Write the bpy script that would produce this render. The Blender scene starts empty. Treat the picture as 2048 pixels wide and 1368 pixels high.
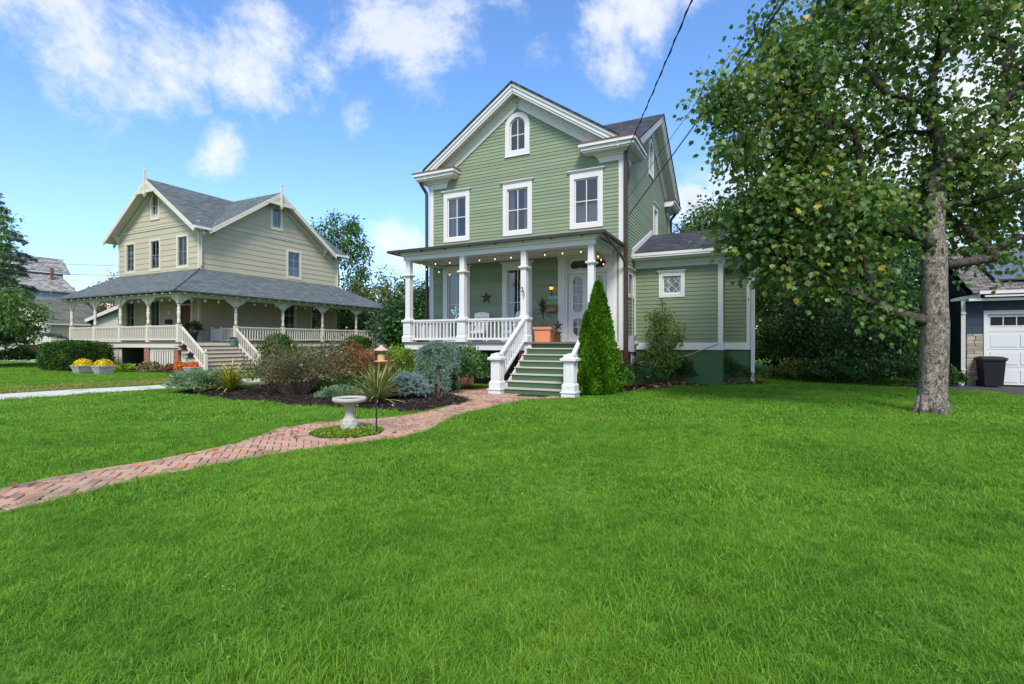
import bpy, bmesh, math, random
import numpy as np
from mathutils import Vector, Matrix
R = math.radians
random.seed(7)
rng = np.random.default_rng(7)
scene = bpy.context.scene
col = scene.collection

# ------------------------------------------------------------------ camera, sky, sun, exposure
CAM_H = 1.55
cd = bpy.data.cameras.new('camera'); cd.sensor_width = 36.0; cd.lens = 36.0*1005/2048; cd.clip_start = .05; cd.clip_end = 2000
cam = bpy.data.objects.new('camera', cd); col.objects.link(cam)
cam.location = (0, 0, CAM_H); cam.rotation_euler = (R(90), 0, 0); scene.camera = cam

SUN_DIR = Vector((.04, -.93, 1.05)).normalized()
world = bpy.data.worlds.new('World'); scene.world = world; world.use_nodes = True
sl = bpy.data.lights.new('sun', 'SUN'); sl.energy = 1.9; sl.angle = R(18); sl.color = (1.0, .94, .85)
so = bpy.data.objects.new('sun', sl); col.objects.link(so)
so.rotation_euler = SUN_DIR.to_track_quat('Z', 'Y').to_euler(); so.location = (-20, -30, 40)
scene.view_settings.view_transform = 'Standard'; scene.view_settings.look = 'None'
scene.view_settings.gamma = 1; scene.view_settings.exposure = 1.18
scene.view_settings.use_curve_mapping = False
scene.cycles.use_denoising = True
scene.cycles.max_bounces = 6; scene.cycles.transparent_max_bounces = 12
scene.cycles.sample_clamp_indirect = 6


class NT:
    """tiny node-tree helper"""
    def __init__(s, tree): s.t = tree; tree.nodes.clear()
    def n(s, typ, **kw):
        nd = s.t.nodes.new(typ)
        for k, v in kw.items():
            if k.startswith('i_'): nd.inputs[k[2:].replace('_', ' ')].default_value = v
            else: setattr(nd, k, v)
        return nd
    def l(s, a, b): s.t.links.new(a, b)
    def math(s, op, a, b=None, c=None, clamp=False):
        nd = s.t.nodes.new('ShaderNodeMath'); nd.operation = op; nd.use_clamp = clamp
        for i, x in enumerate((a, b, c)):
            if x is None: continue
            if isinstance(x, (int, float)): nd.inputs[i].default_value = x
            else: s.l(x, nd.inputs[i])
        return nd.outputs[0]
    def vmath(s, op, a, b=None, scale=None):
        nd = s.t.nodes.new('ShaderNodeVectorMath'); nd.operation = op
        for i, x in enumerate((a, b)):
            if x is None: continue
            if isinstance(x, (tuple, list)): nd.inputs[i].default_value = x
            else: s.l(x, nd.inputs[i])
        if scale is not None:
            if isinstance(scale, (int, float)): nd.inputs['Scale'].default_value = scale
            else: s.l(scale, nd.inputs['Scale'])
        return nd.outputs['Value'] if op in ('LENGTH', 'DISTANCE', 'DOT_PRODUCT') else nd.outputs['Vector']
    def mix(s, fac, a, b, blend='MIX'):
        nd = s.t.nodes.new('ShaderNodeMix'); nd.data_type = 'RGBA'; nd.blend_type = blend
        for sock, x in ((nd.inputs[0], fac), (nd.inputs[6], a), (nd.inputs[7], b)):
            if isinstance(x, (int, float)): sock.default_value = x
            elif isinstance(x, (tuple, list)): sock.default_value = tuple(x)+(1,) if len(x) == 3 else x
            else: s.l(x, sock)
        return nd.outputs[2]
    def noise(s, vec=None, scale=5, detail=3, rough=.55, dist=0.0):
        nd = s.n('ShaderNodeTexNoise'); nd.inputs['Scale'].default_value = scale
        nd.inputs['Detail'].default_value = detail; nd.inputs['Roughness'].default_value = rough
        nd.inputs['Distortion'].default_value = dist
        if vec is not None: s.l(vec, nd.inputs['Vector'])
        return nd.outputs['Fac']
    def ramp(s, fac, stops, interp='LINEAR'):
        nd = s.n('ShaderNodeValToRGB'); nd.color_ramp.interpolation = interp
        el = nd.color_ramp.elements
        while len(el) < len(stops): el.new(.5)
        for e, (p, c) in zip(el, stops):
            e.position = p; e.color = (c, c, c, 1) if isinstance(c, (int, float)) else tuple(c)+(1,)
        s.l(fac, nd.inputs[0]); return nd.outputs['Color']
    def smooth(s, x, a, b):
        nd = s.n('ShaderNodeMapRange', interpolation_type='SMOOTHSTEP')
        nd.inputs['From Min'].default_value = a; nd.inputs['From Max'].default_value = b
        s.l(x, nd.inputs['Value']); return nd.outputs['Result']


# ---- sky: Nishita plus broken fair-weather cloud
t = NT(world.node_tree)
sky = t.n('ShaderNodeTexSky', sky_type='NISHITA'); sky.sun_disc = False
sky.sun_elevation = math.asin(SUN_DIR.z); sky.sun_rotation = math.atan2(SUN_DIR.x, SUN_DIR.y)
sky.air_density = 1.0; sky.dust_density = .35; sky.ozone_density = 2.2; sky.altitude = 0
d = t.vmath('NORMALIZE', t.n('ShaderNodeTexCoord').outputs['Generated'])
sx = t.n('ShaderNodeSeparateXYZ'); t.l(d, sx.inputs[0])
inv = t.math('DIVIDE', 1.0, t.math('ADD', t.math('MAXIMUM', sx.outputs['Z'], 0.0), .22))
cp = t.n('ShaderNodeCombineXYZ'); t.l(t.math('MULTIPLY', sx.outputs['X'], inv), cp.inputs[0]); t.l(t.math('MULTIPLY', sx.outputs['Y'], inv), cp.inputs[1])
warp = t.n('ShaderNodeTexNoise'); warp.inputs['Scale'].default_value = 2.2; warp.inputs['Detail'].default_value = 3
t.l(d, warp.inputs['Vector'])
wv = t.vmath('SCALE', t.vmath('SUBTRACT', warp.outputs['Color'], (.5, .5, .5)), scale=.15)
dw = t.vmath('ADD', d, wv)
n1 = t.noise(dw, 6.5, 10, .67)
n2 = t.noise(t.vmath('ADD', cp.outputs[0], (3.1, 7.7, 0)), 1.5, 5, .55)
acc = None
for (X, Z, r, g) in [(-.86, .61, .22, .40), (-.70, .52, .12, .38), (-1.02, .58, .16, .28), (-.50, .57, .18, .39), (-.40, .50, .15, .36), (-.28, .45, .09, .34), (-.17, .64, .20, .42), (-.16, .56, .10, .39), (-.02, .66, .12, .32),
                     (.20, .59, .12, .44), (.27, .66, .13, .45), (.36, .73, .12, .42), (.06, .55, .08, .30), (-.555, .37, .085, .40), (-.60, .335, .06, .36), (-.50, .385, .06, .26), (-.23, .19, .10, .36), (-.31, .155, .08, .30), (-.05, .12, .12, .16),
                     (.36, .28, .10, .30), (.55, .25, .28, .46), (.9, .45, .36, .46), (1.5, .5, .45, .4), (-1.75, .42, .32, .36), (-2.6, .2, .3, .3)]:
    c = Vector((X, 1, Z)).normalized()
    k = t.math('SUBTRACT', 1.0, t.smooth(t.vmath('DISTANCE', dw, tuple(c)), r*.15, r*1.25))
    k = t.math('MULTIPLY', k, g)
    acc = k if acc is None else t.math('MAXIMUM', acc, k)
over = t.smooth(sx.outputs['Z'], .60, .85)          # unseen overhead cloud added to whiten the fill, matching soft light on the houses
behind = t.smooth(sx.outputs['Y'], .25, -.25)  # unseen cloud behind the camera, added for the same whiter fill
acc = t.math('MAXIMUM', acc, t.math('MULTIPLY', t.math('MAXIMUM', over, behind), .36))
val = t.math('ADD', t.math('MULTIPLY', n1, .88), acc)
val = t.math('ADD', val, t.math('MULTIPLY', t.math('SUBTRACT', n2, .5), .22))
mask = t.smooth(val, .66, .95)
mask = t.math('MULTIPLY', mask, .94)
thick = t.smooth(val, .80, 1.05)
cloud = t.mix(t.math('MULTIPLY', thick, t.smooth(t.noise(d, 2.3, 4), .40, .66)), (4.9, 5.05, 5.25), (3.2, 3.45, 3.85))
hz = t.smooth(sx.outputs['Z'], .42, -.02)
skyc = t.mix(1.0, sky.outputs[0], (.92, 1.10, 1.30), 'MULTIPLY')
hs = t.n('ShaderNodeHueSaturation'); hs.inputs['Saturation'].default_value = 1.04; hs.inputs['Value'].default_value = 1.08
t.l(skyc, hs.inputs['Color'])
skyc = t.mix(t.math('MULTIPLY', hz, .42), hs.outputs[0], (3.0, 4.15, 5.2))
fin = t.mix(mask, skyc, cloud)
bg = t.n('ShaderNodeBackground'); bg.inputs['Strength'].default_value = .092
t.l(fin, bg.inputs['Color']); wo = t.n('ShaderNodeOutputWorld'); t.l(bg.outputs[0], wo.inputs['Surface'])

# ------------------------------------------------------------------ materials
MATS = {}
def newmat(name):
    m = bpy.data.materials.new(name); m.use_nodes = True; MATS[name] = m
    return m, NT(m.node_tree)
def finish(t, colr, rough=.6, bump=None, bstr=.3, bdist=.01, spec=.4, metal=0, normal=None, emit=None, estr=0):
    p = t.n('ShaderNodeBsdfPrincipled'); o = t.n('ShaderNodeOutputMaterial')
    if isinstance(colr, (tuple, list)): p.inputs['Base Color'].default_value = tuple(colr)+(1,)
    else: t.l(colr, p.inputs['Base Color'])
    if isinstance(rough, (int, float)): p.inputs['Roughness'].default_value = rough
    else: t.l(rough, p.inputs['Roughness'])
    p.inputs['Specular IOR Level'].default_value = spec; p.inputs['Metallic'].default_value = metal
    if bump is not None:
        b = t.n('ShaderNodeBump'); b.inputs['Strength'].default_value = bstr; b.inputs['Distance'].default_value = bdist
        t.l(bump, b.inputs['Height']); t.l(b.outputs[0], p.inputs['Normal'])
    if emit: p.inputs['Emission Color'].default_value = tuple(emit)+(1,); p.inputs['Emission Strength'].default_value = estr
    t.l(p.outputs[0], o.inputs['Surface']); return p
def rndval(t):
    """per-piece random: object random plus the joined pieces' own value"""
    oi = t.n('ShaderNodeObjectInfo'); at = t.n('ShaderNodeAttribute', attribute_name='rnd')
    return t.math('FRACT', t.math('ADD', oi.outputs['Random'], at.outputs['Fac']))
def paint(name, c, rough=.5, var=.10, dirt=.12, dirtc=(.16, .14, .10), spec=.35, grain=(2, 2, 14)):
    m, t = newmat(name); tc = t.n('ShaderNodeTexCoord').outputs['Object']
    mp = t.n('ShaderNodeMapping'); mp.inputs['Scale'].default_value = grain; t.l(tc, mp.inputs['Vector'])
    n = t.noise(mp.outputs[0], 2.0, 5, .6); big = t.noise(tc, .55, 4, .6)
    r = rndval(t)
    f = t.math('ADD', t.math('MULTIPLY', t.math('SUBTRACT', r, .5), var), t.math('MULTIPLY', t.math('SUBTRACT', n, .5), .14))
    k = t.math('ADD', 1.0, t.math('ADD', f, t.math('MULTIPLY', t.math('SUBTRACT', big, .5), .16)))
    colr = t.mix(1.0, c, k, 'MULTIPLY')
    colr = t.mix(t.math('MULTIPLY', t.smooth(t.noise(tc, 1.7, 6, .65), .54, .78), dirt), colr, dirtc)
    finish(t, colr, t.math('ADD', rough, t.math('MULTIPLY', n, .15)), n, .12, .006, spec); return m
def leafmat(name, stops, trans=.34, rough=.5, spec=.3):
    m, t = newmat(name)
    at = t.n('ShaderNodeAttribute', attribute_name='rnd').outputs['Fac']
    oi = t.n('ShaderNodeObjectInfo').outputs['Random']
    tc = t.n('ShaderNodeTexCoord').outputs['Object']
    v = t.math('ADD', at, t.math('MULTIPLY', t.math('SUBTRACT', t.noise(tc, 1.3, 3), .5), .5), clamp=True)
    c = t.ramp(v, stops)
    p = t.n('ShaderNodeBsdfPrincipled'); t.l(c, p.inputs['Base Color']); p.inputs['Roughness'].default_value = rough
    p.inputs['Specular IOR Level'].default_value = spec
    tr = t.n('ShaderNodeBsdfTranslucent'); t.l(t.mix(1.0, c, (1.25, 1.3, .7), 'MULTIPLY'), tr.inputs['Color'])
    mx = t.n('ShaderNodeMixShader'); mx.inputs[0].default_value = trans
    o = t.n('ShaderNodeOutputMaterial'); t.l(p.outputs[0], mx.inputs[1]); t.l(tr.outputs[0], mx.inputs[2]); t.l(mx.outputs[0], o.inputs[0])
    return m
def shingle(name, c0, c1, c2, cw=.33, ch=.145, rough=.85, patch=.25):
    m, t = newmat(name); uv = t.n('ShaderNodeUVMap').outputs['UV']
    b = t.n('ShaderNodeTexBrick', offset=.5, squash=1.0); t.l(uv, b.inputs['Vector'])
    b.inputs['Scale'].default_value = 1; b.inputs['Brick Width'].default_value = cw; b.inputs['Row Height'].default_value = ch
    b.inputs['Mortar Size'].default_value = .012; b.inputs['Mortar Smooth'].default_value = .3; b.inputs['Bias'].default_value = 0
    b.inputs['Color1'].default_value = (0, 0, 0, 1); b.inputs['Color2'].default_value = (1, 1, 1, 1); b.inputs['Mortar'].default_value = (.5, .5, .5, 1)
    pn = t.noise(uv, 1.1, 5, .65); fn = t.noise(uv, 60, 2)
    v = t.math('ADD', t.math('MULTIPLY', b.outputs['Color'], .62), t.math('MULTIPLY', pn, .4))
    c = t.ramp(v, [(.1, c0), (.45, c1), (.9, c2)])
    c = t.mix(b.outputs['Fac'], c, tuple(x*.35 for x in c0))
    c = t.mix(1.0, c, t.math('ADD', .8, t.math('MULTIPLY', fn, .4)), 'MULTIPLY')
    sv = t.n('ShaderNodeSeparateXYZ'); t.l(uv, sv.inputs[0])
    lap = t.math('SUBTRACT', 1.0, t.math('FRACT', t.math('DIVIDE', sv.outputs['Y'], ch)))
    h = t.math('ADD', t.math('MULTIPLY', lap, .9), t.math('MULTIPLY', t.math('SUBTRACT', 1.0, b.outputs['Fac']), .4))
    h = t.math('ADD', h, t.math('MULTIPLY', b.outputs['Color'], .25))
    finish(t, c, rough, h, .8, .016, .2); return m
def brickmat(name):
    m, t = newmat(name); uv = t.n('ShaderNodeUVMap').outputs['UV']
    b = t.n('ShaderNodeTexBrick', offset=.5); t.l(uv, b.inputs['Vector'])
    b.inputs['Scale'].default_value = 1; b.inputs['Brick Width'].default_value = .215; b.inputs['Row Height'].default_value = .075
    b.inputs['Mortar Size'].default_value = .008; b.inputs['Color1'].default_value = (.26, .075, .045, 1); b.inputs['Color2'].default_value = (.38, .13, .08, 1)
    b.inputs['Mortar'].default_value = (.34, .29, .25, 1)
    c = t.mix(.35, b.outputs['Color'], t.ramp(t.noise(uv, 7, 5), [(.3, (.16, .05, .035)), (.7, (.5, .24, .16))]))
    finish(t, c, .85, t.math('SUBTRACT', 1.0, b.outputs['Fac']), .6, .012, .2); return m

paint('green_siding', (.215, .270, .172), .5, .20, .16)
paint('green_annex', (.19, .243, .153), .5, .10, .10)
paint('white_trim', (.66, .655, .65), .42, .04, .10, (.42, .40, .36))
paint('dark_green', (.052, .125, .052), .5, .16, .25, (.11, .15, .09))
paint('cream_siding', (.455, .415, .295), .6, .05, .22, (.36, .35, .25), grain=(3, 3, 3))
paint('cream_trim', (.62, .575, .475), .5, .05, .10, (.42, .38, .3))
paint('navy_siding', (.022, .042, .068), .5, .16, .15, (.03, .04, .05))
paint('vinyl_siding', (.62, .60, .52), .5, .05, .12)
paint('brown_metal', (.075, .045, .034), .4, .06, .3, (.14, .10, .08), spec=.5)
paint('black_metal', (.015, .015, .016), .45, .05, .2, (.04, .035, .03), spec=.5)
paint('dark_gutter', (.035, .033, .035), .4, .05, .3, (.20, .11, .07), spec=.5)
paint('rust_metal', (.20, .095, .055), .6, .05, .5, (.07, .045, .04))
paint('grey_metal', (.34, .38, .40), .4, .05, .2, (.2, .2, .2), spec=.5)
paint('porch_deck', (.17, .12, .10), .6, .2, .3, (.08, .06, .05))
paint('tread_wood', (.46, .40, .37), .65, .15, .45, (.24, .17, .14))
paint('porch_ceiling', (.62, .63, .60), .5, .03, .05)
paint('terracotta', (.66, .255, .135), .7, .04, .12, (.5, .26, .17), grain=(4, 4, 4))
paint('brass', (.30, .16, .06), .35, .05, .4, (.10, .05, .025), spec=.6)
paint('star_iron', (.085, .055, .04), .5, .05, .4, (.04, .035, .03))
paint('teal_paint', (.22, .50, .48), .5, .03, .25, (.42, .6, .58))
paint('bin_plastic', (.008, .009, .012), .55, .04, .1, (.02, .02, .02), spec=.3)
paint('concrete', (.40, .385, .34), .85, .06, .42, (.30, .29, .25), grain=(5, 5, 5))
paint('planter_stone', (.36, .36, .34), .85, .06, .5, (.2, .2, .19), grain=(5, 5, 5))
paint('copper_roof', (.55, .36, .30), .45, .03, .3, (.36, .24, .2))
paint('seed', (.55, .36, .13), .8, .03, .5, (.3, .18, .06), grain=(40, 40, 40))
paint('teal_glaze', (.09, .22, .19), .25, .04, .2, (.05, .12, .1), spec=.6)
paint('yellow_fabric', (.55, .33, .02), .8, .05, .1)
paint('mauve_fabric', (.22, .14, .16), .8, .05, .1)
paint('brown_wood', (.13, .055, .03), .45, .05, .3, (.05, .025, .015))
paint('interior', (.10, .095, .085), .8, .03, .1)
paint('curtain', (.42, .42, .42), .85, .03, .05)
paint('stone_veneer', (.40, .345, .28), .85, .45, .25, (.26, .20, .16), grain=(4, 4, 10))
paint('plastic_pot', (.05, .045, .05), .4, .05, .2)
paint('garage_white', (.60, .61, .62), .4, .03, .05, (.5, .5, .5))
shingle('roof_blue', (.075, .092, .097), (.110, .134, .140), (.165, .192, .196))
shingle('roof_dark', (.020, .021, .027), (.048, .051, .062), (.088, .092, .108), .30, .14)
shingle('roof_brown', (.06, .052, .048), (.15, .135, .125), (.27, .25, .23), .28, .14)
shingle('roof_slate', (.14, .13, .13), (.27, .255, .25), (.43, .41, .39), .30, .22)
shingle('roof_olive', (.075, .085, .07), (.125, .135, .11), (.17, .18, .15), .9, .15)
brickmat('red_brick')

m, t = newmat('glass'); lw = t.n('ShaderNodeLayerWeight'); lw.inputs['Blend'].default_value = .32
tp = t.n('ShaderNodeBsdfTransparent'); tp.inputs['Color'].default_value = (.70, .74, .76, 1)
gl = t.n('ShaderNodeBsdfGlossy'); gl.inputs['Roughness'].default_value = .03; gl.inputs['Color'].default_value = (.9, .93, .95, 1)
bn = t.n('ShaderNodeBump'); bn.inputs['Strength'].default_value = .05; bn.inputs['Distance'].default_value = .05
t.l(t.noise(t.n('ShaderNodeTexCoord').outputs['Object'], 2.2, 2), bn.inputs['Height']); t.l(bn.outputs[0], gl.inputs['Normal'])
mx = t.n('ShaderNodeMixShader'); t.l(t.math('ADD', t.math('MULTIPLY', lw.outputs['Fresnel'], .85), .08), mx.inputs[0])
t.l(tp.outputs[0], mx.inputs[1]); t.l(gl.outputs[0], mx.inputs[2]); o = t.n('ShaderNodeOutputMaterial'); t.l(mx.outputs[0], o.inputs[0])
m, t = newmat('solar_cell'); uv = t.n('ShaderNodeUVMap').outputs['UV']
b = t.n('ShaderNodeTexBrick', offset=0.0); t.l(uv, b.inputs['Vector']); b.inputs['Scale'].default_value = 1; b.inputs['Brick Width'].default_value = .165; b.inputs['Row Height'].default_value = .165; b.inputs['Mortar Size'].default_value = .005
b.inputs['Color1'].default_value = (.09, .10, .14, 1); b.inputs['Color2'].default_value = (.11, .12, .165, 1); b.inputs['Mortar'].default_value = (.16, .17, .2, 1)
finish(t, b.outputs['Color'], .22, spec=.8)
m, t = newmat('bulb_glow'); finish(t, (.9, .5, .2), .4, emit=(1.0, .52, .16), estr=1.3)
m, t = newmat('bulb_white'); finish(t, (.85, .85, .82), .2)
m, t = newmat('lantern_glow'); finish(t, (.7, .35, .08), .3, emit=(1.0, .42, .08), estr=.9)

m, t = newmat('bark'); tc = t.n('ShaderNodeTexCoord').outputs['Object']
mp = t.n('ShaderNodeMapping'); mp.inputs['Scale'].default_value = (1, 1, .55); t.l(tc, mp.inputs['Vector'])
fl_ = t.noise(mp.outputs[0], 17, 6, .72, 1.2); nn = t.noise(tc, 34, 5, .7); big = t.noise(tc, 3.2, 4, .6)
c = t.ramp(t.math('ADD', t.math('MULTIPLY', fl_, .75), t.math('MULTIPLY', nn, .3)), [(.41, (.030, .025, .020)), (.48, (.13, .11, .09)), (.54, (.27, .235, .20)), (.62, (.47, .41, .35))])
c = t.mix(t.math('MULTIPLY', t.smooth(big, .5, .68), .5), c, (.17, .165, .125))
finish(t, c, .9, t.math('ADD', fl_, t.math('MULTIPLY', nn, .4)), 1.0, .05, .1)
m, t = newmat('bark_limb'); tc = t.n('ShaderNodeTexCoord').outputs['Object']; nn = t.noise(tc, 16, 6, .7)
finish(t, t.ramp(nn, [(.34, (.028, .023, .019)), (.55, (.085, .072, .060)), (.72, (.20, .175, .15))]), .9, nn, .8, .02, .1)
m, t = newmat('bark_dark'); tc = t.n('ShaderNodeTexCoord').outputs['Object']; nn = t.noise(tc, 9, 5, .65)
finish(t, t.ramp(nn, [(.3, (.02, .017, .013)), (.7, (.085, .07, .055))]), .9, nn, .8, .02, .1)
m, t = newmat('twig_grey'); tc = t.n('ShaderNodeTexCoord').outputs['Object']; nn = t.noise(tc, 12, 4)
finish(t, t.ramp(nn, [(.3, (.06, .045, .035)), (.7, (.20, .16, .13))]), .9, nn, .5, .01, .1)

leafmat('leaf_maple', [(0, (.034, .085, .020)), (.40, (.084, .165, .037)), (.72, (.165, .265, .058)), (.90, (.34, .36, .08)), (1, (.62, .44, .06))], .45, .42, .4)
leafmat('leaf_dark', [(0, (0.017, 0.051, 0.017)), (.5, (0.037, 0.099, 0.031)), (1, (0.085, 0.178, 0.048))], .22, .45, .35)
leafmat('leaf_mid', [(0, (0.035, 0.091, 0.025)), (.5, (0.070, 0.161, 0.042)), (1, (0.166, 0.263, 0.061))], .3)
leafmat('leaf_left', [(0, (.045, .11, .03)), (.5, (.105, .215, .05)), (1, (.21, .33, .08))], .38)
leafmat('leaf_clover', [(0, (.06, .18, .018)), (.6, (.10, .27, .026)), (1, (.20, .38, .05))], .3)
leafmat('leaf_olive', [(0, (0.045, 0.075, 0.024)), (.5, (0.112, 0.150, 0.042)), (1, (0.255, 0.240, 0.060))], .3)
leafmat('leaf_young', [(0, (.07, .135, .025)), (.5, (.15, .245, .05)), (1, (.30, .38, .09))], .4)
leafmat('leaf_lime', [(0, (0.062, 0.125, 0.015)), (.5, (0.163, 0.275, 0.025)), (1, (0.338, 0.413, 0.037))], .34)
leafmat('leaf_arb', [(0, (.028, .085, .006)), (.5, (.075, .205, .010)), (1, (.17, .35, .022))], .3, .6, .15)
leafmat('leaf_round', [(0, (.028, .075, .022)), (.5, (.075, .175, .055)), (1, (.18, .32, .12))], .25, .4, .4)
leafmat('leaf_hedge', [(0, (0.016, 0.047, 0.009)), (.5, (0.041, 0.101, 0.016)), (1, (0.101, 0.203, 0.024))], .2, .6, .2)
leafmat('leaf_russet', [(0, (.13, .045, .02)), (.4, (.27, .095, .04)), (.75, (.32, .16, .06)), (1, (.22, .20, .05))], .3)
leafmat('leaf_rose', [(0, (.05, .08, .03)), (.5, (.115, .14, .05)), (.85, (.21, .18, .09)), (1, (.28, .17, .09))], .3)
leafmat('leaf_juniper', [(0, (.07, .13, .07)), (.5, (.155, .255, .135)), (1, (.30, .38, .22))], .2, .7, .15)
leafmat('needle_blue', [(0, (.075, .125, .12)), (.5, (.17, .255, .245)), (1, (.32, .42, .40))], .12, .65, .2)
leafmat('needle_weep', [(0, (.07, .13, .095)), (.5, (.16, .26, .205)), (1, (.32, .42, .36))], .12, .65, .2)
leafmat('needle_cedar', [(0, (.13, .18, .155)), (.5, (.25, .33, .29)), (1, (.40, .48, .43))], .18, .65, .15)
leafmat('needle_green', [(0, (0.022, 0.054, 0.021)), (.5, (0.053, 0.105, 0.039)), (1, (0.112, 0.173, 0.060))], .15, .65, .2)
leafmat('leaf_orange', [(0, (.30, .08, .02)), (.5, (.42, .13, .03)), (1, (.5, .22, .05))], .3)
leafmat('petal_yellow', [(0, (.55, .33, .005)), (.5, (.75, .52, .01)), (1, (.85, .66, .03))], .2, .6)
leafmat('petal_orange', [(0, (.42, .06, .008)), (.5, (.62, .13, .01)), (1, (.75, .22, .02))], .2, .6)
leafmat('petal_maroon', [(0, (.12, .008, .01)), (1, (.28, .03, .03))], .2, .6)
leafmat('petal_pink', [(0, (.62, .10, .12)), (.5, (.75, .28, .24)), (1, (.8, .5, .4))], .25, .6)
leafmat('petal_white', [(0, (.7, .68, .6)), (1, (.8, .78, .74))], .25, .6)
leafmat('sedum', [(0, (.25, .10, .09)), (1, (.42, .2, .17))], .1, .7)
leafmat('litter', [(0, (.16, .07, .035)), (.5, (.34, .17, .09)), (1, (.52, .33, .2))], .15, .7, .2)
leafmat('mulch_chip', [(0, (.016, .012, .010)), (.6, (.045, .034, .029)), (1, (.16, .12, .10))], 0, .9, .1)

def yuccamat(name, ce, cc):
    m, t = newmat(name); tc = t.n('ShaderNodeTexCoord').outputs['Object']
    sp = t.n('ShaderNodeSeparateXYZ'); t.l(tc, sp.inputs[0])
    e = t.smooth(t.math('ABSOLUTE', sp.outputs['X']), .004, .012)
    r = t.n('ShaderNodeObjectInfo').outputs['Random']
    c = t.mix(e, cc, ce); c = t.mix(1.0, c, t.math('ADD', .72, t.math('MULTIPLY', r, .55)), 'MULTIPLY')
    finish(t, c, .45, spec=.35)
yuccamat('yucca_yellow', (.10, .16, .015), (.62, .52, .04))
yuccamat('yucca_green', (.52, .50, .16), (.06, .125, .035))
yuccamat('dracaena', (.04, .08, .06), (.025, .055, .042))

m, t = newmat('grass_blade')
oi = t.n('ShaderNodeObjectInfo'); at = t.n('ShaderNodeAttribute', attribute_name='rnd').outputs['Fac']
pn = t.noise(oi.outputs['Location'], .55, 4, .6); pf = t.noise(oi.outputs['Location'], 3.2, 3, .6)
v = t.math('ADD', t.math('MULTIPLY', pn, .72), t.math('ADD', t.math('MULTIPLY', at, .50), t.math('ADD', t.math('MULTIPLY', pf, .50), -.50)))
c = t.ramp(v, [(.05, (.062, .178, .014)), (.32, (.134, .315, .020)), (.58, (.225, .435, .034)), (.90, (.44, .56, .09))])
c = t.mix(t.smooth(t.math('ADD', at, t.math('MULTIPLY', pn, .3)), 1.08, 1.2), c, (.34, .30, .10))
p = t.n('ShaderNodeBsdfPrincipled'); t.l(c, p.inputs['Base Color']); p.inputs['Roughness'].default_value = .5; p.inputs['Specular IOR Level'].default_value = .25
tr = t.n('ShaderNodeBsdfTranslucent'); t.l(c, tr.inputs['Color']); mx = t.n('ShaderNodeMixShader'); mx.inputs[0].default_value = .35
o = t.n('ShaderNodeOutputMaterial'); t.l(p.outputs[0], mx.inputs[1]); t.l(tr.outputs[0], mx.inputs[2]); t.l(mx.outputs[0], o.inputs[0])
m, t = newmat('grass_dry'); at = t.n('ShaderNodeAttribute', attribute_name='rnd').outputs['Fac']
pn = t.noise(t.n('ShaderNodeObjectInfo').outputs['Location'], .8, 4, .6)
c = t.ramp(t.math('ADD', t.math('MULTIPLY', at, .4), t.math('MULTIPLY', pn, .7)), [(.2, (.08, .17, .02)), (.5, (.20, .21, .04)), (.85, (.40, .33, .12))])
finish(t, c, .6, spec=.2)
m, t = newmat('ground_soil'); tc = t.n('ShaderNodeTexCoord').outputs['Object']
c = t.ramp(t.noise(tc, 2.0, 6, .65), [(.3, (.05, .12, .014)), (.6, (.085, .19, .02)), (.8, (.13, .22, .04))])
finish(t, c, .95, t.noise(tc, 30, 4), .6, .02, .1)
m, t = newmat('mulch'); tc = t.n('ShaderNodeTexCoord').outputs['Object']; nn = t.noise(tc, 38, 5, .7)
finish(t, t.ramp(nn, [(.3, (.012, .009, .008)), (.6, (.034, .026, .022)), (.85, (.10, .075, .062))]), .95, nn, 1, .04, .1)
m, t = newmat('gravel_white'); tc = t.n('ShaderNodeTexCoord').outputs['Object']; vo = t.n('ShaderNodeTexVoronoi'); vo.inputs['Scale'].default_value = 45; t.l(tc, vo.inputs['Vector'])
c = t.mix(t.smooth(t.noise(tc, 1.4, 4), .5, .72), t.ramp(vo.outputs['Color'], [(.2, (.50, .485, .45)), (.8, (.70, .685, .65))]), (.42, .38, .3))
finish(t, c, .9, vo.outputs['Distance'], .8, .02, .2)
m, t = newmat('asphalt'); tc = t.n('ShaderNodeTexCoord').outputs['Object']; nn = t.noise(tc, 60, 4, .7)
finish(t, t.ramp(t.math('ADD', t.math('MULTIPLY', nn, .5), t.math('MULTIPLY', t.noise(tc, 1.2, 4), .5)), [(.3, (.035, .036, .04)), (.7, (.075, .075, .08))]), .85, nn, .5, .01, .25)
m, t = newmat('sand_joint'); tc = t.n('ShaderNodeTexCoord').outputs['Object']
c = t.mix(t.smooth(t.noise(tc, 2.6, 5), .5, .62), (.10, .082, .065), (.085, .11, .035))
finish(t, c, .95, t.noise(tc, 40, 3), .5, .01, .1)
m, t = newmat('path_brick'); tc = t.n('ShaderNodeTexCoord').outputs['Object']
r = rndval(t); ge = t.n('ShaderNodeNewGeometry').outputs['Position']
c = t.ramp(r, [(0, (.26, .155, .11)), (.22, (.40, .235, .165)), (.5, (.48, .30, .215)), (.72, (.42, .28, .205)), (.88, (.33, .235, .18)), (.98, (.54, .22, .105))])
stain = t.smooth(t.noise(ge, 1.25, 6, .65), .49, .66)
c = t.mix(t.math('MULTIPLY', stain, .68), c, (.17, .145, .10))
c = t.mix(t.math('MULTIPLY', t.smooth(t.noise(ge, 18, 5, .7), .52, .75), .35), c, (.56, .42, .34))
finish(t, c, .85, t.noise(ge, 30, 5, .65), .6, .012, .2)

M = MATS

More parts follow.
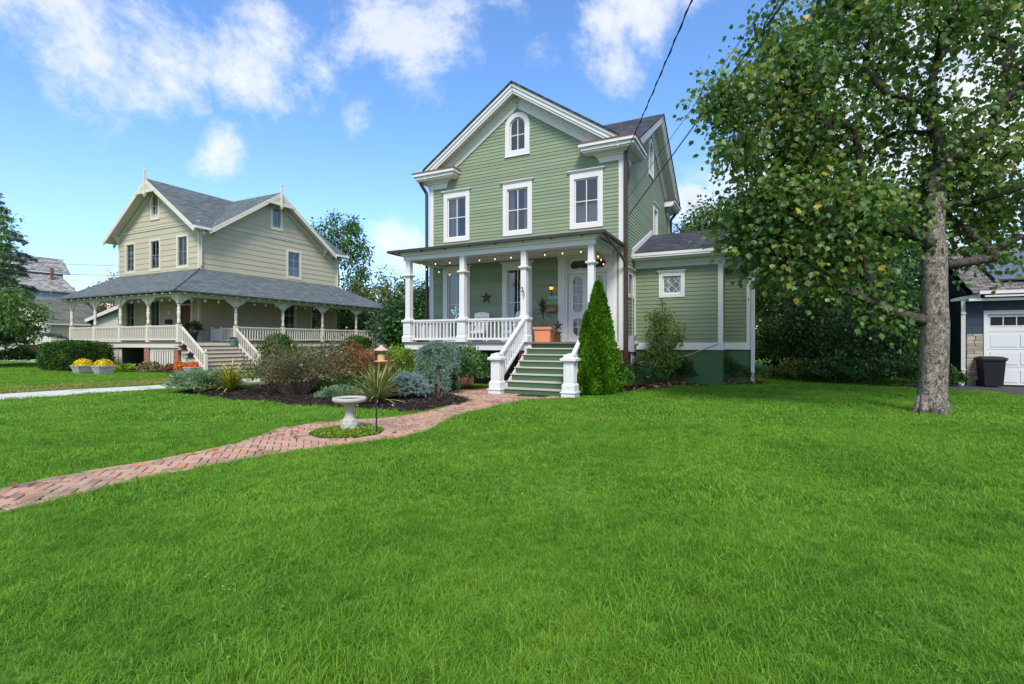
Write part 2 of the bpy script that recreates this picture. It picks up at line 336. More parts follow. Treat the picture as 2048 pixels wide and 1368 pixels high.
# ------------------------------------------------------------------ mesh helpers
def tag(o, label=None, cat=None, group=None, kind=None):
    if label: o['label'] = label
    if cat: o['category'] = cat
    if group: o['group'] = group
    if kind: o['kind'] = kind
    return o
def empty(name, loc=(0, 0, 0), rz=0, label=None, cat=None, group=None):
    o = bpy.data.objects.new(name, None); col.objects.link(o); o.location = loc; o.rotation_euler = (0, 0, rz)
    o.empty_display_size = .2
    return tag(o, label, cat, group)
def link(name, me, mat=None, parent=None, loc=None):
    o = bpy.data.objects.new(name, me); col.objects.link(o)
    if mat is not None and len(me.materials) == 0: me.materials.append(mat if not isinstance(mat, str) else M[mat])
    if parent is not None: o.parent = parent
    if loc is not None: o.location = loc
    return o
def auto_uv(me):
    nl = len(me.loops); npoly = len(me.polygons)
    if npoly == 0: return
    co = np.empty(len(me.vertices)*3, np.float32); me.vertices.foreach_get('co', co); co = co.reshape(-1, 3)
    vi = np.empty(nl, np.int32); me.loops.foreach_get('vertex_index', vi)
    no = np.empty(npoly*3, np.float32); me.polygons.foreach_get('normal', no); no = no.reshape(-1, 3)
    tot = np.empty(npoly, np.int32); me.polygons.foreach_get('loop_total', tot)
    ln = np.repeat(no, tot, axis=0)
    tan = np.stack([-ln[:, 1], ln[:, 0], np.zeros(nl)], 1); L = np.linalg.norm(tan, axis=1)
    flat = L < .02; tan[flat] = (1, 0, 0); L[flat] = 1; tan /= L[:, None]
    bi = np.cross(ln, tan); p = co[vi]
    uv = np.stack([(p*tan).sum(1), (p*bi).sum(1)], 1).astype(np.float32)
    me.uv_layers.new(name='UVMap'); me.uv_layers[0].data.foreach_set('uv', uv.ravel())

class MB:
    def __init__(s): s.v = []; s.f = []
    def add(s, vs, fs):
        k = len(s.v); s.v += [tuple(map(float, p)) for p in vs]; s.f += [tuple(i+k for i in f) for f in fs]; return s
    def box(s, x0, x1, y0, y1, z0, z1):
        return s.add([(x0, y0, z0), (x1, y0, z0), (x1, y1, z0), (x0, y1, z0), (x0, y0, z1), (x1, y0, z1), (x1, y1, z1), (x0, y1, z1)],
                     [(3, 2, 1, 0), (4, 5, 6, 7), (0, 1, 5, 4), (1, 2, 6, 5), (2, 3, 7, 6), (3, 0, 4, 7)])
    def frustum(s, cx, cy, z0, z1, w0, w1, d0=None, d1=None):
        d0 = w0 if d0 is None else d0; d1 = w1 if d1 is None else d1
        return s.add([(cx-w0, cy-d0, z0), (cx+w0, cy-d0, z0), (cx+w0, cy+d0, z0), (cx-w0, cy+d0, z0), (cx-w1, cy-d1, z1), (cx+w1, cy-d1, z1), (cx+w1, cy+d1, z1), (cx-w1, cy+d1, z1)],
                     [(3, 2, 1, 0), (4, 5, 6, 7), (0, 1, 5, 4), (1, 2, 6, 5), (2, 3, 7, 6), (3, 0, 4, 7)])
    def hexa(s, p):  # 8 points, bottom ring then top ring
        return s.add(p, [(3, 2, 1, 0), (4, 5, 6, 7), (0, 1, 5, 4), (1, 2, 6, 5), (2, 3, 7, 6), (3, 0, 4, 7)])
    def poly(s, pts): return s.add(pts, [tuple(range(len(pts)))])
    def slab(s, pts, dz):
        n = len(pts); vs = list(pts)+[(p[0], p[1], p[2]-dz) for p in pts]
        fs = [tuple(range(n)), tuple(range(2*n-1, n-1, -1))]+[(i, n+i, n+(i+1) % n, (i+1) % n) for i in range(n)]
        return s.add(vs, fs)
    def beam(s, p0, p1, w, h, up=(0, 0, 1), off=(0, 0)):
        p0 = Vector(p0); p1 = Vector(p1); d = (p1-p0).normalized(); sd = d.cross(Vector(up)).normalized(); u2 = sd.cross(d)
        vs = []
        for p in (p0, p1):
            for a, b in ((-1, -1), (1, -1), (1, 1), (-1, 1)): vs.append(p+sd*(a*w/2+off[0])+u2*(b*h/2+off[1]))
        return s.add(vs, [(0, 1, 2, 3), (7, 6, 5, 4), (0, 4, 5, 1), (1, 5, 6, 2), (2, 6, 7, 3), (3, 7, 4, 0)])
    def tube(s, pts, rad, n=6, cap=True):
        pts = [Vector(p) for p in pts]; k = len(s.v); m_ = len(pts)
        rad = [rad]*m_ if isinstance(rad, (int, float)) else list(rad); prev = None
        for i, p in enumerate(pts):
            dd = (pts[min(i+1, m_-1)]-pts[max(i-1, 0)])
            dd = dd.normalized() if dd.length > 1e-9 else Vector((0, 0, 1))
            if prev is None: a = dd.orthogonal().normalized()
            else:
                a = prev-dd*prev.dot(dd); a = a.normalized() if a.length > 1e-6 else dd.orthogonal().normalized()
            prev = a; b = dd.cross(a)
            for j in range(n):
                th = 2*math.pi*j/n; s.v.append(tuple(p+(a*math.cos(th)+b*math.sin(th))*rad[i]))
        for i in range(m_-1):
            for j in range(n): s.f.append((k+i*n+j, k+i*n+(j+1) % n, k+(i+1)*n+(j+1) % n, k+(i+1)*n+j))
        if cap: s.f.append(tuple(k+j for j in range(n-1, -1, -1))); s.f.append(tuple(k+(m_-1)*n+j for j in range(n)))
        return s
    def lathe(s, prof, c=(0, 0, 0), n=16, cap=True):
        k = len(s.v)
        for r, z in prof:
            for j in range(n): th = 2*math.pi*j/n; s.v.append((c[0]+r*math.cos(th), c[1]+r*math.sin(th), c[2]+z))
        for i in range(len(prof)-1):
            for j in range(n): s.f.append((k+i*n+j, k+i*n+(j+1) % n, k+(i+1)*n+(j+1) % n, k+(i+1)*n+j))
        if cap: s.f.append(tuple(k+j for j in range(n-1, -1, -1))); s.f.append(tuple(k+(len(prof)-1)*n+j for j in range(n)))
        return s
    def build(s, name, mat=None, parent=None, loc=None, smooth=False, uv=True):
        me = bpy.data.meshes.new(name); me.from_pydata(s.v, [], s.f); me.update()
        if uv: auto_uv(me)
        if smooth: me.polygons.foreach_set('use_smooth', [True]*len(me.polygons))
        return link(name, me, mat, parent, loc)
def copy_obj(o, parent=None):
    c = o.copy(); col.objects.link(c)
    if parent is not None: c.parent = parent
    for ch in list(o.children):
        copy_obj(ch, c)
    return c

# wall frames: (a along wall, d outward, z) -> local xyz
def F_front(y): return lambda a, d, z: (a, y-d, z)
def F_back(y): return lambda a, d, z: (a, y+d, z)
def F_right(x): return lambda a, d, z: (x+d, a, z)
def F_left(x): return lambda a, d, z: (x-d, a, z)
def fbox(mb, fr, a0, a1, d0, d1, z0, z1):
    return mb.hexa([fr(a0, d1, z0), fr(a1, d1, z0), fr(a1, d0, z0), fr(a0, d0, z0), fr(a0, d1, z1), fr(a1, d1, z1), fr(a1, d0, z1), fr(a0, d0, z1)])
def rect_open(a0, a1, z0, z1): return lambda zl, zh: (a0, a1) if min(zh, z1)-max(zl, z0) > .4*(zh-zl) else None
def arch_open(a0, a1, z0, z1):
    c = (a0+a1)/2; r = (a1-a0)/2; zs = z1-r
    def f(zl, zh):
        zm = (zl+zh)/2
        if zm < z0 or zm > z1: return None
        if zm <= zs: return (a0, a1)
        w = math.sqrt(max(0, r*r-(zm-zs)**2)); return (c-w, c+w) if w > .05 else None
    return f
def boards(parent, fr, span, z0, z1, ex, opens, mat, name='clapboard', thick=.024, sheath='wall', seg=None):
    """one object for each lapped board, cut round the openings, and the sheathing behind them as one wall"""
    sh = MB(); z = z0; i = 0
    while z < z1-.01:
        zh = min(z+ex, z1); sa, sb = span(z); ta, tb = span(zh)
        if sb-sa < .1: break
        ivs = [(sa, sb, ta, tb)]
        for op in opens:
            q = op(z, zh)
            if q is None: continue
            nv = []
            for (a, b, c, d_) in ivs:
                if q[1] <= a or q[0] >= b: nv.append((a, b, c, d_)); continue
                if q[0]-a > .03: nv.append((a, q[0], c, q[0]))
                if b-q[1] > .03: nv.append((q[1], b, q[1], d_))
            ivs = nv
        if seg:
            nv = []
            for (a, b, c, d_) in ivs:
                cuts = [a]; k = a+seg*(.35 if i % 2 else .8)+random.uniform(-.3, .3)
                while k < b-.7: cuts.append(k); k += seg
                cuts.append(b)
                for j in range(len(cuts)-1):
                    nv.append((cuts[j]+(.0008 if j else 0), cuts[j+1]-(.0008 if j < len(cuts)-2 else 0), c if j == 0 else cuts[j]+.0008, d_ if j == len(cuts)-2 else cuts[j+1]-.0008))
            bi = nv
        else: bi = ivs
        for (a, b, c, d_) in bi:
            e = random.uniform(-.002, .002); k = MB()
            k.hexa([fr(a, thick, z+e), fr(b, thick, z+e), fr(b, .0, z+e), fr(a, .0, z+e), fr(c, .007, zh+.004), fr(d_, .007, zh+.004), fr(d_, .0, zh+.004), fr(c, .0, zh+.004)])
            k.build(name, mat, parent, uv=False)
        for (a, b, c, d_) in ivs: sh.poly([fr(a, -.004, z), fr(b, -.004, z), fr(d_, -.004, zh), fr(c, -.004, zh)])
        z += ex; i += 1
    return sh.build(sheath, M['interior'], parent, uv=False)
def arch_pts(a0, a1, z0, z1, n=10):
    c = (a0+a1)/2; r = (a1-a0)/2; zs = z1-r
    return [(a0, z0), (a1, z0)]+[(c+r*math.cos(math.pi*i/n), zs+r*math.sin(math.pi*i/n)) for i in range(n+1)]
def ring(mb, fr, outer, inner, d0, d1):
    n = len(outer); k = len(mb.v)
    for pts, d in ((outer, d1), (inner, d1), (outer, d0), (inner, d0)):
        for a, z in pts: mb.v.append(tuple(fr(a, d, z)))
    for i in range(n):
        j = (i+1) % n
        mb.f += [(k+i, k+j, k+n+j, k+n+i), (k+i, k+2*n+i, k+2*n+j, k+j), (k+n+i, k+n+j, k+3*n+j, k+3*n+i)]
def curtain_mesh(fr, a0, a1, z0, z1, d=-.16, folds=7):
    mb = MB(); n = folds*4
    for i in range(n+1):
        a = a0+(a1-a0)*i/n; dd = d+.018*math.sin(i*math.pi/2+random.uniform(-.3, .3))
        mb.v += [fr(a, dd, z0), fr(a, dd, z1)]
    mb.f += [(2*i, 2*i+2, 2*i+3, 2*i+1) for i in range(n)]
    return mb
def window(parent, fr, a0, a1, z0, z1, cw=.12, top=.2, trim='white_trim', cap=True, rows=2, cols=2, arch=False, curtain='full', sash='white_trim', proud=.045, bw=.032, zsplit=None, cap_out=.09, upper_only_cols=False):
    """glass opening a0..a1, z0..z1; returns the casing object with sash, panes and curtains as sub-parts"""
    c = MB(); b = .055
    if arch:
        o = arch_pts(a0-cw, a1+cw, z0-cw, z1+cw); i = arch_pts(a0, a1, z0, z1); ring(c, fr, o, i, -.12, proud)
        fbox(c, fr, a0-cw-.03, a1+cw+.03, -.0, proud+.02, z0-cw-.03, z0-cw)
    else:
        o = [(a0-cw, z0-cw), (a1+cw, z0-cw), (a1+cw, z1+top), (a0-cw, z1+top)]; i = [(a0, z0), (a1, z0), (a1, z1), (a0, z1)]
        ring(c, fr, o, i, -.12, proud)
        if cap:
            k = z1+top
            for (e, zz0, zz1) in ((.03, k, k+.03), (cap_out*.7, k+.03, k+.055), (cap_out, k+.055, k+.08)): fbox(c, fr, a0-cw-e, a1+cw+e, 0, proud+e*.8, zz0, zz1)
    w = c.build('window', trim, parent, uv=False)
    s = MB(); b = bw*1.5; ds = (-.055, -.015)
    zm = zsplit if zsplit else (z0+z1)/2
    if arch: ring(s, fr, arch_pts(a0, a1, z0, z1), arch_pts(a0+b, a1-b, z0+b, z1-b), *ds)
    else: ring(s, fr, [(a0, z0), (a1, z0), (a1, z1), (a0, z1)], [(a0+b, z0+b), (a1-b, z0+b), (a1-b, z1-b), (a0+b, z1-b)], *ds)
    zs = [z0+(z1-z0)*r_/rows for r_ in range(rows+1)] if not zsplit else [z0, zsplit, z1]
    as_ = [a0+(a1-a0)*k_/cols for k_ in range(cols+1)]
    for zz in zs[1:-1]: fbox(s, fr, a0+b, a1-b, -.05, -.018, zz-bw/2, zz+bw/2)
    for aa in as_[1:-1]: fbox(s, fr, aa-bw/2, aa+bw/2, -.052, -.016, z0+b, (z1-b) if not arch else z1-b)
    s.build('sash', sash, w, uv=False)
    for r_ in range(len(zs)-1):
        for k_ in range(cols):
            p = MB(); pa, pb, pz, pt = as_[k_]+.01, as_[k_+1]-.01, zs[r_]+.01, zs[r_+1]-.01
            if arch and r_ == len(zs)-2:
                cc = (a0+a1)/2; rr = (a1-a0)/2-.01; zc = z1-rr
                if k_ == 0: pts = [(pa, pz), (pb, pz)]+[(cc-rr*math.sin(th), zc+rr*math.cos(th)) for th in [math.pi/2*q/6 for q in range(7)]]
                else: pts = [(pa, pz), (pb, pz)]+[(cc+rr*math.cos(th), zc+rr*math.sin(th)) for th in [math.pi/2*q/6 for q in range(7)]]
                if cols == 1: pts = arch_pts(pa, pb, pz, z1-.01)
                p.poly([fr(a_, -.035, z_) for a_, z_ in pts])
            else: p.poly([fr(pa, -.035, pz), fr(pb, -.035, pz), fr(pb, -.035, pt), fr(pa, -.035, pt)])
            p.build('pane', 'glass', w, uv=False)
    if curtain:
        W_ = a1-a0; tz = z1-.05
        if curtain == 'full': cur = [(a0-.05, a1+.05, z0-.05, tz+.1)]
        elif curtain == 'sides': cur = [(a0-.05, a0+W_*.28, z0-.05, tz+.1), (a1-W_*.28, a1+.05, z0-.05, tz+.1)]
        elif curtain == 'left': cur = [(a0-.05, a0+W_*.5, z0-.05, tz+.1)]
        elif curtain == 'top': cur = [(a0-.05, a1+.05, zm, tz+.1)]
        elif curtain == 'low': cur = [(a0-.05, a1+.05, z0-.05, zm-.1)]
        for q in cur: curtain_mesh(fr, *q).build('curtain', 'curtain', w, smooth=True, uv=False)
    return w

# ------------------------------------------------------------------ leaves
def fast_mesh(name, V, Fs, rnd=None):
    """V (n,3); Fs list of (m,k) index arrays"""
    me = bpy.data.meshes.new(name); me.vertices.add(len(V)); me.vertices.foreach_set('co', np.ascontiguousarray(V, np.float32).ravel())
    nl = sum(f.size for f in Fs); npoly = sum(len(f) for f in Fs)
    me.loops.add(nl); me.polygons.add(npoly)
    me.loops.foreach_set('vertex_index', np.concatenate([f.ravel() for f in Fs]).astype(np.int32))
    tot = np.concatenate([np.full(len(f), f.shape[1], np.int32) for f in Fs]); st = np.concatenate([[0], np.cumsum(tot)[:-1]]).astype(np.int32)
    me.polygons.foreach_set('loop_start', st); me.polygons.foreach_set('loop_total', tot)
    if rnd is not None:
        a = me.attributes.new('rnd', 'FLOAT', 'POINT'); a.data.foreach_set('value', np.ascontiguousarray(rnd, np.float32))
    me.update(calc_edges=True); return me
TPL = {}
TPL['oval'] = (np.array([(0, 0, 0), (.27, .45, .05), (0, 1, -.05), (-.27, .45, .05)]), [np.array([(0, 1, 2, 3)])])
TPL['wide'] = (np.array([(0, 0, 0), (.36, .35, .07), (.25, .75, .03), (0, 1, -.08), (-.25, .75, .03), (-.36, .35, .07)]), [np.array([(0, 1, 2, 3), (0, 3, 4, 5)])])
TPL['needle'] = (np.array([(-.06, 0, 0), (.06, 0, 0), (.03, 1, 0), (-.03, 1, 0)]), [np.array([(0, 1, 2, 3)])])
TPL['spray'] = (np.array([(0, 0, 0), (.22, .35, .03), (.10, .5, 0), (.26, .75, .02), (0, 1, 0), (-.26, .75, .02), (-.10, .5, 0), (-.22, .35, .03)]), [np.array([(0, 1, 2, 6, ), (0, 2, 6, 7)]), np.array([(2, 3, 4, 5, 6)])])
TPL['spray'] = (TPL['spray'][0], [np.array([(0, 1, 2), (0, 6, 7), (0, 2, 6)]), np.array([(2, 3, 4, 5, 6)])])
_mh = [(0, 0, 0), (.22, .02, .05), (.30, .20, .07), (.55, .36, .06), (.36, .47, .07), (.40, .70, .03), (.19, .66, .04), (0, 1.0, -.08)]
TPL['maple'] = (np.array(_mh+[(-x, y, z) for x, y, z in _mh[1:-1]]), [np.array([(0, 1, 2, 3, 4, 5, 6, 7), (0, 7, 13, 12, 11, 10, 9, 8)])])
def norm(a): return a/np.maximum(np.linalg.norm(a, axis=1, keepdims=True), 1e-9)
def leaves(name, P, axis, nrm, size, tpl, mat, parent, rnd=None, kind='stuff', smooth=False):
    T, Fs = TPL[tpl]; n = len(P); k = len(T)
    y = norm(axis); x = norm(np.cross(y, nrm)); z = np.cross(x, y)
    size = np.broadcast_to(np.asarray(size, float), (n,))
    V = P[:, None, :]+size[:, None, None]*(x[:, None, :]*T[None, :, 0:1]+y[:, None, :]*T[None, :, 1:2]+z[:, None, :]*T[None, :, 2:3])
    off = (np.arange(n)*k)[:, None, None]
    FF = [(f[None]+off).reshape(-1, f.shape[1]) for f in Fs]
    if rnd is None: rnd = rng.random(n)
    me = fast_mesh(name, V.reshape(-1, 3), FF, np.repeat(rnd, k))
    o = link(name, me, mat, parent); o['kind'] = kind
    return o
def rdir(n): return norm(rng.normal(size=(n, 3)))
def grow(trunk, tips, up=.25):
    """connect each tip to the nearest fitting node of the growing skeleton; returns nodes, parents and the branch paths"""
    nodes = [np.array(p, float) for p in trunk]; par = [i-1 for i in range(len(trunk))]; plen = [0.0]
    for i in range(1, len(trunk)): plen.append(plen[-1]+np.linalg.norm(nodes[i]-nodes[i-1]))
    paths = [list(range(len(trunk)))]
    tr = np.array(trunk); order = np.argsort([np.min(np.linalg.norm(tr-t_, axis=1)) for t_ in tips])
    for ti in order:
        tp_ = tips[ti]; A = np.array(nodes); dd = np.linalg.norm(A-tp_, axis=1)
        cost = dd+.22*np.array(plen)+np.maximum(0, A[:, 2]-tp_[2]+.15)*1.4
        k = int(np.argmin(cost)); a = nodes[k]; L = dd[k]
        if L < .12: continue
        n = max(2, int(L/.45)); path = [k]; p0 = a
        mid = (a+tp_)/2+np.array([0, 0, up*L*rng.uniform(-.1, .6)])+rng.normal(size=3)*.07*L
        for q in range(1, n+1):
            s_ = q/n; p = (1-s_)**2*a+2*s_*(1-s_)*mid+s_*s_*tp_
            if q < n: p = p+rng.normal(size=3)*.025*L/n**.5
            nodes.append(p); par.append(path[-1]); plen.append(plen[path[-1]]+L/n); path.append(len(nodes)-1)
        paths.append(path)
    cnt = np.zeros(len(nodes)); cnt[[p[-1] for p in paths]] = 1
    for i in range(len(nodes)-1, 0, -1):
        if par[i] >= 0: cnt[par[i]] += cnt[i]
    return nodes, par, paths, cnt
def skeleton_mesh(nodes, paths, cnt, r_tip, r_base, n=6, flare=None, skip=0):
    mb = MB(); tot = cnt[0]; ex = math.log(r_base/r_tip)/math.log(max(tot, 2))
    rad = r_tip*np.maximum(cnt, 1)**ex
    for i, p in enumerate(paths):
        if i < skip: continue
        rr = [rad[j] for j in p]
        if i > 0 and len(rr) > 1: rr[0] = min(rad[p[0]], rr[1]*1.25)
        if i == 0 and flare: rr = [r*f for r, f in zip(rr, flare+[1]*(len(rr)-len(flare)))]
        mb.tube([nodes[j] for j in p], rr, n if i else max(n, 14), cap=True)
    return mb
def tree(name, label, base, height, trunk_r, ells, ntips, nleaf, size, tpl, lmat, bark='bark_dark', lean=(0, 0), spread=.4, zmin=None, trunk_top=.8, flare=None, group=None, shell=.55, droop=.35, tips_extra=None, crown_rnd=None, r_tip=.008, tipw=.75, limbmat=None):
    root = empty(name, base, 0, label, 'tree', group)
    tips = []
    per = [max(1, int(ntips*e[6])) for e in ells]
    for e, k in zip(ells, per):
        d_ = rdir(k); rr = (shell**3+(1-shell**3)*rng.random(k))**(1/3)
        p = np.array(e[:3])+d_*rr[:, None]*np.array(e[3:6]); tips.append(p)
    tips = np.concatenate(tips)
    if zmin is not None: tips = tips[tips[:, 2] > zmin]
    if tips_extra is not None: tips = np.concatenate([tips, np.array(tips_extra)])
    nt = max(5, int(height*trunk_top/.4)); trunk = []
    for i in range(nt+1):
        s_ = i/nt; trunk.append((lean[0]*s_**1.3+math.sin(s_*7)*.03, lean[1]*s_**1.3+math.cos(s_*6)*.03-.03, height*trunk_top*s_-.05))
    nodes, par, paths, cnt = grow(trunk, tips)
    skeleton_mesh(nodes, paths if not limbmat else paths[:1], cnt, r_tip, trunk_r, 5, flare).build('trunk', bark, root, smooth=True, uv=False)
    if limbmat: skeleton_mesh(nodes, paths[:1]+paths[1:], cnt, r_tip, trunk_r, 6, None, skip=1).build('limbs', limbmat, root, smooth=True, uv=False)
    # leaves along the outer stretches of the branches
    seg = [];
    A = np.array(nodes)
    for p in paths[1:]:
        k = max(2, int(len(p)*tipw)); q = p[-k:]
        for a, b in zip(q[:-1], q[1:]): seg.append((A[a], A[b], 1.0))
        seg.append((A[q[-1]], A[q[-1]], 1.5))
    S0 = np.array([s_[0] for s_ in seg]); S1 = np.array([s_[1] for s_ in seg]); wgt = np.array([s_[2] for s_ in seg]); wgt /= wgt.sum()
    idx = rng.choice(len(seg), nleaf, p=wgt); f = rng.random((nleaf, 1))
    P = S0[idx]*(1-f)+S1[idx]*f; off = rng.normal(size=(nleaf, 3))*spread*.5; off[:, 2] -= spread*.12
    P = P+off
    ax = norm(off*1.2+rdir(nleaf)*.5+np.array([0, 0, -droop])); nr = norm(rdir(nleaf)*.75+np.array([0, 0, .85]))
    clump = rng.random(len(seg))[idx]*.55+rng.random(nleaf)*.45
    if crown_rnd: clump = crown_rnd(P, clump)
    leaves('crown', P, ax, nr, size*rng.uniform(.45, 1.3, nleaf), tpl, lmat, root, clump)
    return root
def bush(name, label, base, rx, ry, h, n, size, tpl, lmat, cat='shrub', group=None, shape='dome', stems=10, flower=None, lump=.18, upright=.3, z0=.0, stemmat='twig_grey', dense=.5):
    """leafy shrub: lumpy outline, leaves through the volume, thickest near the outside, on real stems"""
    root = empty(name, base, 0, label, cat, group)
    d_ = rdir(n); 
    if shape == 'dome': d_[:, 2] = np.abs(d_[:, 2])*1.0-(.25*rng.random(n)); d_ = norm(d_)
    rr = (dense**3+(1-dense**3)*rng.random(n))**(1/3)
    ph = rng.random(6)*6.28
    lum = 1+lump*(np.sin(d_[:, 0]*5+ph[0])*np.cos(d_[:, 1]*4.3+ph[1])+.6*np.sin(d_[:, 2]*7+d_[:, 0]*6+ph[2])+.5*np.cos(d_[:, 1]*9+d_[:, 2]*5+ph[3]))+rng.normal(size=n)*.05
    r = rr*lum
    if shape == 'dome': zc = h*.38; P = np.stack([d_[:, 0]*r*rx, d_[:, 1]*r*ry, zc+d_[:, 2]*r*np.where(d_[:, 2] > 0, h*.62, h*.38)], 1)
    elif shape == 'box':
        sc = 1/np.maximum(np.abs(d_).max(1), .3); sc = .55*sc+.45
        P = np.stack([d_[:, 0]*rr*rx*sc, d_[:, 1]*rr*ry*sc, h/2+d_[:, 2]*rr*h/2*sc], 1)+rng.normal(size=(n, 3))*.02
    elif shape == 'cone':
        z = rng.random(n)**1.25; th = rng.random(n)*6.283; w = (1-z)**.82*(1-.25*np.exp(-z*14))
        lob = 1+.13*np.sin(th*5+z*9+ph[0])+.10*np.sin(th*9-z*22+ph[1])+.05*np.sin(z*40+th*3)
        q = (dense+(1-dense)*rng.random(n)**.6)*lob; P = np.stack([rx*w*q*np.cos(th), ry*w*q*np.sin(th), .04+z*h], 1); d_ = norm(np.stack([np.cos(th), np.sin(th), np.full(n, .25)], 1))
    P[:, 2] = np.maximum(P[:, 2]+z0, .02)
    ax = norm(d_*.8+rdir(n)*.7+np.array([0, 0, upright])); nr = norm(d_*.7+rdir(n)*.8+np.array([0, 0, .4]))
    cl = np.clip(.5+.28*np.sin(P[:, 0]*7/rx+ph[4])*np.cos(P[:, 2]*6/h+ph[5])+.2*np.sin(P[:, 1]*9/ry)+rng.normal(size=n)*.2, 0, 1)
    leaves('foliage', P, ax, nr, size*rng.uniform(.65, 1.3, n), tpl, lmat, root, cl)
    if stems:
        mb = MB()
        for i in range(stems):
            a = random.uniform(0, 6.28); q = random.uniform(.2, .85)
            e = (math.cos(a)*rx*q, math.sin(a)*ry*q, z0+h*random.uniform(.5, 1.06)*(1-q*.3)) if shape != 'cone' else (math.cos(a)*rx*.1, math.sin(a)*ry*.1, h*random.uniform(.5, .9))
            b0 = (e[0]*.22+random.uniform(-.05, .05), e[1]*.22+random.uniform(-.05, .05), -.02); m0 = (e[0]*.6+random.uniform(-.08, .08), e[1]*.6+random.uniform(-.08, .08), e[2]*.5); mb.tube([b0, m0, e], [.011, .008, .003], 5)
            for _ in range(2 if stems > 20 else 0): mb.tube([m0, ((m0[0]+e[0])/2+random.uniform(-.12, .12), (m0[1]+e[1])/2+random.uniform(-.12, .12), (m0[2]+e[2])/2+.05), (e[0]+random.uniform(-.3, .3), e[1]+random.uniform(-.3, .3), e[2]+random.uniform(-.15, .12))], [.006, .005, .002], 4)
        mb.build('stems', stemmat, root, uv=False)
    if flower:
        fm, fn, fs = flower
        k = rng.choice(np.nonzero(rr > .8)[0], fn); FP = P[k]+d_[k]*.05
        rep = 9; FP2 = np.repeat(FP, rep, 0)+rng.normal(size=(fn*rep, 3))*fs*.28
        leaves('blossoms', FP2, rdir(fn*rep)+np.array([0, 0, .5]), rdir(fn*rep), fs*rng.uniform(.6, 1.1, fn*rep), 'wide', fm, root, np.repeat(rng.random(fn), rep)*.6+rng.random(fn*rep)*.4)
    return root

# ------------------------------------------------------------------ the ground and what is laid on it (metres, camera foot at the origin)
TH = R(26.4)                       # every house on the street is turned by this angle
UX, UY = math.cos(TH), -math.sin(TH); VX, VY = math.sin(TH), math.cos(TH)
OA = (3.897, 17.569); OB = (-17.8, 28.6); OC = (16.18, 17.91)
def wld(O, a, b, z=0): return (O[0]+a*UX+b*VX, O[1]+a*UY+b*VY, z)
MB().box(-300, 300, -300, 300, -.5, 0).build('ground', 'ground_soil', uv=False)['kind'] = 'structure'

UP = [(-6.1, 3.0), (-5.62, 4.2), (-5.34, 5.24), (-5.19, 5.66), (-4.96, 6.02), (-4.68, 6.44), (-4.39, 6.95), (-4.16, 7.6), (-4.18, 8.29), (-4.10, 8.88), (-3.85, 9.40), (-3.37, 9.78), (-2.87, 9.98), (-2.42, 10.25), (-2.03, 10.73), (-1.71, 11.45), (-1.36, 12.3)]
LO = [(-5.2, 2.6), (-4.78, 3.7), (-4.57, 4.49), (-4.43, 4.85), (-4.29, 5.2), (-4.12, 5.62), (-3.83, 6.07), (-3.47, 6.55), (-3.06, 7.05), (-2.54, 7.48), (-2.03, 7.78), (-1.65, 8.15), (-1.42, 8.70), (-1.36, 9.38), (-1.20, 10.20), (-.80, 11.21), (-.29, 12.15), (.25, 13.1), (.95, 13.62), (1.85, 13.72)]
TOPEND = [(-1.05, 12.98), (-1.22, 13.79), (-1.74, 14.7), (-2.0, 15.15), (-1.25, 16.75), (-.4, 16.93), (-.1, 15.1)]
PATH = UP+TOPEND+LO[::-1]
BED = [(-10.3, 15.2), (-9.04, 14.5), (-7.4, 13.38), (-5.8, 12.5), (-4.63, 12.05), (-3.52, 11.58), (-3.01, 11.40), (-2.3, 11.05), (-1.93, 11.1), (-1.49, 12.08), (-1.07, 12.98), (-1.24, 13.79), (-1.76, 14.7), (-2.02, 15.15), (-1.3, 16.8), (-2.2, 18.9), (-4.5, 19.6), (-6.5, 18.6), (-8.8, 17.6), (-10.2, 16.5)]
BEDR = [(1.95, 14.35), (2.6, 14.72), (3.13, 15.2), (4.5, 16.3), (6.27, 17.6), (7.77, 18.2), (8.86, 18.2), (9.7, 18.9), (9.6, 20.6), (7.6, 20.2), (5.2, 19.0), (3.6, 16.9), (2.2, 15.9)]
GRAV = [(-40, -12.0), (-13.6, 13.35), (-12.97, 14.42), (-12.12, 15.73), (-11.3, 16.9), (-9.9, 19.2), (-8.0, 23.5), (-10.3, 24.4), (-11.7, 20.2), (-12.5, 18.4), (-12.95, 17.6), (-14.26, 16.3), (-15.2, 14.9), (-43, -9.0)]
VERGE = [(-15.4, 14.7), (-14.3, 16.4), (-12.6, 18.6), (-11.8, 20.4), (-12.4, 22.0), (-14.7, 22.6), (-14.9, 20.5), (-16.2, 18.5), (-17.6, 17.0), (-30, 4), (-28, 2)]
DRIVE = [(13.2, 16.55), (14.13, 16.25), (14.75, 15.7), (14.75, 14.9), (14.3, 14.0), (12.6, 9.0), (8.0, -4), (16, -6), (26, 10), (22, 15.0), (14.6, 18.9)]
def inside(poly, P):
    P = np.asarray(P, float); x, y = P[:, 0], P[:, 1]; r = np.zeros(len(P), bool); n = len(poly)
    for i in range(n):
        (x0, y0), (x1, y1) = poly[i], poly[(i+1) % n]
        c = ((y0 > y) != (y1 > y)); 
        with np.errstate(divide='ignore', invalid='ignore'): xi = (x1-x0)*(y-y0)/((y1-y0) if y1 != y0 else 1e-12)+x0
        r ^= c & (x < xi)
    return r
def edge_dist(poly, P, closed=True):
    P = np.asarray(P, float); best = np.full(len(P), 1e9); n = len(poly)
    for i in range(n if closed else n-1):
        a = np.array(poly[i]); b = np.array(poly[(i+1) % n]); ab = b-a
        s_ = np.clip(((P-a)@ab)/(ab@ab), 0, 1); best = np.minimum(best, np.linalg.norm(P-(a+s_[:, None]*ab), axis=1))
    return best
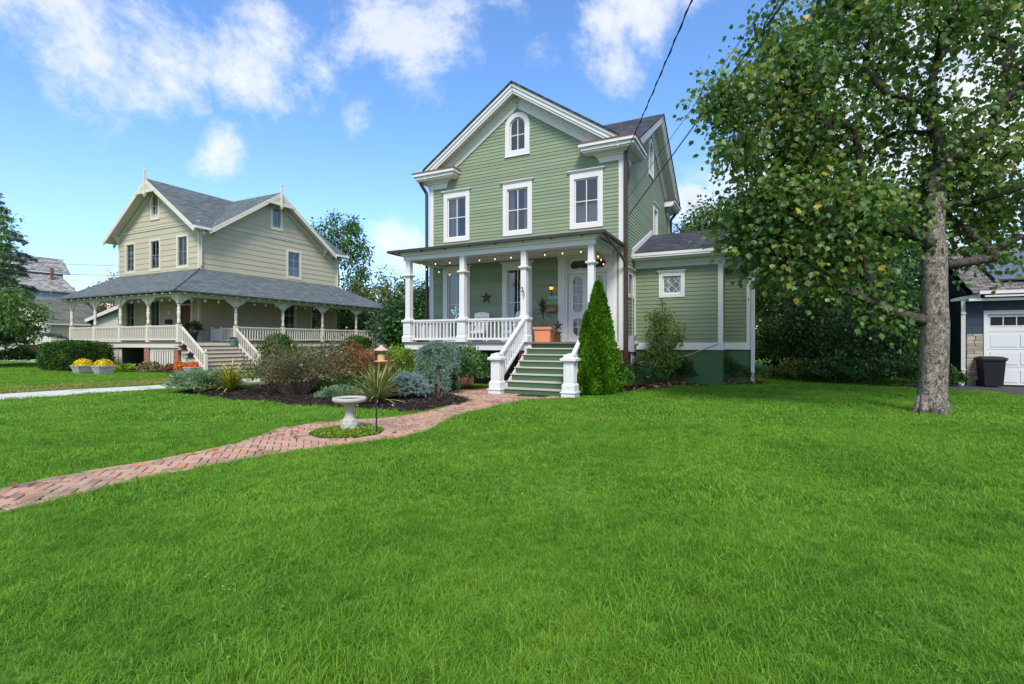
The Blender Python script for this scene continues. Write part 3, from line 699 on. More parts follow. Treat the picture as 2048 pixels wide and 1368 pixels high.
def sheet(name, poly, z, mat, mound=0, cuts=0, rough=0):
    bm = bmesh.new(); f = bm.faces.new([bm.verts.new((x, y, 0)) for x, y in poly])
    bmesh.ops.triangulate(bm, faces=[f])
    for k in range(cuts): bmesh.ops.subdivide_edges(bm, edges=[e for e in bm.edges if e.calc_length() > .22], cuts=1, use_grid_fill=False); bmesh.ops.triangulate(bm, faces=bm.faces[:])
    bm.verts.ensure_lookup_table(); P = np.array([(v.co.x, v.co.y) for v in bm.verts]); e = edge_dist(poly, P)
    for v, d_ in zip(bm.verts, e):
        v.co.z = z+(mound*min(1, d_/.6)+random.uniform(-rough, rough)*min(1, d_/.1) if cuts else 0)
    me = bpy.data.meshes.new(name); bm.to_mesh(me); bm.free(); o = link(name, me, mat); o['kind'] = 'structure'; return o
sheet('mulch_bed', BED, .012, 'mulch', .09, 6, .018)
sheet('foundation_bed', BEDR, .012, 'mulch', .06, 5, .014)
sheet('gravel_drive', GRAV, .008, 'gravel_white')
sheet('asphalt_drive', DRIVE, .010, 'asphalt')
path = sheet('brick_path', PATH, .006, 'sand_joint')

# ---- the bricks of the path
ISL = np.array((-2.80, 8.55)); ISR = .60
def clip_half(pts, a, n_):
    out = []
    for i in range(len(pts)):
        p, q = pts[i], pts[(i+1) % len(pts)]; dp = (p[0]-a[0])*n_[0]+(p[1]-a[1])*n_[1]; dq = (q[0]-a[0])*n_[0]+(q[1]-a[1])*n_[1]
        if dp >= 0: out.append(p)
        if (dp >= 0) != (dq >= 0): s_ = dp/(dp-dq); out.append((p[0]+(q[0]-p[0])*s_, p[1]+(q[1]-p[1])*s_))
    return out
def resample(pl, step):
    pl = [np.array(p) for p in pl]; out = [pl[0]]; acc_ = 0
    for a, b in zip(pl[:-1], pl[1:]):
        L = np.linalg.norm(b-a); s_ = step-acc_
        while s_ <= L: out.append(a+(b-a)*s_/L); s_ += step
        acc_ = L-(s_-step)
    return out
def smooth_line(pl, k=2):
    for _ in range(k):
        q = [pl[0]]
        for a, b in zip(pl[:-1], pl[1:]): q += [(a[0]*.75+b[0]*.25, a[1]*.75+b[1]*.25), (a[0]*.25+b[0]*.75, a[1]*.25+b[1]*.75)]
        pl = q+[pl[-1]]
    return pl
UPs, LOs = smooth_line(UP), smooth_line(LO)
brick_list = []   # (polygon ccw, centre)
def border(line, side):
    q = resample(line, .205)
    for a, b in zip(q[:-1], q[1:]):
        dv = (b-a)/np.linalg.norm(b-a); nv = np.array((-dv[1], dv[0]))*side; g = .005
        p = [a+dv*g+nv*.008, b-dv*g+nv*.008, b-dv*g+nv*.098, a+dv*g+nv*.098]
        brick_list.append([tuple(x) for x in p])
border(UPs, -1); border(LOs, 1)
for k in range(34):   # soldier ring round the planted island
    a0 = 6.2832*k/34+.01; a1 = 6.2832*(k+1)/34-.01
    brick_list.append([tuple(ISL+(ISR+r_)*np.array((math.cos(a), math.sin(a)))) for r_, a in ((.01, a0), (.01, a1), (.2, a1), (.2, a0))])
INNER = [tuple(p) for p in UPs]+TOPEND+[tuple(p) for p in LOs[::-1]]
cand = []
ROT = R(-68); cr_, sr_ = math.cos(ROT), math.sin(ROT); bw_ = .1025
for i in range(-190, 190):
    for j in range(-60, 60):
        # herringbone: each cell pair lays one brick along and one across
        for kind in (0, 1):
            x0 = (i+j*0)*bw_; 
            if kind == 0:
                if (i-j) % 4 != 0: continue
                x_, y_, w_, h_ = i*bw_, j*bw_, 2*bw_, bw_
            else:
                if (i-j) % 4 != 3: continue
                x_, y_, w_, h_ = i*bw_+bw_, j*bw_-bw_, bw_, 2*bw_
                x_, y_ = i*bw_, j*bw_
            cx_, cy_ = x_+w_/2, y_+h_/2
            X = cx_*cr_-cy_*sr_-2.9; Y = cx_*sr_+cy_*cr_+8.9
            if 2.4 < Y < 17.2 and -6.5 < X < 2.2: cand.append((X, Y, w_-.010, h_-.010))
C2 = np.array([c[:2] for c in cand])
ok = inside(INNER, C2)&(np.linalg.norm(C2-ISL, axis=1) > ISR+.19)
eU = edge_dist(UPs, C2, False); eL = edge_dist(LOs, C2, False)
for c, k, du, dl in zip(cand, ok, eU, eL):
    if not k or min(du, dl) < .085: continue
    X, Y, w_, h_ = c; p = []
    for a, b in ((-1, -1), (1, -1), (1, 1), (-1, 1)):
        lx, ly = a*w_/2, b*h_/2; p.append((X+lx*cr_-ly*sr_, Y+lx*sr_+ly*cr_))
    for line, dd, sg in ((UPs, du, -1), (LOs, dl, 1)):
        if dd < .25:
            L_ = np.array(line); m_ = int(np.argmin(np.linalg.norm(L_-np.array((X, Y)), axis=1))); m_ = min(max(m_, 1), len(L_)-2)
            dv = L_[m_+1]-L_[m_-1]; dv = dv/np.linalg.norm(dv); nv = np.array((-dv[1], dv[0]))*sg
            p = clip_half(p, L_[m_]+nv*.106, nv)
            if len(p) < 3: break
    if len(p) < 3: continue
    vc = np.array((X, Y))-ISL; dI = np.linalg.norm(vc)
    if dI < ISR+.42: p = clip_half(p, ISL+vc/dI*(ISR+.207), vc/dI)
    if len(p) < 3: continue
    ar = abs(sum(p[i][0]*p[(i+1) % len(p)][1]-p[(i+1) % len(p)][0]*p[i][1] for i in range(len(p))))/2
    if ar > .0022: brick_list.append(p)
def brick_geo(p, c, top):
    n = len(p); ins = .006; vs = []
    tz = [top+random.uniform(-.003, .003) for _ in range(n)]
    for x, y in p: vs.append((x-c[0], y-c[1], .002))
    for (x, y), z in zip(p, tz): vs.append((x-c[0], y-c[1], z-.006))
    for (x, y), z in zip(p, tz):
        d_ = math.hypot(x-c[0], y-c[1]); k = max(0, 1-ins*1.4/max(d_, .01)); vs.append(((x-c[0])*k, (y-c[1])*k, z))
    fs = [tuple(2*n+i for i in range(n))]
    for a in (0, n): fs += [(a+i, a+(i+1) % n, a+n+(i+1) % n, a+n+i) for i in range(n)]
    return vs, fs
brick_list.sort(key=lambda p: p[0][1])
rest = MB(); rr_ = []
for i, p in enumerate(brick_list):
    c = (sum(q[0] for q in p)/len(p), sum(q[1] for q in p)/len(p)); top = .028+random.gauss(0, .0035)
    vs, fs = brick_geo(p, c, top)
    if i < 300:
        me = bpy.data.meshes.new('brick'); me.from_pydata(vs, [], fs); o = link('brick', me, 'path_brick', path); o.location = (c[0], c[1], 0)
    else:
        rest.add([(a+c[0], b+c[1], z) for a, b, z in vs], fs); rr_ += [random.random()]*len(vs)
ro = rest.build('far_bricks', 'path_brick', path, uv=False); ro['kind'] = 'stuff'
ro.data.attributes.new('rnd', 'FLOAT', 'POINT').data.foreach_set('value', np.array(rr_, np.float32))

# ------------------------------------------------------------------ the green house
A = empty('green_house', (OA[0], OA[1], 0), -TH, 'tall green clapboard house with white trim, front gable and columned porch', 'house')
WX, WD = -8.2, 9.6
fA, sA = F_front(0), F_right(0); gA, lA = F_back(WD), F_left(WX)
# openings: glass rectangles
up_win = [(-7.33, -6.43), (-4.56, -3.66), (-1.80, -.90)]
AP = 10.66
def gab_front(z): 
    if z < 8.0: return (WX, 0)
    k = (AP-z)/.685; return (max(WX, -4.1-k), min(0, -4.1+k))
AS = 10.75
def gab_side(z):
    if z < 8.25: return (0, WD)
    k = (AS-z)/.60; return (max(0, 4.8-k), min(WD, 4.8+k))
op = [rect_open(a, b, 5.84, 7.48) for a, b in up_win]+[arch_open(-4.44, -3.78, 8.94, 10.22)]
op += [rect_open(-7.33, -6.43, 1.72, 4.38), rect_open(-4.56, -3.68, 1.72, 4.38), rect_open(-2.10, -.50, 1.55, 4.62)]
boards(A, fA, gab_front, 1.55, 10.6, .129, op, M['green_siding'])
sop = [rect_open(5.45, 6.15, 6.30, 7.50), arch_open(4.45, 5.15, 8.90, 10.2), rect_open(.62, 1.42, 3.28, 4.02)]
boards(A, sA, gab_side, 1.55, 10.7, .129, sop, M['green_siding'])
lw_ = MB()
for (a0, a1, z0, z1) in ((0, 1.35, 1.55, 8.6), (2.75, WD, 1.55, 8.6), (1.35, 2.75, 1.55, 2.2), (1.35, 2.75, 4.2, 8.6)): lw_.poly([lA(a0, 0, z0), lA(a1, 0, z0), lA(a1, 0, z1), lA(a0, 0, z1)])
lw_.poly([lA(0, 0, 8.6), lA(WD, 0, 8.6), lA(4.8, 0, 11.3)])
lw_.poly([gA(WX, 0, 1.55), gA(0, 0, 1.55), gA(0, 0, 8.6), gA(-4.1, 0, 11.2), gA(WX, 0, 8.6)])
lw_.build('rear_wall', 'green_siding', A, uv=False)
MB().box(WX+.02, -.02, .02, WD-.02, 1.46, 1.52).build('interior_floor', 'porch_deck', A, uv=False)
MB().box(WX+.02, -.02, .02, WD-.02, 5.1, 5.2).build('upper_floor', 'interior', A, uv=False)
MB().box(WX+.02, -.02, .02, WD-.02, 8.0, 8.1).build('attic_floor', 'interior', A, uv=False)
window(A, lA, 1.35, 2.75, 2.2, 4.2, curtain=None, cols=2)
for (a, b), cu in zip(up_win, ('left', 'sides', 'low')): window(A, fA, a, b, 5.84, 7.48, .17, .22, curtain=cu)
window(A, fA, -4.44, -3.78, 8.94, 10.22, .19, arch=True, curtain=None, zsplit=9.55)
window(A, fA, -7.33, -6.43, 1.72, 4.38, .2, .2, curtain='top', zsplit=3.08)
window(A, fA, -4.56, -3.68, 1.72, 4.38, .2, .2, curtain='sides', zsplit=3.08)
window(A, sA, 5.45, 6.15, 6.30, 7.50, .14, .18, curtain='full')
window(A, sA, 4.45, 5.15, 8.90, 10.2, .17, arch=True, curtain=None, zsplit=9.55)
window(A, sA, .62, 1.42, 3.28, 4.02, .12, .14, curtain='full', rows=1, cols=1)
for x0, x1, y0, y1, zt in ((WX-.03, WX+.18, -.035, .0, 7.95), (-.16, .035, -.035, .0, 7.95), (0, .035, .0, .15, 7.95), (0, .035, WD-.16, WD+.03, 7.95)):
    MB().box(x0, x1, y0, y1, 1.52, zt).build('corner_board', 'white_trim', A, uv=False)
# skirt and foundation
MB().box(WX-.05, .05, -.05, .06, 1.27, 1.55).box(.0, .05, .06, WD, 1.27, 1.55).build('skirt_board', 'white_trim', A, uv=False)
MB().box(WX+.03, -.03, .03, WD, 0, 1.27).build('foundation', 'red_brick', A)
# roof: crossed gables
RZ = 11.38
def roofA(name, pts): MB().slab(pts, .07).build(name, 'roof_dark', A)
e0 = 8.64
roofA('roof', [(-4.1, -.58, RZ), (-4.1, 4.8, RZ), (-.02, .0, e0), (-.02, -.58, e0)])
roofA('roof', [(-4.1, 4.8, RZ), (-4.1, -.58, RZ), (WX+.02, -.58, e0), (WX+.02, 0, e0)])
roofA('roof', [(.58, 4.8, RZ), (.58, -.0, e0), (-.02, .0, e0), (-4.1, 4.8, RZ)])
roofA('roof', [(.58, 4.8, RZ), (-4.1, 4.8, RZ), (-.02, WD, e0), (.58, WD, e0)])
roofA('roof', [(-4.1, 4.8, RZ), (-4.1, WD+.5, RZ), (-.02, WD+.5, e0), (-.02, WD, e0)])
roofA('roof', [(-4.1, WD+.5, RZ), (-4.1, 4.8, RZ), (WX+.02, WD, e0), (WX+.02, WD+.5, e0)])
roofA('roof', [(WX-.5, 4.8, RZ), (-4.1, 4.8, RZ), (WX+.02, 0, e0), (WX-.5, 0, e0)])
roofA('roof', [(-4.1, 4.8, RZ), (WX-.5, 4.8, RZ), (WX-.5, WD, e0), (WX+.02, WD, e0)])
def rake(p_apex, p_low, outv, w=.05):
    """layered rake boards, soffit and frieze between the roof edge and the gable wall"""
    pa, pl = Vector(p_apex), Vector(p_low); o_ = Vector(outv); k = MB()
    for (dz, h, ou) in ((-.13, .10, .50), (-.25, .15, .46), (-.37, .09, .43)):
        k.beam(pa+o_*ou+Vector((0, 0, dz)), pl+o_*ou+Vector((0, 0, dz)), .07+.05*(ou-.4), h)
    k.build('rake_board', 'white_trim', A, uv=False)
    q = MB(); z1 = Vector((0, 0, -.30))
    q.add([pa+o_*.45+z1, pl+o_*.45+z1, pl+o_*.0+z1, pa+o_*.0+z1, pa+o_*.45+z1*1.1, pl+o_*.45+z1*1.1, pl+z1*1.1, pa+z1*1.1], [(0, 1, 2, 3), (4, 5, 6, 7), (0, 1, 5, 4)])
    q.build('soffit', 'white_trim', A, uv=False)
    f = MB()
    for (dz, h, ou) in ((-.39, .16, .10), (-.52, .14, .06), (-.68, .24, .03)): f.beam(pa+o_*ou/1+Vector((0, 0, dz)), pl+o_*ou+Vector((0, 0, dz)), .06, h)
    f.build('frieze_board', 'white_trim', A, uv=False)
rake((-4.1, -.0, RZ), (-.05, -.0, e0+.03), (0, -1, 0)); rake((-4.1, .0, RZ), (WX+.05, .0, e0+.03), (0, -1, 0))
rake((0, 4.8, RZ), (0, .05, e0+.03), (1, 0, 0)); rake((0, 4.8, RZ), (0, WD-.05, e0+.03), (1, 0, 0))
def cornice(cx, cy, sx_, sy_):
    """boxed corner return: rusted cap, crown, soffit and the flared frieze block under it; corner at (cx,cy), arms run back along both walls"""
    def bx(mb, a0, a1, b0, b1, z0, z1):
        x = sorted((cx+sx_*a0, cx+sx_*a1)); y = sorted((cy+sy_*b0, cy+sy_*b1)); mb.box(x[0], x[1], y[0], y[1], z0, z1)
    k = MB()
    for ou, z0, z1 in ((.40, 8.24, 8.30), (.46, 8.30, 8.42), (.53, 8.42, 8.54)):
        bx(k, -1.42-(ou-.46), ou, 0, ou, z0, z1); bx(k, 0, ou, -1.45, 0, z0, z1)
    r = k.build('cornice_return', 'white_trim', A, uv=False)
    c = MB(); bx(c, -1.52, .56, 0, .56, 8.54, 8.575); bx(c, 0, .56, -1.52, 0, 8.54, 8.575); c.build('metal_cap', 'rust_metal', r, uv=False)
    f = MB()
    for ou, ln, z0, z1 in ((.05, .86, 7.93, 8.02), (.07, .9, 8.02, 8.12), (.13, .96, 8.12, 8.18), (.20, 1.03, 8.18, 8.24)):
        bx(f, -ln, ou, 0, ou, z0, z1); bx(f, 0, ou, -ln, 0, z0, z1)
    f.build('frieze_block', 'white_trim', r, uv=False)
cornice(0, 0, 1, -1); cornice(WX, 0, -1, -1); cornice(0, WD, 1, 1)
def downspout(pts, mat, parent, r=.05, name='downspout'):
    k = MB()
    for a, b in zip(pts[:-1], pts[1:]): k.beam(a, b, r*2, r*1.6, up=(.3, .8, .1) if abs(Vector(b).z-Vector(a).z) > .5*(Vector(b)-Vector(a)).length else (0, 0, 1))
    return k.build(name, mat, parent, uv=False)
downspout([(.10, -.10, 8.2), (.11, -.09, 7.9), (.11, -.09, .15)], 'brown_metal', A, .062)
downspout([(WX-.28, -.35, 8.22), (WX-.12, -.09, 7.8), (WX-.10, -.09, .1)], 'brown_metal', A, .055)
downspout([(.30, WD+.28, 8.25), (.10, WD+.04, 7.9), (.09, WD+.03, 5)], 'brown_metal', A, .055)
# front door
d0 = MB()
for a0, a1 in ((-2.42, -2.14), (-.46, -.22)): fbox(d0, fA, a0, a1, 0, .07, 1.55, 4.72); fbox(d0, fA, a0-.02, a1+.02, 0, .09, 1.55, 1.8)
fbox(d0, fA, -2.45, -.2, 0, .09, 4.62, 4.8); fbox(d0, fA, -2.14, -.46, -.14, .03, 4.57, 4.62); fbox(d0, fA, -2.14, -2.06, -.14, .04, 1.57, 4.57); fbox(d0, fA, -.54, -.46, -.14, .04, 1.57, 4.57)
fbox(d0, fA, -2.06, -.54, -.12, .02, 4.05, 4.14); fbox(d0, fA, -2.06, -.54, -.12, .06, 1.555, 1.59)
door = d0.build('front_door', 'white_trim', A, uv=False)
tr_ = MB(); oc = [(-2.06, 4.14), (-.54, 4.14), (-.54, 4.57), (-2.06, 4.57)]
octo = lambda a0, a1, z0, z1, c: [(a0+c, z0), (a1-c, z0), (a1, z0+c), (a1, z1-c), (a1-c, z1), (a0+c, z1), (a0, z1-c), (a0, z0+c)]
o8 = [(-2.06, 4.14), (-.54, 4.14), (-.54, 4.14), (-.54, 4.57), (-.54, 4.57), (-2.06, 4.57), (-2.06, 4.57), (-2.06, 4.14)]
ring(tr_, fA, o8, octo(-1.96, -.64, 4.20, 4.51, .1), -.06, -.02); tr_.build('transom_frame', 'white_trim', door, uv=False)
MB().poly([fA(a, -.05, z) for a, z in octo(-1.98, -.62, 4.18, 4.53, .1)]).build('pane', 'glass', door, uv=False)
for a0, a1 in ((-2.05, -1.31), (-1.29, -.55)):
    lf = MB(); ia0, ia1 = a0+.19, a1-.19
    def pad(q): return q
    # stiles and rails with an upper and a lower light, corners cut like fretwork
    for z0, z1 in ((1.78, 2.42), (2.62, 3.94)):
        oo = [(a0, z0-.1), (a1, z0-.1), (a1, z0-.1), (a1, z1+.1), (a1, z1+.1), (a0, z1+.1), (a0, z1+.1), (a0, z0-.1)]
        ring(lf, fA, oo, octo(ia0, ia1, z0, z1, .11), -.07, -.03)
    fbox(lf, fA, a0, a1, -.07, -.03, 1.59, 1.68); fbox(lf, fA, a0, a1, -.068, -.032, 2.50, 2.545); fbox(lf, fA, a0, a1, -.07, -.03, 4.02, 4.05)
    for z0, z1, rows in ((1.78, 2.42, 2), (2.62, 3.94, 4)):
        for i in range(1, rows): zz = z0+(z1-z0)*i/rows; fbox(lf, fA, ia0, ia1, -.075, -.05, zz-.012, zz+.012)
        fbox(lf, fA, (ia0+ia1)/2-.012, (ia0+ia1)/2+.012, -.075, -.05, z0, z1)
        for sx_, cx_ in ((1, ia0), (-1, ia1)):
            for sz_, cz_ in ((1, z0), (-1, z1)):
                for i, j in ((0, 0), (1, 0), (0, 1)): fbox(lf, fA, cx_+sx_*(.012+.045*i)-.0, cx_+sx_*(.04+.045*i), -.03, -.022, cz_+sz_*(.012+.045*j), cz_+sz_*(.04+.045*j))
    leaf = lf.build('door_leaf', 'white_trim', door, uv=False)
    for z0, z1, rows in ((1.78, 2.42, 2), (2.62, 3.94, 4)):
        MB().poly([fA(a, -.062, z) for a, z in octo(ia0-.02, ia1+.02, z0-.02, z1+.02, .11)]).build('pane', 'glass', door, uv=False)
MB().lathe([(.0, 0), (.03, .01), (.035, .04), (.0, .06)], (-.66, -.02, 2.55), 10).build('door_knob', 'black_metal', door, uv=False)
MB().box(-2.05, -.55, .14, .18, 1.6, 4.5).build('inner_door', 'brown_wood', door, uv=False)
# porch
PY = -2.2
fl = MB(); fl.box(-7.76, -.30, -2.36, -.05, 1.50, 1.55); fl.build('porch_floor', 'porch_deck', A, uv=False)
sk = MB(); sk.box(-7.74, -2.5, -2.30, -2.24, 1.27, 1.50); sk.box(-7.74, -7.68, -2.24, -.05, 1.27, 1.5); sk.box(-.38, -.32, -2.3, -.05, 1.27, 1.5); sk.box(-.6, -.38, -2.3, -2.24, 1.27, 1.5)
sk.build('porch_skirt', 'white_trim', A, uv=False)
for x in (-7.55, -5.2, -2.8, -.45): MB().box(x-.2, x+.2, -2.2, -1.8, 0, 1.27).build('brick_pier', 'red_brick', A)
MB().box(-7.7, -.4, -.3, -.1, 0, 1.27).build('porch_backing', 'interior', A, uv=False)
posts = [-7.59, -5.20, -2.79, -.46]
for x in posts:
    k = MB(); k.frustum(x, PY, 1.55, 1.75, .19, .19); k.frustum(x, PY, 1.75, 1.78, .19, .16); k.frustum(x, PY, 1.78, 2.26, .16, .16); k.frustum(x, PY, 2.26, 2.31, .18, .21); k.frustum(x, PY, 2.31, 2.38, .21, .21); k.frustum(x, PY, 2.38, 2.44, .15, .11)
    for s_ in (-1, 1): k.box(x-.10, x+.10, PY+s_*.165-.006, PY+s_*.165+.006, 1.84, 2.2)
    ped = k.build('pedestal', 'white_trim', None, uv=False)
    k = MB(); k.frustum(x, PY, 2.38, 3.98, .105, .098); k.frustum(x, PY, 3.98, 4.03, .11, .165); k.frustum(x, PY, 4.03, 4.07, .165, .165); k.frustum(x, PY, 4.07, 4.10, .165, .11); k.frustum(x, PY, 4.10, 4.60, .095, .095)
    po = k.build('porch_post', 'white_trim', A, uv=False); ped.parent = po
# half pilasters on the wall
for x in (-.46,):
    MB().box(x-.1, x+.1, -.12, -.06, 1.55, 4.6).build('pilaster', 'white_trim', A, uv=False)
bm_ = MB()
bm_.box(-7.75, -.30, PY-.13, PY+.13, 4.60, 4.76); bm_.box(-7.82, -.23, PY-.20, PY+.06, 4.76, 4.83); bm_.box(-7.90, -.15, PY-.27, PY, 4.83, 4.90)
for x in (-7.60, -.45): bm_.box(x-.13, x+.13, PY+.13, -.06, 4.601, 4.759); bm_.box(x-.2, x+.2, PY+.06, -.06, 4.761, 4.829)
bm_.build('porch_beam', 'white_trim', A, uv=False)
MB().box(-7.6, -.45, PY, -.06, 4.70, 4.73).build('porch_ceiling', 'porch_ceiling', A, uv=False)
ex = (-8.22, .0, -2.58)
MB().slab([(ex[0], ex[2], 4.94), (ex[1], ex[2], 4.94), (-.75, -.05, 5.30), (-7.45, -.05, 5.30)], .04).build('porch_roof', 'rust_metal', A, uv=False)
MB().slab([(ex[1], ex[2], 4.94), (ex[1], -.05, 4.94), (-.75, -.05, 5.30)], .04).build('porch_roof', 'rust_metal', A, uv=False)
MB().slab([(ex[0], -.05, 4.94), (ex[0], ex[2], 4.94), (-7.45, -.05, 5.30)], .04).build('porch_roof', 'rust_metal', A, uv=False)
sf = MB(); sf.box(ex[0]+.08, ex[1]-.08, ex[2]+.08, -.06, 4.885, 4.9); sf.build('porch_soffit', 'white_trim', A, uv=False)
gt = MB(); gt.box(ex[0]-.07, ex[1]+.07, ex[2]-.07, ex[2]+.05, 4.875, 4.965); gt.box(ex[1]-.05, ex[1]+.07, ex[2], -.04, 4.876, 4.964); gt.box(ex[0]-.07, ex[0]+.05, ex[2], -.04, 4.876, 4.964)
gut = gt.build('gutter', 'dark_gutter', A, uv=False)
for i in range(8): x = -7.8+i*1.02; MB().box(x-.02, x+.02, ex[2]-.02, ex[2]+.06, 4.84, 4.876).build('gutter_hook', 'dark_gutter', gut, uv=False)
downspout([(.0, -2.45, 4.9), (.02, -.5, 4.55), (.11, -.2, 4.3)], 'brown_metal', A, .04)
def rail(parent, p0, p1, n, zt, zb, mat, bw=.045, top=(.11, .07), z_slope=0, name='railing'):
    """top rail, bottom rail and one baluster object each"""
    p0 = Vector((*p0, 0)); p1 = Vector((*p1, 0)); k = MB(); up_ = Vector((0, 0, 1))
    k.beam(p0+up_*zt, p1+up_*(zt+z_slope), top[0], top[1]); k.beam(p0+up_*(zt-.055), p1+up_*(zt+z_slope-.055), top[0]*.6, .05); k.beam(p0+up_*zb, p1+up_*(zb+z_slope), .07, .075)
    r = k.build(name, mat, parent, uv=False); proto = None
    for i in range(n):
        s_ = (i+.5)/n; q = p0.lerp(p1, s_); dz = z_slope*s_
        if proto is None:
            me = MB(); me.box(-bw/2, bw/2, -bw/2, bw/2, 0, zt-zb-.05); b_ = me.build('baluster', mat, r, uv=False); proto = b_
        else: b_ = proto.copy(); col.objects.link(b_); b_.parent = r
        b_.location = (q.x, q.y, zb+dz+.02)
    return r
rail(A, (-7.43, PY), (-5.36, PY), 14, 2.34, 1.66, 'white_trim'); rail(A, (-5.04, PY), (-2.95, PY), 14, 2.34, 1.66, 'white_trim')
rail(A, (-7.59, PY+.16), (-7.59, -.1), 13, 2.34, 1.66, 'white_trim'); rail(A, (-.46, PY+.16), (-.46, -.13), 13, 2.34, 1.66, 'white_trim')
SX0, SX1 = -2.55, -.58
for i in range(8):
    y = -4.20+.28*i; z0 = 1.55*i/8; z1 = 1.55*(i+1)/8
    MB().box(SX0, SX1, y, y+.03, max(0, z0-.0), z1-.035).build('stair_riser', 'dark_green', A, uv=False)
    if i < 7: MB().box(SX0-.04, SX1+.02, y-.035, y+.285, z1-.035, z1).build('stair_tread', 'tread_wood', A, uv=False)
st = MB()
for x in (SX0-.03, SX1+.0): 
    st.add([(x, -4.18, 0), (x, -2.25, 0), (x, -2.25, 1.5), (x, -4.18, .15), (x+.03, -4.18, 0), (x+.03, -2.25, 0), (x+.03, -2.25, 1.5), (x+.03, -4.18, .15)], [(0, 1, 2, 3), (7, 6, 5, 4), (0, 3, 7, 4), (3, 2, 6, 7)])
st.build('stair_stringer', 'white_trim', A, uv=False)
for x in (-2.72, -.43):
    k = MB(); y = -4.26
    k.frustum(x, y, 0, .14, .20, .20); k.frustum(x, y, .14, .17, .225, .225); k.frustum(x, y, .17, .36, .185, .185); k.frustum(x, y, .36, .40, .185, .15); k.frustum(x, y, .40, .98, .145, .145)
    k.frustum(x, y, .98, 1.03, .15, .21); k.frustum(x, y, 1.03, 1.09, .225, .225); k.frustum(x, y, 1.09, 1.13, .22, .14); k.frustum(x, y, 1.13, 1.19, .15, .15); k.frustum(x, y, 1.19, 1.235, .14, .02)
    nw = k.build('newel_post', 'white_trim', A, uv=False)
    pn_ = MB()
    for dx, dy in ((0, -1), (1, 0)):
        for e in (-.075, .075):
            if dx == 0: pn_.box(x+e-.012, x+e+.012, y-.155, y-.145, .46, .92)
            else: pn_.box(x+.145, x+.155, y+e-.012, y+e+.012, .46, .92)
        if dx == 0: pn_.box(x-.087, x+.087, y-.155, y-.145, .92, .945)
        else: pn_.box(x+.145, x+.155, y-.087, y+.087, .92, .945)
    pn_.build('panel_moulding', 'white_trim', nw, uv=False)
    rail(A, (x, -4.12), (x, -2.36), 11, 1.12, .42, 'white_trim', z_slope=1.20, name='stair_railing')
# annex
AY, AX = 1.65, 3.08
nA, nR = F_front(AY), F_right(AX)
boards(A, nA, lambda z: (.02, AX), 1.53, 4.45, .1425, [rect_open(1.05, 1.70, 3.32, 3.97)], M['green_annex'])
window(A, nA, 1.05, 1.70, 3.32, 3.97, .13, .13, rows=1, cols=1, curtain=None, cap_out=.07)
k = MB()
for s_ in (-1, 1):
    for off in (-.3, 0, .3):
        c0 = (1.375+off, 3.645); 
        seg_ = []
        L_ = .62
        p0 = [c0[0]-L_, c0[1]-s_*L_]; p1 = [c0[0]+L_, c0[1]+s_*L_]
        # clip to the light
        ts = [0, 1]
        for ax_, lo_, hi_ in ((0, 1.06, 1.69), (1, 3.33, 3.96)):
            d_ = p1[ax_]-p0[ax_]; ta, tb = sorted(((lo_-p0[ax_])/d_, (hi_-p0[ax_])/d_)); ts = [max(ts[0], ta), min(ts[1], tb)]
        if ts[1]-ts[0] > .05:
            q0 = [p0[i]+(p1[i]-p0[i])*ts[0] for i in (0, 1)]; q1 = [p0[i]+(p1[i]-p0[i])*ts[1] for i in (0, 1)]
            k.beam(nA(q0[0], -.025, q0[1]), nA(q1[0], -.025, q1[1]), .012, .014)
k.build('lattice_muntins', 'white_trim', A, uv=False)
rY = 3.02
boards(A, nR, lambda z: (AY, rY), 1.53, 4.45, .1425, [], M['green_annex'])
boards(A, F_front(rY), lambda z: (AX, 3.94), 1.53, 4.45, .1425, [], M['green_annex'])
boards(A, F_right(3.94), lambda z: (rY, 7.4), 1.53, 4.45, .1425, [], M['green_annex'])
for b_ in ((AX-.13, AX+.03, AY-.03, AY), (AX, AX+.03, AY, AY+.12), (3.83, 3.97, rY-.03, rY), (3.94, 3.97, rY, rY+.12), (.0, .06, AY-.04, AY-.0)):
    MB().box(*b_, 1.53, 4.40).build('corner_board', 'white_trim', A, uv=False)
MB().box(0, AX+.04, AY-.04, AY, 1.27, 1.53).box(AX, AX+.04, AY, rY-.04, 1.27, 1.53).box(AX, 3.98, rY-.04, rY, 1.27, 1.53).box(3.94, 3.98, rY, 7.4, 1.27, 1.53).build('skirt_board', 'white_trim', A, uv=False)
MB().box(.06, AX, AY+.02, rY+.02, 0, 1.27).box(.06, 3.92, rY+.02, 7.4, 0, 1.269).build('foundation', 'dark_green', A, uv=False)
MB().box(.02, AX+.02, AY-.03, AY+.0, 4.31, 4.42).box(.02, AX+.06, AY-.07, AY+.0, 4.42, 4.58).box(AX+.0, AX+.03, AY, rY, 4.31, 4.6).box(AX, 4.0, rY-.06, rY, 4.31, 4.6).build('frieze_board', 'white_trim', A, uv=False)
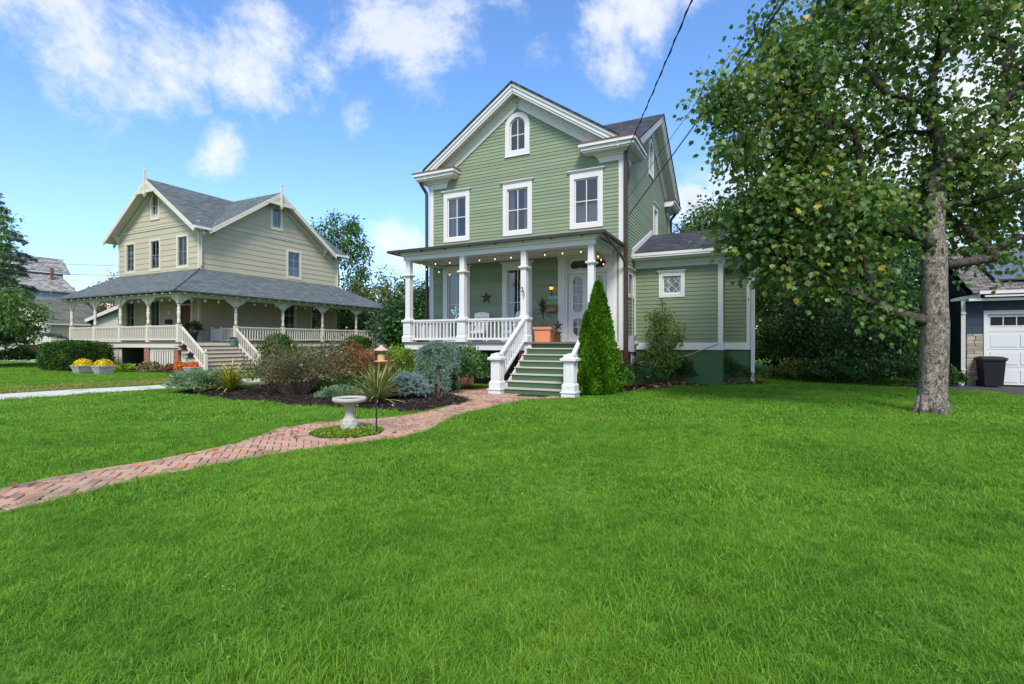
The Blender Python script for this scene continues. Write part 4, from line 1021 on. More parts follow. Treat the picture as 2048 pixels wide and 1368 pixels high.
# annex roof: ridge along the front, slope up to the house wall
aslope = .385
def az(y): return 4.82+(y-1.25)*aslope
MB().slab([(.03, 1.25, az(1.25)), (3.42, 1.25, az(1.25)), (3.42, 4.8, az(4.8)), (.03, 4.8, az(4.8))], .06).build('annex_roof', 'roof_dark', A)
MB().slab([(3.42, 2.6, az(2.6)), (4.3, 2.6, az(2.6)), (4.3, 4.8, az(4.8)), (3.42, 4.8, az(4.8))], .06).build('annex_roof', 'roof_dark', A)
MB().slab([(.03, 4.8, az(4.8)), (4.3, 4.8, az(4.8)), (4.3, 8.3, az(1.25)), (.03, 8.3, az(1.25))], .06).build('annex_roof', 'roof_dark', A)
MB().add([(AX, AY, 4.5), (AX, 4.8, 4.5), (AX, 4.8, az(4.8)-.07), (AX, AY, az(AY)-.07)], [(0, 1, 2, 3)]).add([(3.94, rY, 4.4), (3.94, 7.4, 4.4), (3.94, 4.8, az(4.8)-.07), (3.94, rY, az(rY)-.07)], [(0, 1, 2, 3)]).build('annex_gable', 'green_annex', A, uv=False)
MB().beam((.035, 1.2, az(1.2)+.09), (.035, 4.9, az(4.9)+.09), .05, .20).build('flashing_board', 'white_trim', A, uv=False)
MB().box(.0, 3.46, 1.13, 1.27, 4.70, 4.80).box(.0, 3.45, 1.15, 1.27, 4.64, 4.70).build('gutter', 'white_trim', A, uv=False)
MB().box(.02, 3.40, 1.27, AY, 4.58, 4.64).box(3.0, 4.28, 2.5, rY, 4.6, 4.66).build('soffit', 'white_trim', A, uv=False)
MB().box(3.42, 4.34, 2.48, 2.6, 5.16, 5.28).build('gutter', 'white_trim', A, uv=False)
downspout([(4.22, 2.6, 4.75), (4.05, 2.95, 4.55), (4.03, 2.95, .12)], 'white_trim', A, .05)
downspout([(4.05, 3.8, 4.5), (4.05, 3.8, .12)], 'white_trim', A, .04)
# meter box and conduits on the side wall
mt = empty('electric_meter', wld(OA, .0, .9, 0), -TH, 'grey electric meter box on the side wall beside the brown downspout', 'meter')
MB().box(.03, .22, -.30, .14, 1.2, 1.78).build('meter_box', 'grey_metal', mt, uv=False)
MB().lathe([(.0, 0), (.09, 0), (.09, .08), (.06, .12), (0, .13)], (0, 0, 0), 14).build('meter_dial', 'grey_metal', mt, uv=False).matrix_basis = Matrix.Translation((.22, -.08, 1.5)) @ Matrix.Rotation(R(90), 4, 'Y')
MB().tube([(.12, -.2, 1.2), (.12, -.2, .1)], .03, 8).tube([(.13, .05, 1.2), (.13, .05, .6), (.13, .05, .1)], .022, 8).tube([(.12, -.08, 1.78), (.12, -.08, 4.0)], .02, 8).build('conduit', 'grey_metal', mt, uv=False)
MB().box(.05, .18, -.12, .1, .62, 1.05).build('gas_box', 'grey_metal', mt, uv=False)

# ---- things on and around the green house's porch
def onA(a, b, z=0): return wld(OA, a, b, z)
def rocking_chair(x, y, rz, label):
    o = empty('rocking_chair', onA(x, y, 1.55), -TH+rz, label, 'chair', 'white rocking chairs on the porch'); w = 'white_trim'
    for s_ in (-.27, .27):
        MB().tube([(s_, -.42, .09), (s_, -.2, .03), (s_, .05, .015), (s_, .3, .04), (s_, .52, .12)], .018, 6).build('rocker', w, o, uv=False)
        MB().box(s_-.022, s_+.022, -.27, -.225, .03, .62).build('leg', w, o, uv=False)
        MB().beam((s_, .2, .04), (s_, .42, 1.12), .045, .045, up=(1, 0, 0)).build('back_post', w, o, uv=False)
        MB().box(s_-.045, s_+.045, -.30, .30, .62, .645).build('armrest', w, o, uv=False)
    for i in range(6): MB().box(-.26, .26, -.27+i*.09, -.2+i*.09, .40-.012*i, .42-.012*i).build('seat_slat', w, o, uv=False)
    MB().box(-.27, .27, -.275, -.25, .34, .40).build('seat_rail', w, o, uv=False)
    for i in range(6): x_ = -.2+i*.08; MB().beam((x_, .265, .46), (x_, .395, 1.0), .05, .014, up=(0, 1, 0)).build('back_slat', w, o, uv=False)
    MB().beam((-.27, .41, 1.06), (.27, .41, 1.06), .03, .14, up=(0, .2, 1)).add([(-.22, .40, 1.12), (.22, .40, 1.12), (.12, .42, 1.165), (-.12, .42, 1.165)], [(0, 1, 2, 3)]).build('crest_rail', w, o, uv=False)
    MB().box(-.27, .27, .25, .28, .44, .48).build('lower_rail', w, o, uv=False)
    return o
rocking_chair(-5.35, -.85, R(12), 'white rocking chair half hidden behind the middle porch post')
rocking_chair(-3.95, -.80, R(-28), 'white rocking chair between the star and the tall porch window')
pl = empty('terracotta_planter', onA(-2.66, -.85, 1.55), -TH+R(12), 'square terracotta planter at the top of the green stairs', 'planter')
k = MB(); k.frustum(0, 0, 0, .44, .27, .29); k.frustum(0, 0, .44, .53, .33, .335); k.build('pot', 'terracotta', pl, uv=False)
MB().box(-.29, .29, -.29, .29, .525, .54).build('soil', 'mulch', pl, uv=False)
def sword_plant(name, label, base, n, L, w, mat, cat='plant', stem=0, spread=1.0, group=None, elev=(12, 85), parent_rz=0, arch_=.35):
    root = empty(name, base, parent_rz, label, cat, group)
    me_ = []
    for k_ in range(3):
        mb = MB(); seg_ = 5; ww = w*(1-.1*k_)
        for i in range(seg_+1):
            s_ = i/seg_; wd = ww*(.55+.45*math.sin(min(1, s_*2.2)*math.pi/2))*(1-s_**3)**.9+.0008; z = -arch_*(k_*.5+.3)*s_**2.2
            mb.v += [(-wd/2, s_, z+.10*wd), (0, s_, z-.10*wd), (wd/2, s_, z+.10*wd)]
        for i in range(seg_): a = 3*i; mb.f += [(a, a+1, a+4, a+3), (a+1, a+2, a+5, a+4)]
        o = mb.build('leaf', mat, None, uv=False, smooth=True); me_.append(o.data); bpy.data.objects.remove(o)
    if stem: MB().tube([(0, 0, 0), (.01, 0, stem*.5), (0, .01, stem)], [.03, .026, .03], 8).build('stem', 'twig_grey', root, uv=False)
    for i in range(n):
        o = bpy.data.objects.new('leaf', me_[i % 3]); col.objects.link(o); o.parent = root
        q = (i+.5)/n; el = R(elev[0]+(elev[1]-elev[0])*q**.62+random.uniform(-6, 6)); az_ = i*2.39996+random.uniform(-.2, .2)
        o.rotation_mode = 'XYZ'
        o.matrix_basis = Matrix.Translation((0, 0, (stem*(.55+.45*q) if stem else .03+.05*q))) @ Matrix.Rotation(az_, 4, 'Z') @ Matrix.Rotation(el, 4, 'X') @ Matrix.Diagonal((1.0, L*random.uniform(.75, 1.1)*(1-.25*q if stem else 1), L, 1))
    return root
sword_plant('dracaena', 'spiky blue-green plant growing from the terracotta planter', onA(-2.70, -.85, 2.08), 44, .52, .06, 'dracaena', stem=.75, elev=(-5, 80), arch_=.4)
def star_mesh():
    k = MB(); pts = []
    for i in range(10): r_ = .27 if i % 2 == 0 else .105; a = math.pi/2+i*math.pi/5; pts.append((r_*math.cos(a), 0, r_*math.sin(a)))
    k.add([(0, -.06, 0), (0, .01, 0)]+pts, [(0, 2+i, 2+(i+1) % 10) for i in range(10)]+[(1, 2+(i+1) % 10, 2+i) for i in range(10)]); return k
s_o = star_mesh().build('barn_star', 'star_iron', None, onA(-5.47, -.05, 3.31), uv=False); s_o.rotation_euler = (0, 0, -TH)
tag(s_o, 'dark rusty metal five-pointed star hung on the green porch wall', 'star ornament')
s2 = star_mesh().build('tabletop_star', 'star_iron', None, onA(-2.30, -.35, 1.58), uv=False); s2.scale = (.8, 1, .8); s2.location.z = 2.15; s2.rotation_euler = (0, 0, -TH)
tag(s2, 'small dark metal star ornament peeking up behind the terracotta planter', 'star ornament')
MB().box(-.07, .07, -.07, .07, 0, .42).frustum(0, 0, .0, .03, .13, .13).frustum(0, 0, .42, .45, .12, .12).build('ornament_stand', 'brown_wood', s2, uv=False).location = (0, 0, -.75)
ml = empty('mailbox', onA(-2.66, -.03, 2.68), -TH, 'brass wall mailbox with a lid beside the front door casing', 'mailbox')
MB().box(-.2, .2, -.13, 0, .0, .17).build('box', 'brass', ml, uv=False); MB().add([(-.21, -.15, .15), (.21, -.15, .15), (.21, .0, .23), (-.21, .0, .23), (-.21, -.15, .175), (.21, -.15, .175), (.21, .0, .255), (-.21, .0, .255)], [(0, 1, 2, 3), (4, 5, 6, 7), (0, 1, 5, 4), (1, 2, 6, 5), (0, 3, 7, 4)]).build('lid', 'brass', ml, uv=False)
MB().tube([(-.17, -.1, 0), (-.17, -.12, -.05), (.17, -.12, -.05), (.17, -.1, 0)], .008, 6).build('paper_hook', 'black_metal', ml, uv=False)
ln = empty('wall_lantern', onA(-2.65, -.03, 3.42), -TH, 'lit amber torch-shaped lantern on the porch wall above the teal plaque', 'lantern')
MB().lathe([(.01, -.16), (.014, 0), (.05, .04), (.055, .06)], (0, -.12, 0), 8).tube([(0, -.12, -.05), (0, -.05, -.08), (0, 0, -.02)], .012, 6).build('bracket', 'black_metal', ln, uv=False)
MB().lathe([(.05, .06), (.085, .17), (.07, .2), (.0, .21)], (0, -.12, 0), 8).build('glass_shade', 'lantern_glow', ln, uv=False)
cg = MB(); cg.lathe([(.09, .17), (.095, .185), (.02, .24), (.0, .25)], (0, -.12, 0), 8); cg.build('cap', 'black_metal', ln, uv=False)
for i in range(4): a = R(45+90*i); MB().tube([(.052*math.cos(a), -.12+.052*math.sin(a), .06), (.09*math.cos(a), -.12+.09*math.sin(a), .175)], .006, 5).build('cage_bar', 'black_metal', ln, uv=False)
pq = empty('wall_plaque', onA(-2.625, -.03, 3.20), -TH, 'small teal plaque below the lantern on the porch wall', 'plaque')
MB().box(-.175, .175, -.02, 0, -.06, .06).build('board', 'teal_paint', pq, uv=False)
def scribble(parent, y, pts_list, r_=.006, mat='black_metal'):
    for pts in pts_list: MB().tube([(a, y, b) for a, b in pts], r_, 5).build('lettering', mat, parent, uv=False)
scribble(pq, -.024, [[(-.07+.01*i, .028+.004*math.sin(i*2.1)) for i in range(14)], [(-.13+.011*i, -.014+.014*math.sin(i*1.9)) for i in range(13)], [(.04+.009*i, -.014+.014*math.sin(i*2.3+1)) for i in range(11)]], .005, 'teal_glaze')
hn = empty('house_number', onA(-2.79, PY-.115, 3.2), -TH, 'black house number 331 set slantwise down the third porch post', 'house number')
def digit3(cx, cz, s_): return [(cx+s_*a, cz+s_*b) for a, b in [(-.3, .42), (-.1, .52), (.2, .48), (.3, .3), (.15, .1), (-.05, .05), (.2, 0), (.35, -.2), (.2, -.45), (-.1, -.5), (-.35, -.38)]]
for pts in (digit3(-.035, .11, .12), digit3(.0, -.02, .12), [(.055, -.09), (.035, -.14), (.0, -.22)]):
    MB().tube([(a, 0, b) for a, b in pts], .009, 6).build('numeral', 'black_metal', hn, uv=False)
# string lights under the beam
sg = empty('string_lights', onA(-4.0, PY+.25, 4.6), -TH, 'warm glowing string lights looped under the green house porch beam', 'string lights')
cable = []; bl = []
for i in range(41):
    x = -3.5+i*.175; cable.append((x, 0, -.02-.03*abs(math.sin(i*.785))))
MB().tube(cable, .006, 5).tube([(3.5, 0, -.02), (3.45, .8, -.12), (3.3, 1.9, -.05)], .006, 5).tube([(-3.5, 0, -.02), (-3.35, .9, -.12), (-3.2, 1.9, -.1)], .006, 5).build('cable', 'black_metal', sg, uv=False)
spots = [(-3.2+i*.63, 0, -.05) for i in range(11)]+[(3.46, .7, -.12), (3.36, 1.4, -.12), (3.3, 1.9, -.2), (-3.42, .6, -.12), (-3.32, 1.3, -.14), (-3.2, 1.9, -.18)]
pb = MB(); pb.lathe([(.016, 0), (.016, -.06)], n=6); sk_me = pb.build('socket', 'black_metal', None, uv=False)
pb = MB(); pb.lathe([(.012, -.06), (.018, -.08), (.019, -.10), (.011, -.12), (0, -.125)], n=8, cap=False); bb_me = pb.build('bulb', 'bulb_glow', None, uv=False, smooth=True)
sk_d, bb_d = sk_me.data, bb_me.data; bpy.data.objects.remove(sk_me); bpy.data.objects.remove(bb_me)
for p in spots:
    b_ = link('bulb', bb_d, None, sg, p); link('socket', sk_d, None, b_)
# ---- the door mat at the foot of the stairs
mtt = MB().box(-.42, .42, -.2, .2, .0, .016).build('door_mat', 'black_metal', None, onA(-1.45, -4.5, .032), uv=False); mtt.rotation_euler = (0, 0, -TH)
tag(mtt, 'black door mat on the bricks at the foot of the green stairs', 'mat')

# ------------------------------------------------------------------ the cream house with the wraparound porch
B = empty('cream_house', (OB[0], OB[1], 0), -TH, 'cream two-storey house with blue-grey roof and wraparound porch', 'house')
BX, BD = -8.35, 10.3
fB, sB = F_front(0), F_right(0)
BZ, bs = 11.30, .70
def gabBf(z):
    if z < 8.2: return (BX, 0)
    k = (10.98-z)/bs; return (max(BX, -4.175-k), min(0, -4.175+k))
def gabBs(z):
    if z < 8.15: return (0, BD)
    k = (10.98-z)/bs; return (max(0, 4.95-k), min(BD, 4.95+k))
bw2 = [(-7.43, -6.56), (-4.74, -3.86), (-2.0, -1.10)]
opf = [rect_open(a, b, 5.97, 7.68) for a, b in bw2]+[arch_open(-4.62, -3.98, 9.14, 10.48), rect_open(-7.45, -6.55, 2.0, 4.15), rect_open(-4.75, -3.85, 2.0, 4.15), rect_open(-1.85, -.75, 1.58, 4.3)]
boards(B, fB, gabBf, 1.5, 10.9, .325, opf, M['cream_siding'], 'siding_board', .028, 'wall', 3.4)
ops = [rect_open(5.98, 6.94, 5.97, 7.68), arch_open(4.77, 5.37, 9.11, 10.43), rect_open(5.68, 6.52, 1.58, 4.2), rect_open(7.98, 8.86, 2.2, 4.1)]
boards(B, sB, gabBs, 1.5, 10.9, .325, ops, M['cream_siding'], 'siding_board', .028, 'wall', 3.4)
MB().poly([(BX, 0, 1.5), (BX, BD, 1.5), (BX, BD, 8.3), (BX, 0, 8.3)]).poly([(BX, BD, 1.5), (0, BD, 1.5), (0, BD, 8.3), (-4.175, BD, 11.2), (BX, BD, 8.3)]).build('rear_wall', 'cream_siding', B, uv=False)
MB().box(BX+.02, -.02, .02, BD-.02, 1.4, 1.48).build('interior_floor', 'porch_deck', B, uv=False); MB().box(BX+.02, -.02, .02, BD-.02, 4.9, 5.0).build('upper_floor', 'interior', B, uv=False); MB().box(BX+.02, -.02, .02, BD-.02, 8.0, 8.1).build('attic_floor', 'interior', B, uv=False)
ct = 'cream_trim'; sh = 'mauve_sash'
paint('sash_grey', (.30, .28, .27), .5, .03, .1)
for (a, b), cu in zip(bw2, ('full', 'low', 'full')): window(B, fB, a, b, 5.97, 7.68, .13, .13, ct, False, curtain=cu, sash='sash_grey')
window(B, fB, -4.62, -3.98, 9.14, 10.48, .16, trim=ct, arch=True, curtain='low', sash=ct, zsplit=9.8)
for a, b in ((-7.45, -6.55), (-4.75, -3.85)): window(B, fB, a, b, 2.0, 4.15, .14, .16, ct, False, curtain='sides', sash='sash_grey')
window(B, sB, 5.98, 6.94, 5.97, 7.68, .13, .13, ct, False, curtain='low', sash='sash_grey', rows=3)
window(B, sB, 4.77, 5.37, 9.11, 10.43, .17, trim=ct, arch=True, curtain='full', sash='sash_grey', zsplit=9.75)
window(B, sB, 7.98, 8.86, 2.2, 4.1, .12, .14, ct, False, curtain=None, sash='sash_grey')
window(B, sB, 5.68, 6.52, 1.62, 4.2, .14, .14, ct, False, curtain='low', sash=ct, rows=3)
dr = MB(); fbox(dr, fB, -2.05, -1.85, 0, .05, 1.5, 4.45); fbox(dr, fB, -.75, -.55, 0, .05, 1.5, 4.45); fbox(dr, fB, -2.05, -.55, 0, .06, 4.3, 4.45); fbox(dr, fB, -1.85, -.75, -.1, .02, 3.68, 3.76)
dB = dr.build('front_door', ct, B, uv=False)
q = MB(); fbox(q, fB, -1.83, -.77, -.12, -.07, 1.55, 3.68)
for a in (-1.7, -1.3, -.9): fbox(q, fB, a-.05, a+.05, -.07, -.05, 1.6, 3.6)
for z in (2.0, 2.6, 3.4): fbox(q, fB, -1.8, -.8, -.07, -.055, z-.04, z+.04)
q.build('door_leaf', 'brown_wood', dB, uv=False)
MB().poly([fB(-1.84, -.06, 3.77), fB(-.76, -.06, 3.77), fB(-.76, -.06, 4.3), fB(-1.84, -.06, 4.3)]).build('pane', 'glass', dB, uv=False)
for b_ in ((BX-.02, BX+.1, -.03, .0), (-.1, .03, -.03, .0), (.0, .03, .0, .1), (0, .03, BD-.1, BD+.02)): MB().box(*b_, 1.5, 8.1).build('corner_board', ct, B, uv=False)
MB().box(BX, 0, -.05, 0, 8.36, 8.46).box(BX, 0, -.08, 0, 8.46, 8.49).build('band_board', ct, B, uv=False)
MB().box(0, .05, .9, 9.1, 8.36, 8.46).box(0, .08, .9, 9.1, 8.46, 8.49).build('band_board', ct, B, uv=False)
def roofB(pts, name='roof'): MB().slab(pts, .09).build(name, 'roof_blue', B)
def zB(dist): return BZ-bs*dist
xr = -4.175; yr = 4.95; ov = .62; eX = .58
roofB([(xr, -ov, BZ), (xr, yr, BZ), (eX, yr-(eX-xr), zB(eX-xr)), (eX, -ov, zB(eX-xr))])
roofB([(xr, yr, BZ), (xr, BD+ov, BZ), (eX, BD+ov, zB(eX-xr)), (eX, yr+(eX-xr), zB(eX-xr))])
roofB([(xr, yr, BZ), (ov, yr, BZ), (ov, yr-4.78, zB(4.78)), (eX, yr-(eX-xr), zB(eX-xr))])
roofB([(ov, yr, BZ), (xr, yr, BZ), (eX, yr+(eX-xr), zB(eX-xr)), (ov, yr+4.78, zB(4.78))])
roofB([(xr, BD+ov, BZ), (xr, -ov, BZ), (2*xr-eX, -ov, zB(eX-xr)), (2*xr-eX, BD+ov, zB(eX-xr))])
def rakeB(pa, pl, outv):
    pa, pl, o_ = Vector(pa), Vector(pl), Vector(outv); dn = Vector((0, 0, -1))
    MB().beam(pa+o_*(ov-.0)+dn*.17, pl+o_*(ov-.0)+dn*.17, .06, .24).build('rake_board', ct, B, uv=False)
    MB().add([pa+dn*.12, pa+o_*ov+dn*.12, pl+o_*ov+dn*.12, pl+dn*.12], [(0, 1, 2, 3)]).build('soffit', ct, B, uv=False)
    MB().beam(pa+o_*.03+dn*.30, pl+o_*.03+dn*.30, .05, .2).build('frieze_board', ct, B, uv=False)
L_ = eX-xr
rakeB((xr, 0, BZ), (eX, 0, zB(L_)), (0, -1, 0)); rakeB((xr, 0, BZ), (2*xr-eX, 0, zB(L_)), (0, -1, 0))
rakeB((0, yr, BZ), (0, yr-4.78, zB(4.78)), (1, 0, 0)); rakeB((0, yr, BZ), (0, yr+4.78, zB(4.78)), (1, 0, 0))
# stick-style gable ornament: tie, shingled infill, finial with pendant
def gable_ornament(c, along, outv):
    c, al, o_ = Vector(c), Vector(along), Vector(outv); up_ = Vector((0, 0, 1))
    k = MB(); hw = 1.05; z0 = -hw*bs-.1
    k.beam(c+al*-hw+up_*(z0+.02), c+al*hw+up_*(z0+.02), .07, .14); tie = k.build('gable_tie', ct, B, uv=False)
    f = MB(); f.add([c-al*hw+up_*z0-o_*.02, c+al*hw+up_*z0-o_*.02, c+up_*(-.12)-o_*.02], [(0, 1, 2)]); f.build('gable_panel', ct, tie, uv=False)
    for r_ in range(4):
        zz = z0+.12+r_*.14; w = (hw-(zz-z0)/bs)-.10
        n_ = max(1, int(w*2/.13))
        for j in range(n_):
            a = -w+2*w*(j+.5)/n_; p = c+al*a+up_*zz+o_*.0; s_ = w/n_*.88
            MB().add([p-al*s_+up_*.09, p+al*s_+up_*.09, p+al*s_-up_*.0, p-up_*.05, p-al*s_-up_*.0], [(0, 1, 2, 3, 4)]).build('shingle', 'vinyl_siding', tie, uv=False)
    f = MB(); pz = c+o_*.02; x_, y_, z_ = pz
    f.frustum(x_, y_, z_-.95, z_+.45, .055, .055); f.frustum(x_, y_, z_-1.0, z_-.93, .09, .09); f.lathe([(.02, -1.14), (.06, -1.1), (.06, -1.05), (.03, -1.0)], (x_, y_, z_), 8)
    f.frustum(x_, y_, z_+.45, z_+.52, .07, .03); f.lathe([(.03, .5), (.045, .56), (.02, .62), (.045, .68), (.05, .73), (0, .78)], (x_, y_, z_), 8)
    f.build('finial', ct, B, uv=False)
gable_ornament((xr, -ov-.02, BZ), (1, 0, 0), (0, -1, 0)); gable_ornament((ov+.02, yr, BZ), (0, 1, 0), (1, 0, 0))
def bracket(p, outv, L=.55, H=.6, w=.09, parent=None, name='eave_bracket'):
    p, o_ = Vector(p), Vector(outv); up_ = Vector((0, 0, 1)); sd = o_.cross(up_); pts = [p+up_*0, p+o_*L]
    for i in range(6): a = math.pi/2*i/5; pts.append(p+o_*(L*.92*(1-math.sin(a)))+up_*(-.1-(H-.1)*(1-math.cos(a)) if False else -.10-(H-.1)*(math.sin(a))**1.6))
    n_ = len(pts); k = MB(); k.add([q-sd*w/2 for q in pts]+[q+sd*w/2 for q in pts], [tuple(range(n_)), tuple(range(2*n_-1, n_-1, -1))]+[(i, (i+1) % n_, n_+(i+1) % n_, n_+i) for i in range(n_)])
    return k.build(name, ct, parent or B, uv=False)
bracket((BX+.06, 0, 8.35), (0, -1, 0)); bracket((-.06, 0, 8.35), (0, -1, 0)); bracket((0, .9, 8.32), (1, 0, 0)); bracket((0, 9.1, 8.32), (1, 0, 0)); bracket((BX, .1, 8.2), (-1, 0, 0))
MB().box(eX-.02, eX+.12, -ov-.04, .25, zB(L_)-.10, zB(L_)+.04).box(eX-.02, eX+.12, 9.7, BD+ov, zB(L_)-.10, zB(L_)+.04).build('gutter', 'white_trim', B, uv=False)
downspout([(.5, -.3, 7.9), (.12, .05, 7.75), (.10, .05, 5.9)], ct, B, .04); downspout([(.5, BD+.3, 7.9), (.1, BD+.02, 7.7), (.1, BD+.02, 5.2)], ct, B, .04)
# porch roof
pe, pz_, pw = 3.18, 4.10, 5.72
MB().slab([(BX-.05, -pe, pz_), (pe, -pe, pz_), (0, 0, pw), (BX-.05, 0, pw)], .07).build('porch_roof', 'roof_blue', B)
MB().slab([(pe, -pe, pz_), (pe, BD+2.65, pz_), (0, BD, pw), (0, 0, pw)], .07).build('porch_roof', 'roof_blue', B)
MB().slab([(pe, BD+2.65, pz_), (-4, BD+2.65, pz_), (-4, BD, pw), (0, BD, pw)], .07).build('porch_roof', 'roof_blue', B)
MB().beam((pe, -pe, pz_+.03), (0, 0, pw+.03), .10, .02).build('hip_cap', 'roof_blue', B)
MB().poly([(BX-.04, -pe, pz_-.05), (BX-.04, 0, pz_-.05), (BX-.04, 0, pw-.05)]).build('porch_end', ct, B, uv=False)
MB().box(BX-.0, 2.8, -2.8, 0, 4.0, 4.03).box(0, 2.8, 0, BD+2.4, 4.0, 4.03).build('porch_ceiling', 'porch_ceiling', B, uv=False)
for i in range(17):
    x = BX+.2+i*.68; MB().box(x-.04, x+.04, -pe+.06, -2.7, 3.93, 4.0).build('rafter_tail', ct, B, uv=False)
for i in range(23):
    y = -2.6+i*.68; MB().box(2.7, pe-.06, y-.04, y+.04, 3.93, 4.0).build('rafter_tail', ct, B, uv=False)
QX, QY = 2.66, -2.66
MB().box(BX, QX+.08, QY-.08, QY+.08, 3.84, 4.0).box(QX-.08, QX+.08, QY+.08, BD+2.4, 3.84, 4.0).build('porch_beam', ct, B, uv=False)
MB().box(BX, QX+.12, QY-.12, 0, 1.50, 1.55).box(0, QX+.12, 0, BD+2.4, 1.50, 1.55).build('porch_floor', 'porch_deck', B, uv=False)
MB().box(BX, QX+.08, QY-.08, QY-.02, 1.26, 1.5).box(QX+.02, QX+.08, QY, BD+2.4, 1.26, 1.5).build('porch_skirt', ct, B, uv=False)
fx = [2.66, .02, -2.62, -5.24, -7.86]; sy = [.37, 3.42, 6.48, 9.56, 12.6]
prof = [(.10, 1.55), (.10, 2.45), (.075, 2.5), (.085, 2.62), (.06, 2.72), (.085, 2.95), (.09, 3.05), (.07, 3.12), (.085, 3.2), (.06, 3.32), (.085, 3.45), (.10, 3.5), (.10, 3.84)]
pm = MB(); pm.box(-.095, .095, -.095, .095, 1.55, 2.45); pm.lathe(prof[2:11], n=8); pm.box(-.09, .09, -.09, .09, 3.5, 3.84)
pd = pm.build('tmp', ct, None, uv=False); pdat = pd.data; bpy.data.objects.remove(pd)
for i, (x, y) in enumerate([(x, QY) for x in fx]+[(QX, y) for y in sy]):
    p = link('porch_post', pdat, None, B, (x, y, 0))
    for dx, dy in (((1, 0), (-1, 0)) if i < 5 else ((0, 1), (0, -1)))+(((0, 1),) if i == 0 else ()):
        if i == 0 and (dx, dy) == (1, 0): continue
        bracket((dx*.09, dy*.09, 3.84), (dx, dy, 0), .50, .42, .05, p, 'post_bracket')
for a, b in zip(fx[:-1], fx[1:]): rail(B, (a-.1, QY), (b+.1, QY), 15, 2.36, 1.68, ct, .05, (.1, .07))
for a, b in zip(sy[:-1], sy[1:]): rail(B, (QX, a+.1), (QX, b-.1), 17, 2.36, 1.68, ct, .05, (.1, .07))
rail(B, (-7.86, QY+.1), (-7.86, -.1), 14, 2.36, 1.68, ct, .05, (.1, .07))
rail(B, (2.55, 12.6), (-1.0, 12.6), 16, 2.36, 1.68, ct, .05, (.1, .07))
rail(B, (2.5, .42), (1.4, .42), 7, 2.30, 1.64, ct, .05, (.1, .07))
MB().box(.5, 1.35, .38, .44, 1.6, 2.3).box(.46, .54, .36, .46, 1.55, 2.4).box(1.33, 1.41, .36, .46, 1.55, 2.4).build('porch_gate', 'white_trim', B, uv=False)
# stairs run out from the side porch
for i in range(8):
    x = QX+.12+.265*(7-i); z0 = 1.55*i/8; z1 = 1.55*(i+1)/8
    MB().box(x-.02, x, -2.50, .20, z0, z1-.03).build('stair_riser', 'cream_trim', B, uv=False)
    if i < 7: MB().box(x-.28, x+.03, -2.53, .24, z1-.03, z1).build('stair_tread', 'brown_wood', B, uv=False)
for y in (-2.58, .28):
    x = QX+2.02; k = MB(); k.frustum(x, y, 0, 1.02, .065, .065); k.frustum(x, y, 1.02, 1.07, .09, .09); k.lathe([(.03, 1.07), (.06, 1.11), (.05, 1.16), (0, 1.19)], (x, y, 0), 8); k.build('newel_post', ct, B, uv=False)
    rail(B, (QX+.1, y), (x-.06, y), 12, 2.30, 1.62, ct, .045, (.1, .07), -1.36, 'stair_railing')
    MB().add([(QX+.12, y+.02, 0), (QX+2.0, y+.02, 0), (QX+2.0, y+.02, .15), (QX+.12, y+.02, 1.5), (QX+.12, y-.02, 0), (QX+2.0, y-.02, 0), (QX+2.0, y-.02, .15), (QX+.12, y-.02, 1.5)], [(0, 1, 2, 3), (7, 6, 5, 4), (3, 2, 6, 7), (1, 5, 6, 2)]).build('stair_side', ct, B, uv=False)
# piers and slatted panels below the porch floor
def slat_panel(x0, x1, y, side=False):
    def tf(a0, a1, d0, d1, z0, z1, mb): (mb.box(a0, a1, y-d1, y-d0, z0, z1) if not side else mb.box(y+d0, y+d1, a0, a1, z0, z1))
    k = MB(); tf(x0, x1, .0, .03, .08, .24, k); tf(x0, x1, .0, .03, 1.08, 1.24, k); tf(x0, x0+.12, 0, .03, .24, 1.08, k); tf(x1-.12, x1, 0, .03, .24, 1.08, k)
    f = k.build('skirt_panel', ct, B, uv=False); n_ = int((x1-x0-.24)/.2)
    for i in range(n_): a = x0+.12+(x1-x0-.24)*(i+.5)/n_; q = MB(); tf(a-.065, a+.065, .005, .022, .24, 1.08, q); q.build('slat', ct, f, uv=False)
for a, b in ((-.30, .10), (2.28, 2.66)): MB().box(a, b, QY-.04, QY+.36, 0, 1.26).build('brick_pier', 'red_brick', B)
slat_panel(.13, 2.25, QY+.06); slat_panel(-7.9, -2.6, QY+.06)
for y in (.55, 3.42, 6.48, 9.56, 12.4): MB().box(QX-.34, QX+.04, y-.19, y+.19, 0, 1.26).build('brick_pier', 'red_brick', B)
for a, b in ((.75, 3.2), (3.65, 6.25), (6.7, 9.3), (9.8, 12.2)): slat_panel(a, b, QX-.06, True)
MB().box(BX, -.1, -.06, BD, 0, 1.5).build('foundation', 'interior', B, uv=False)
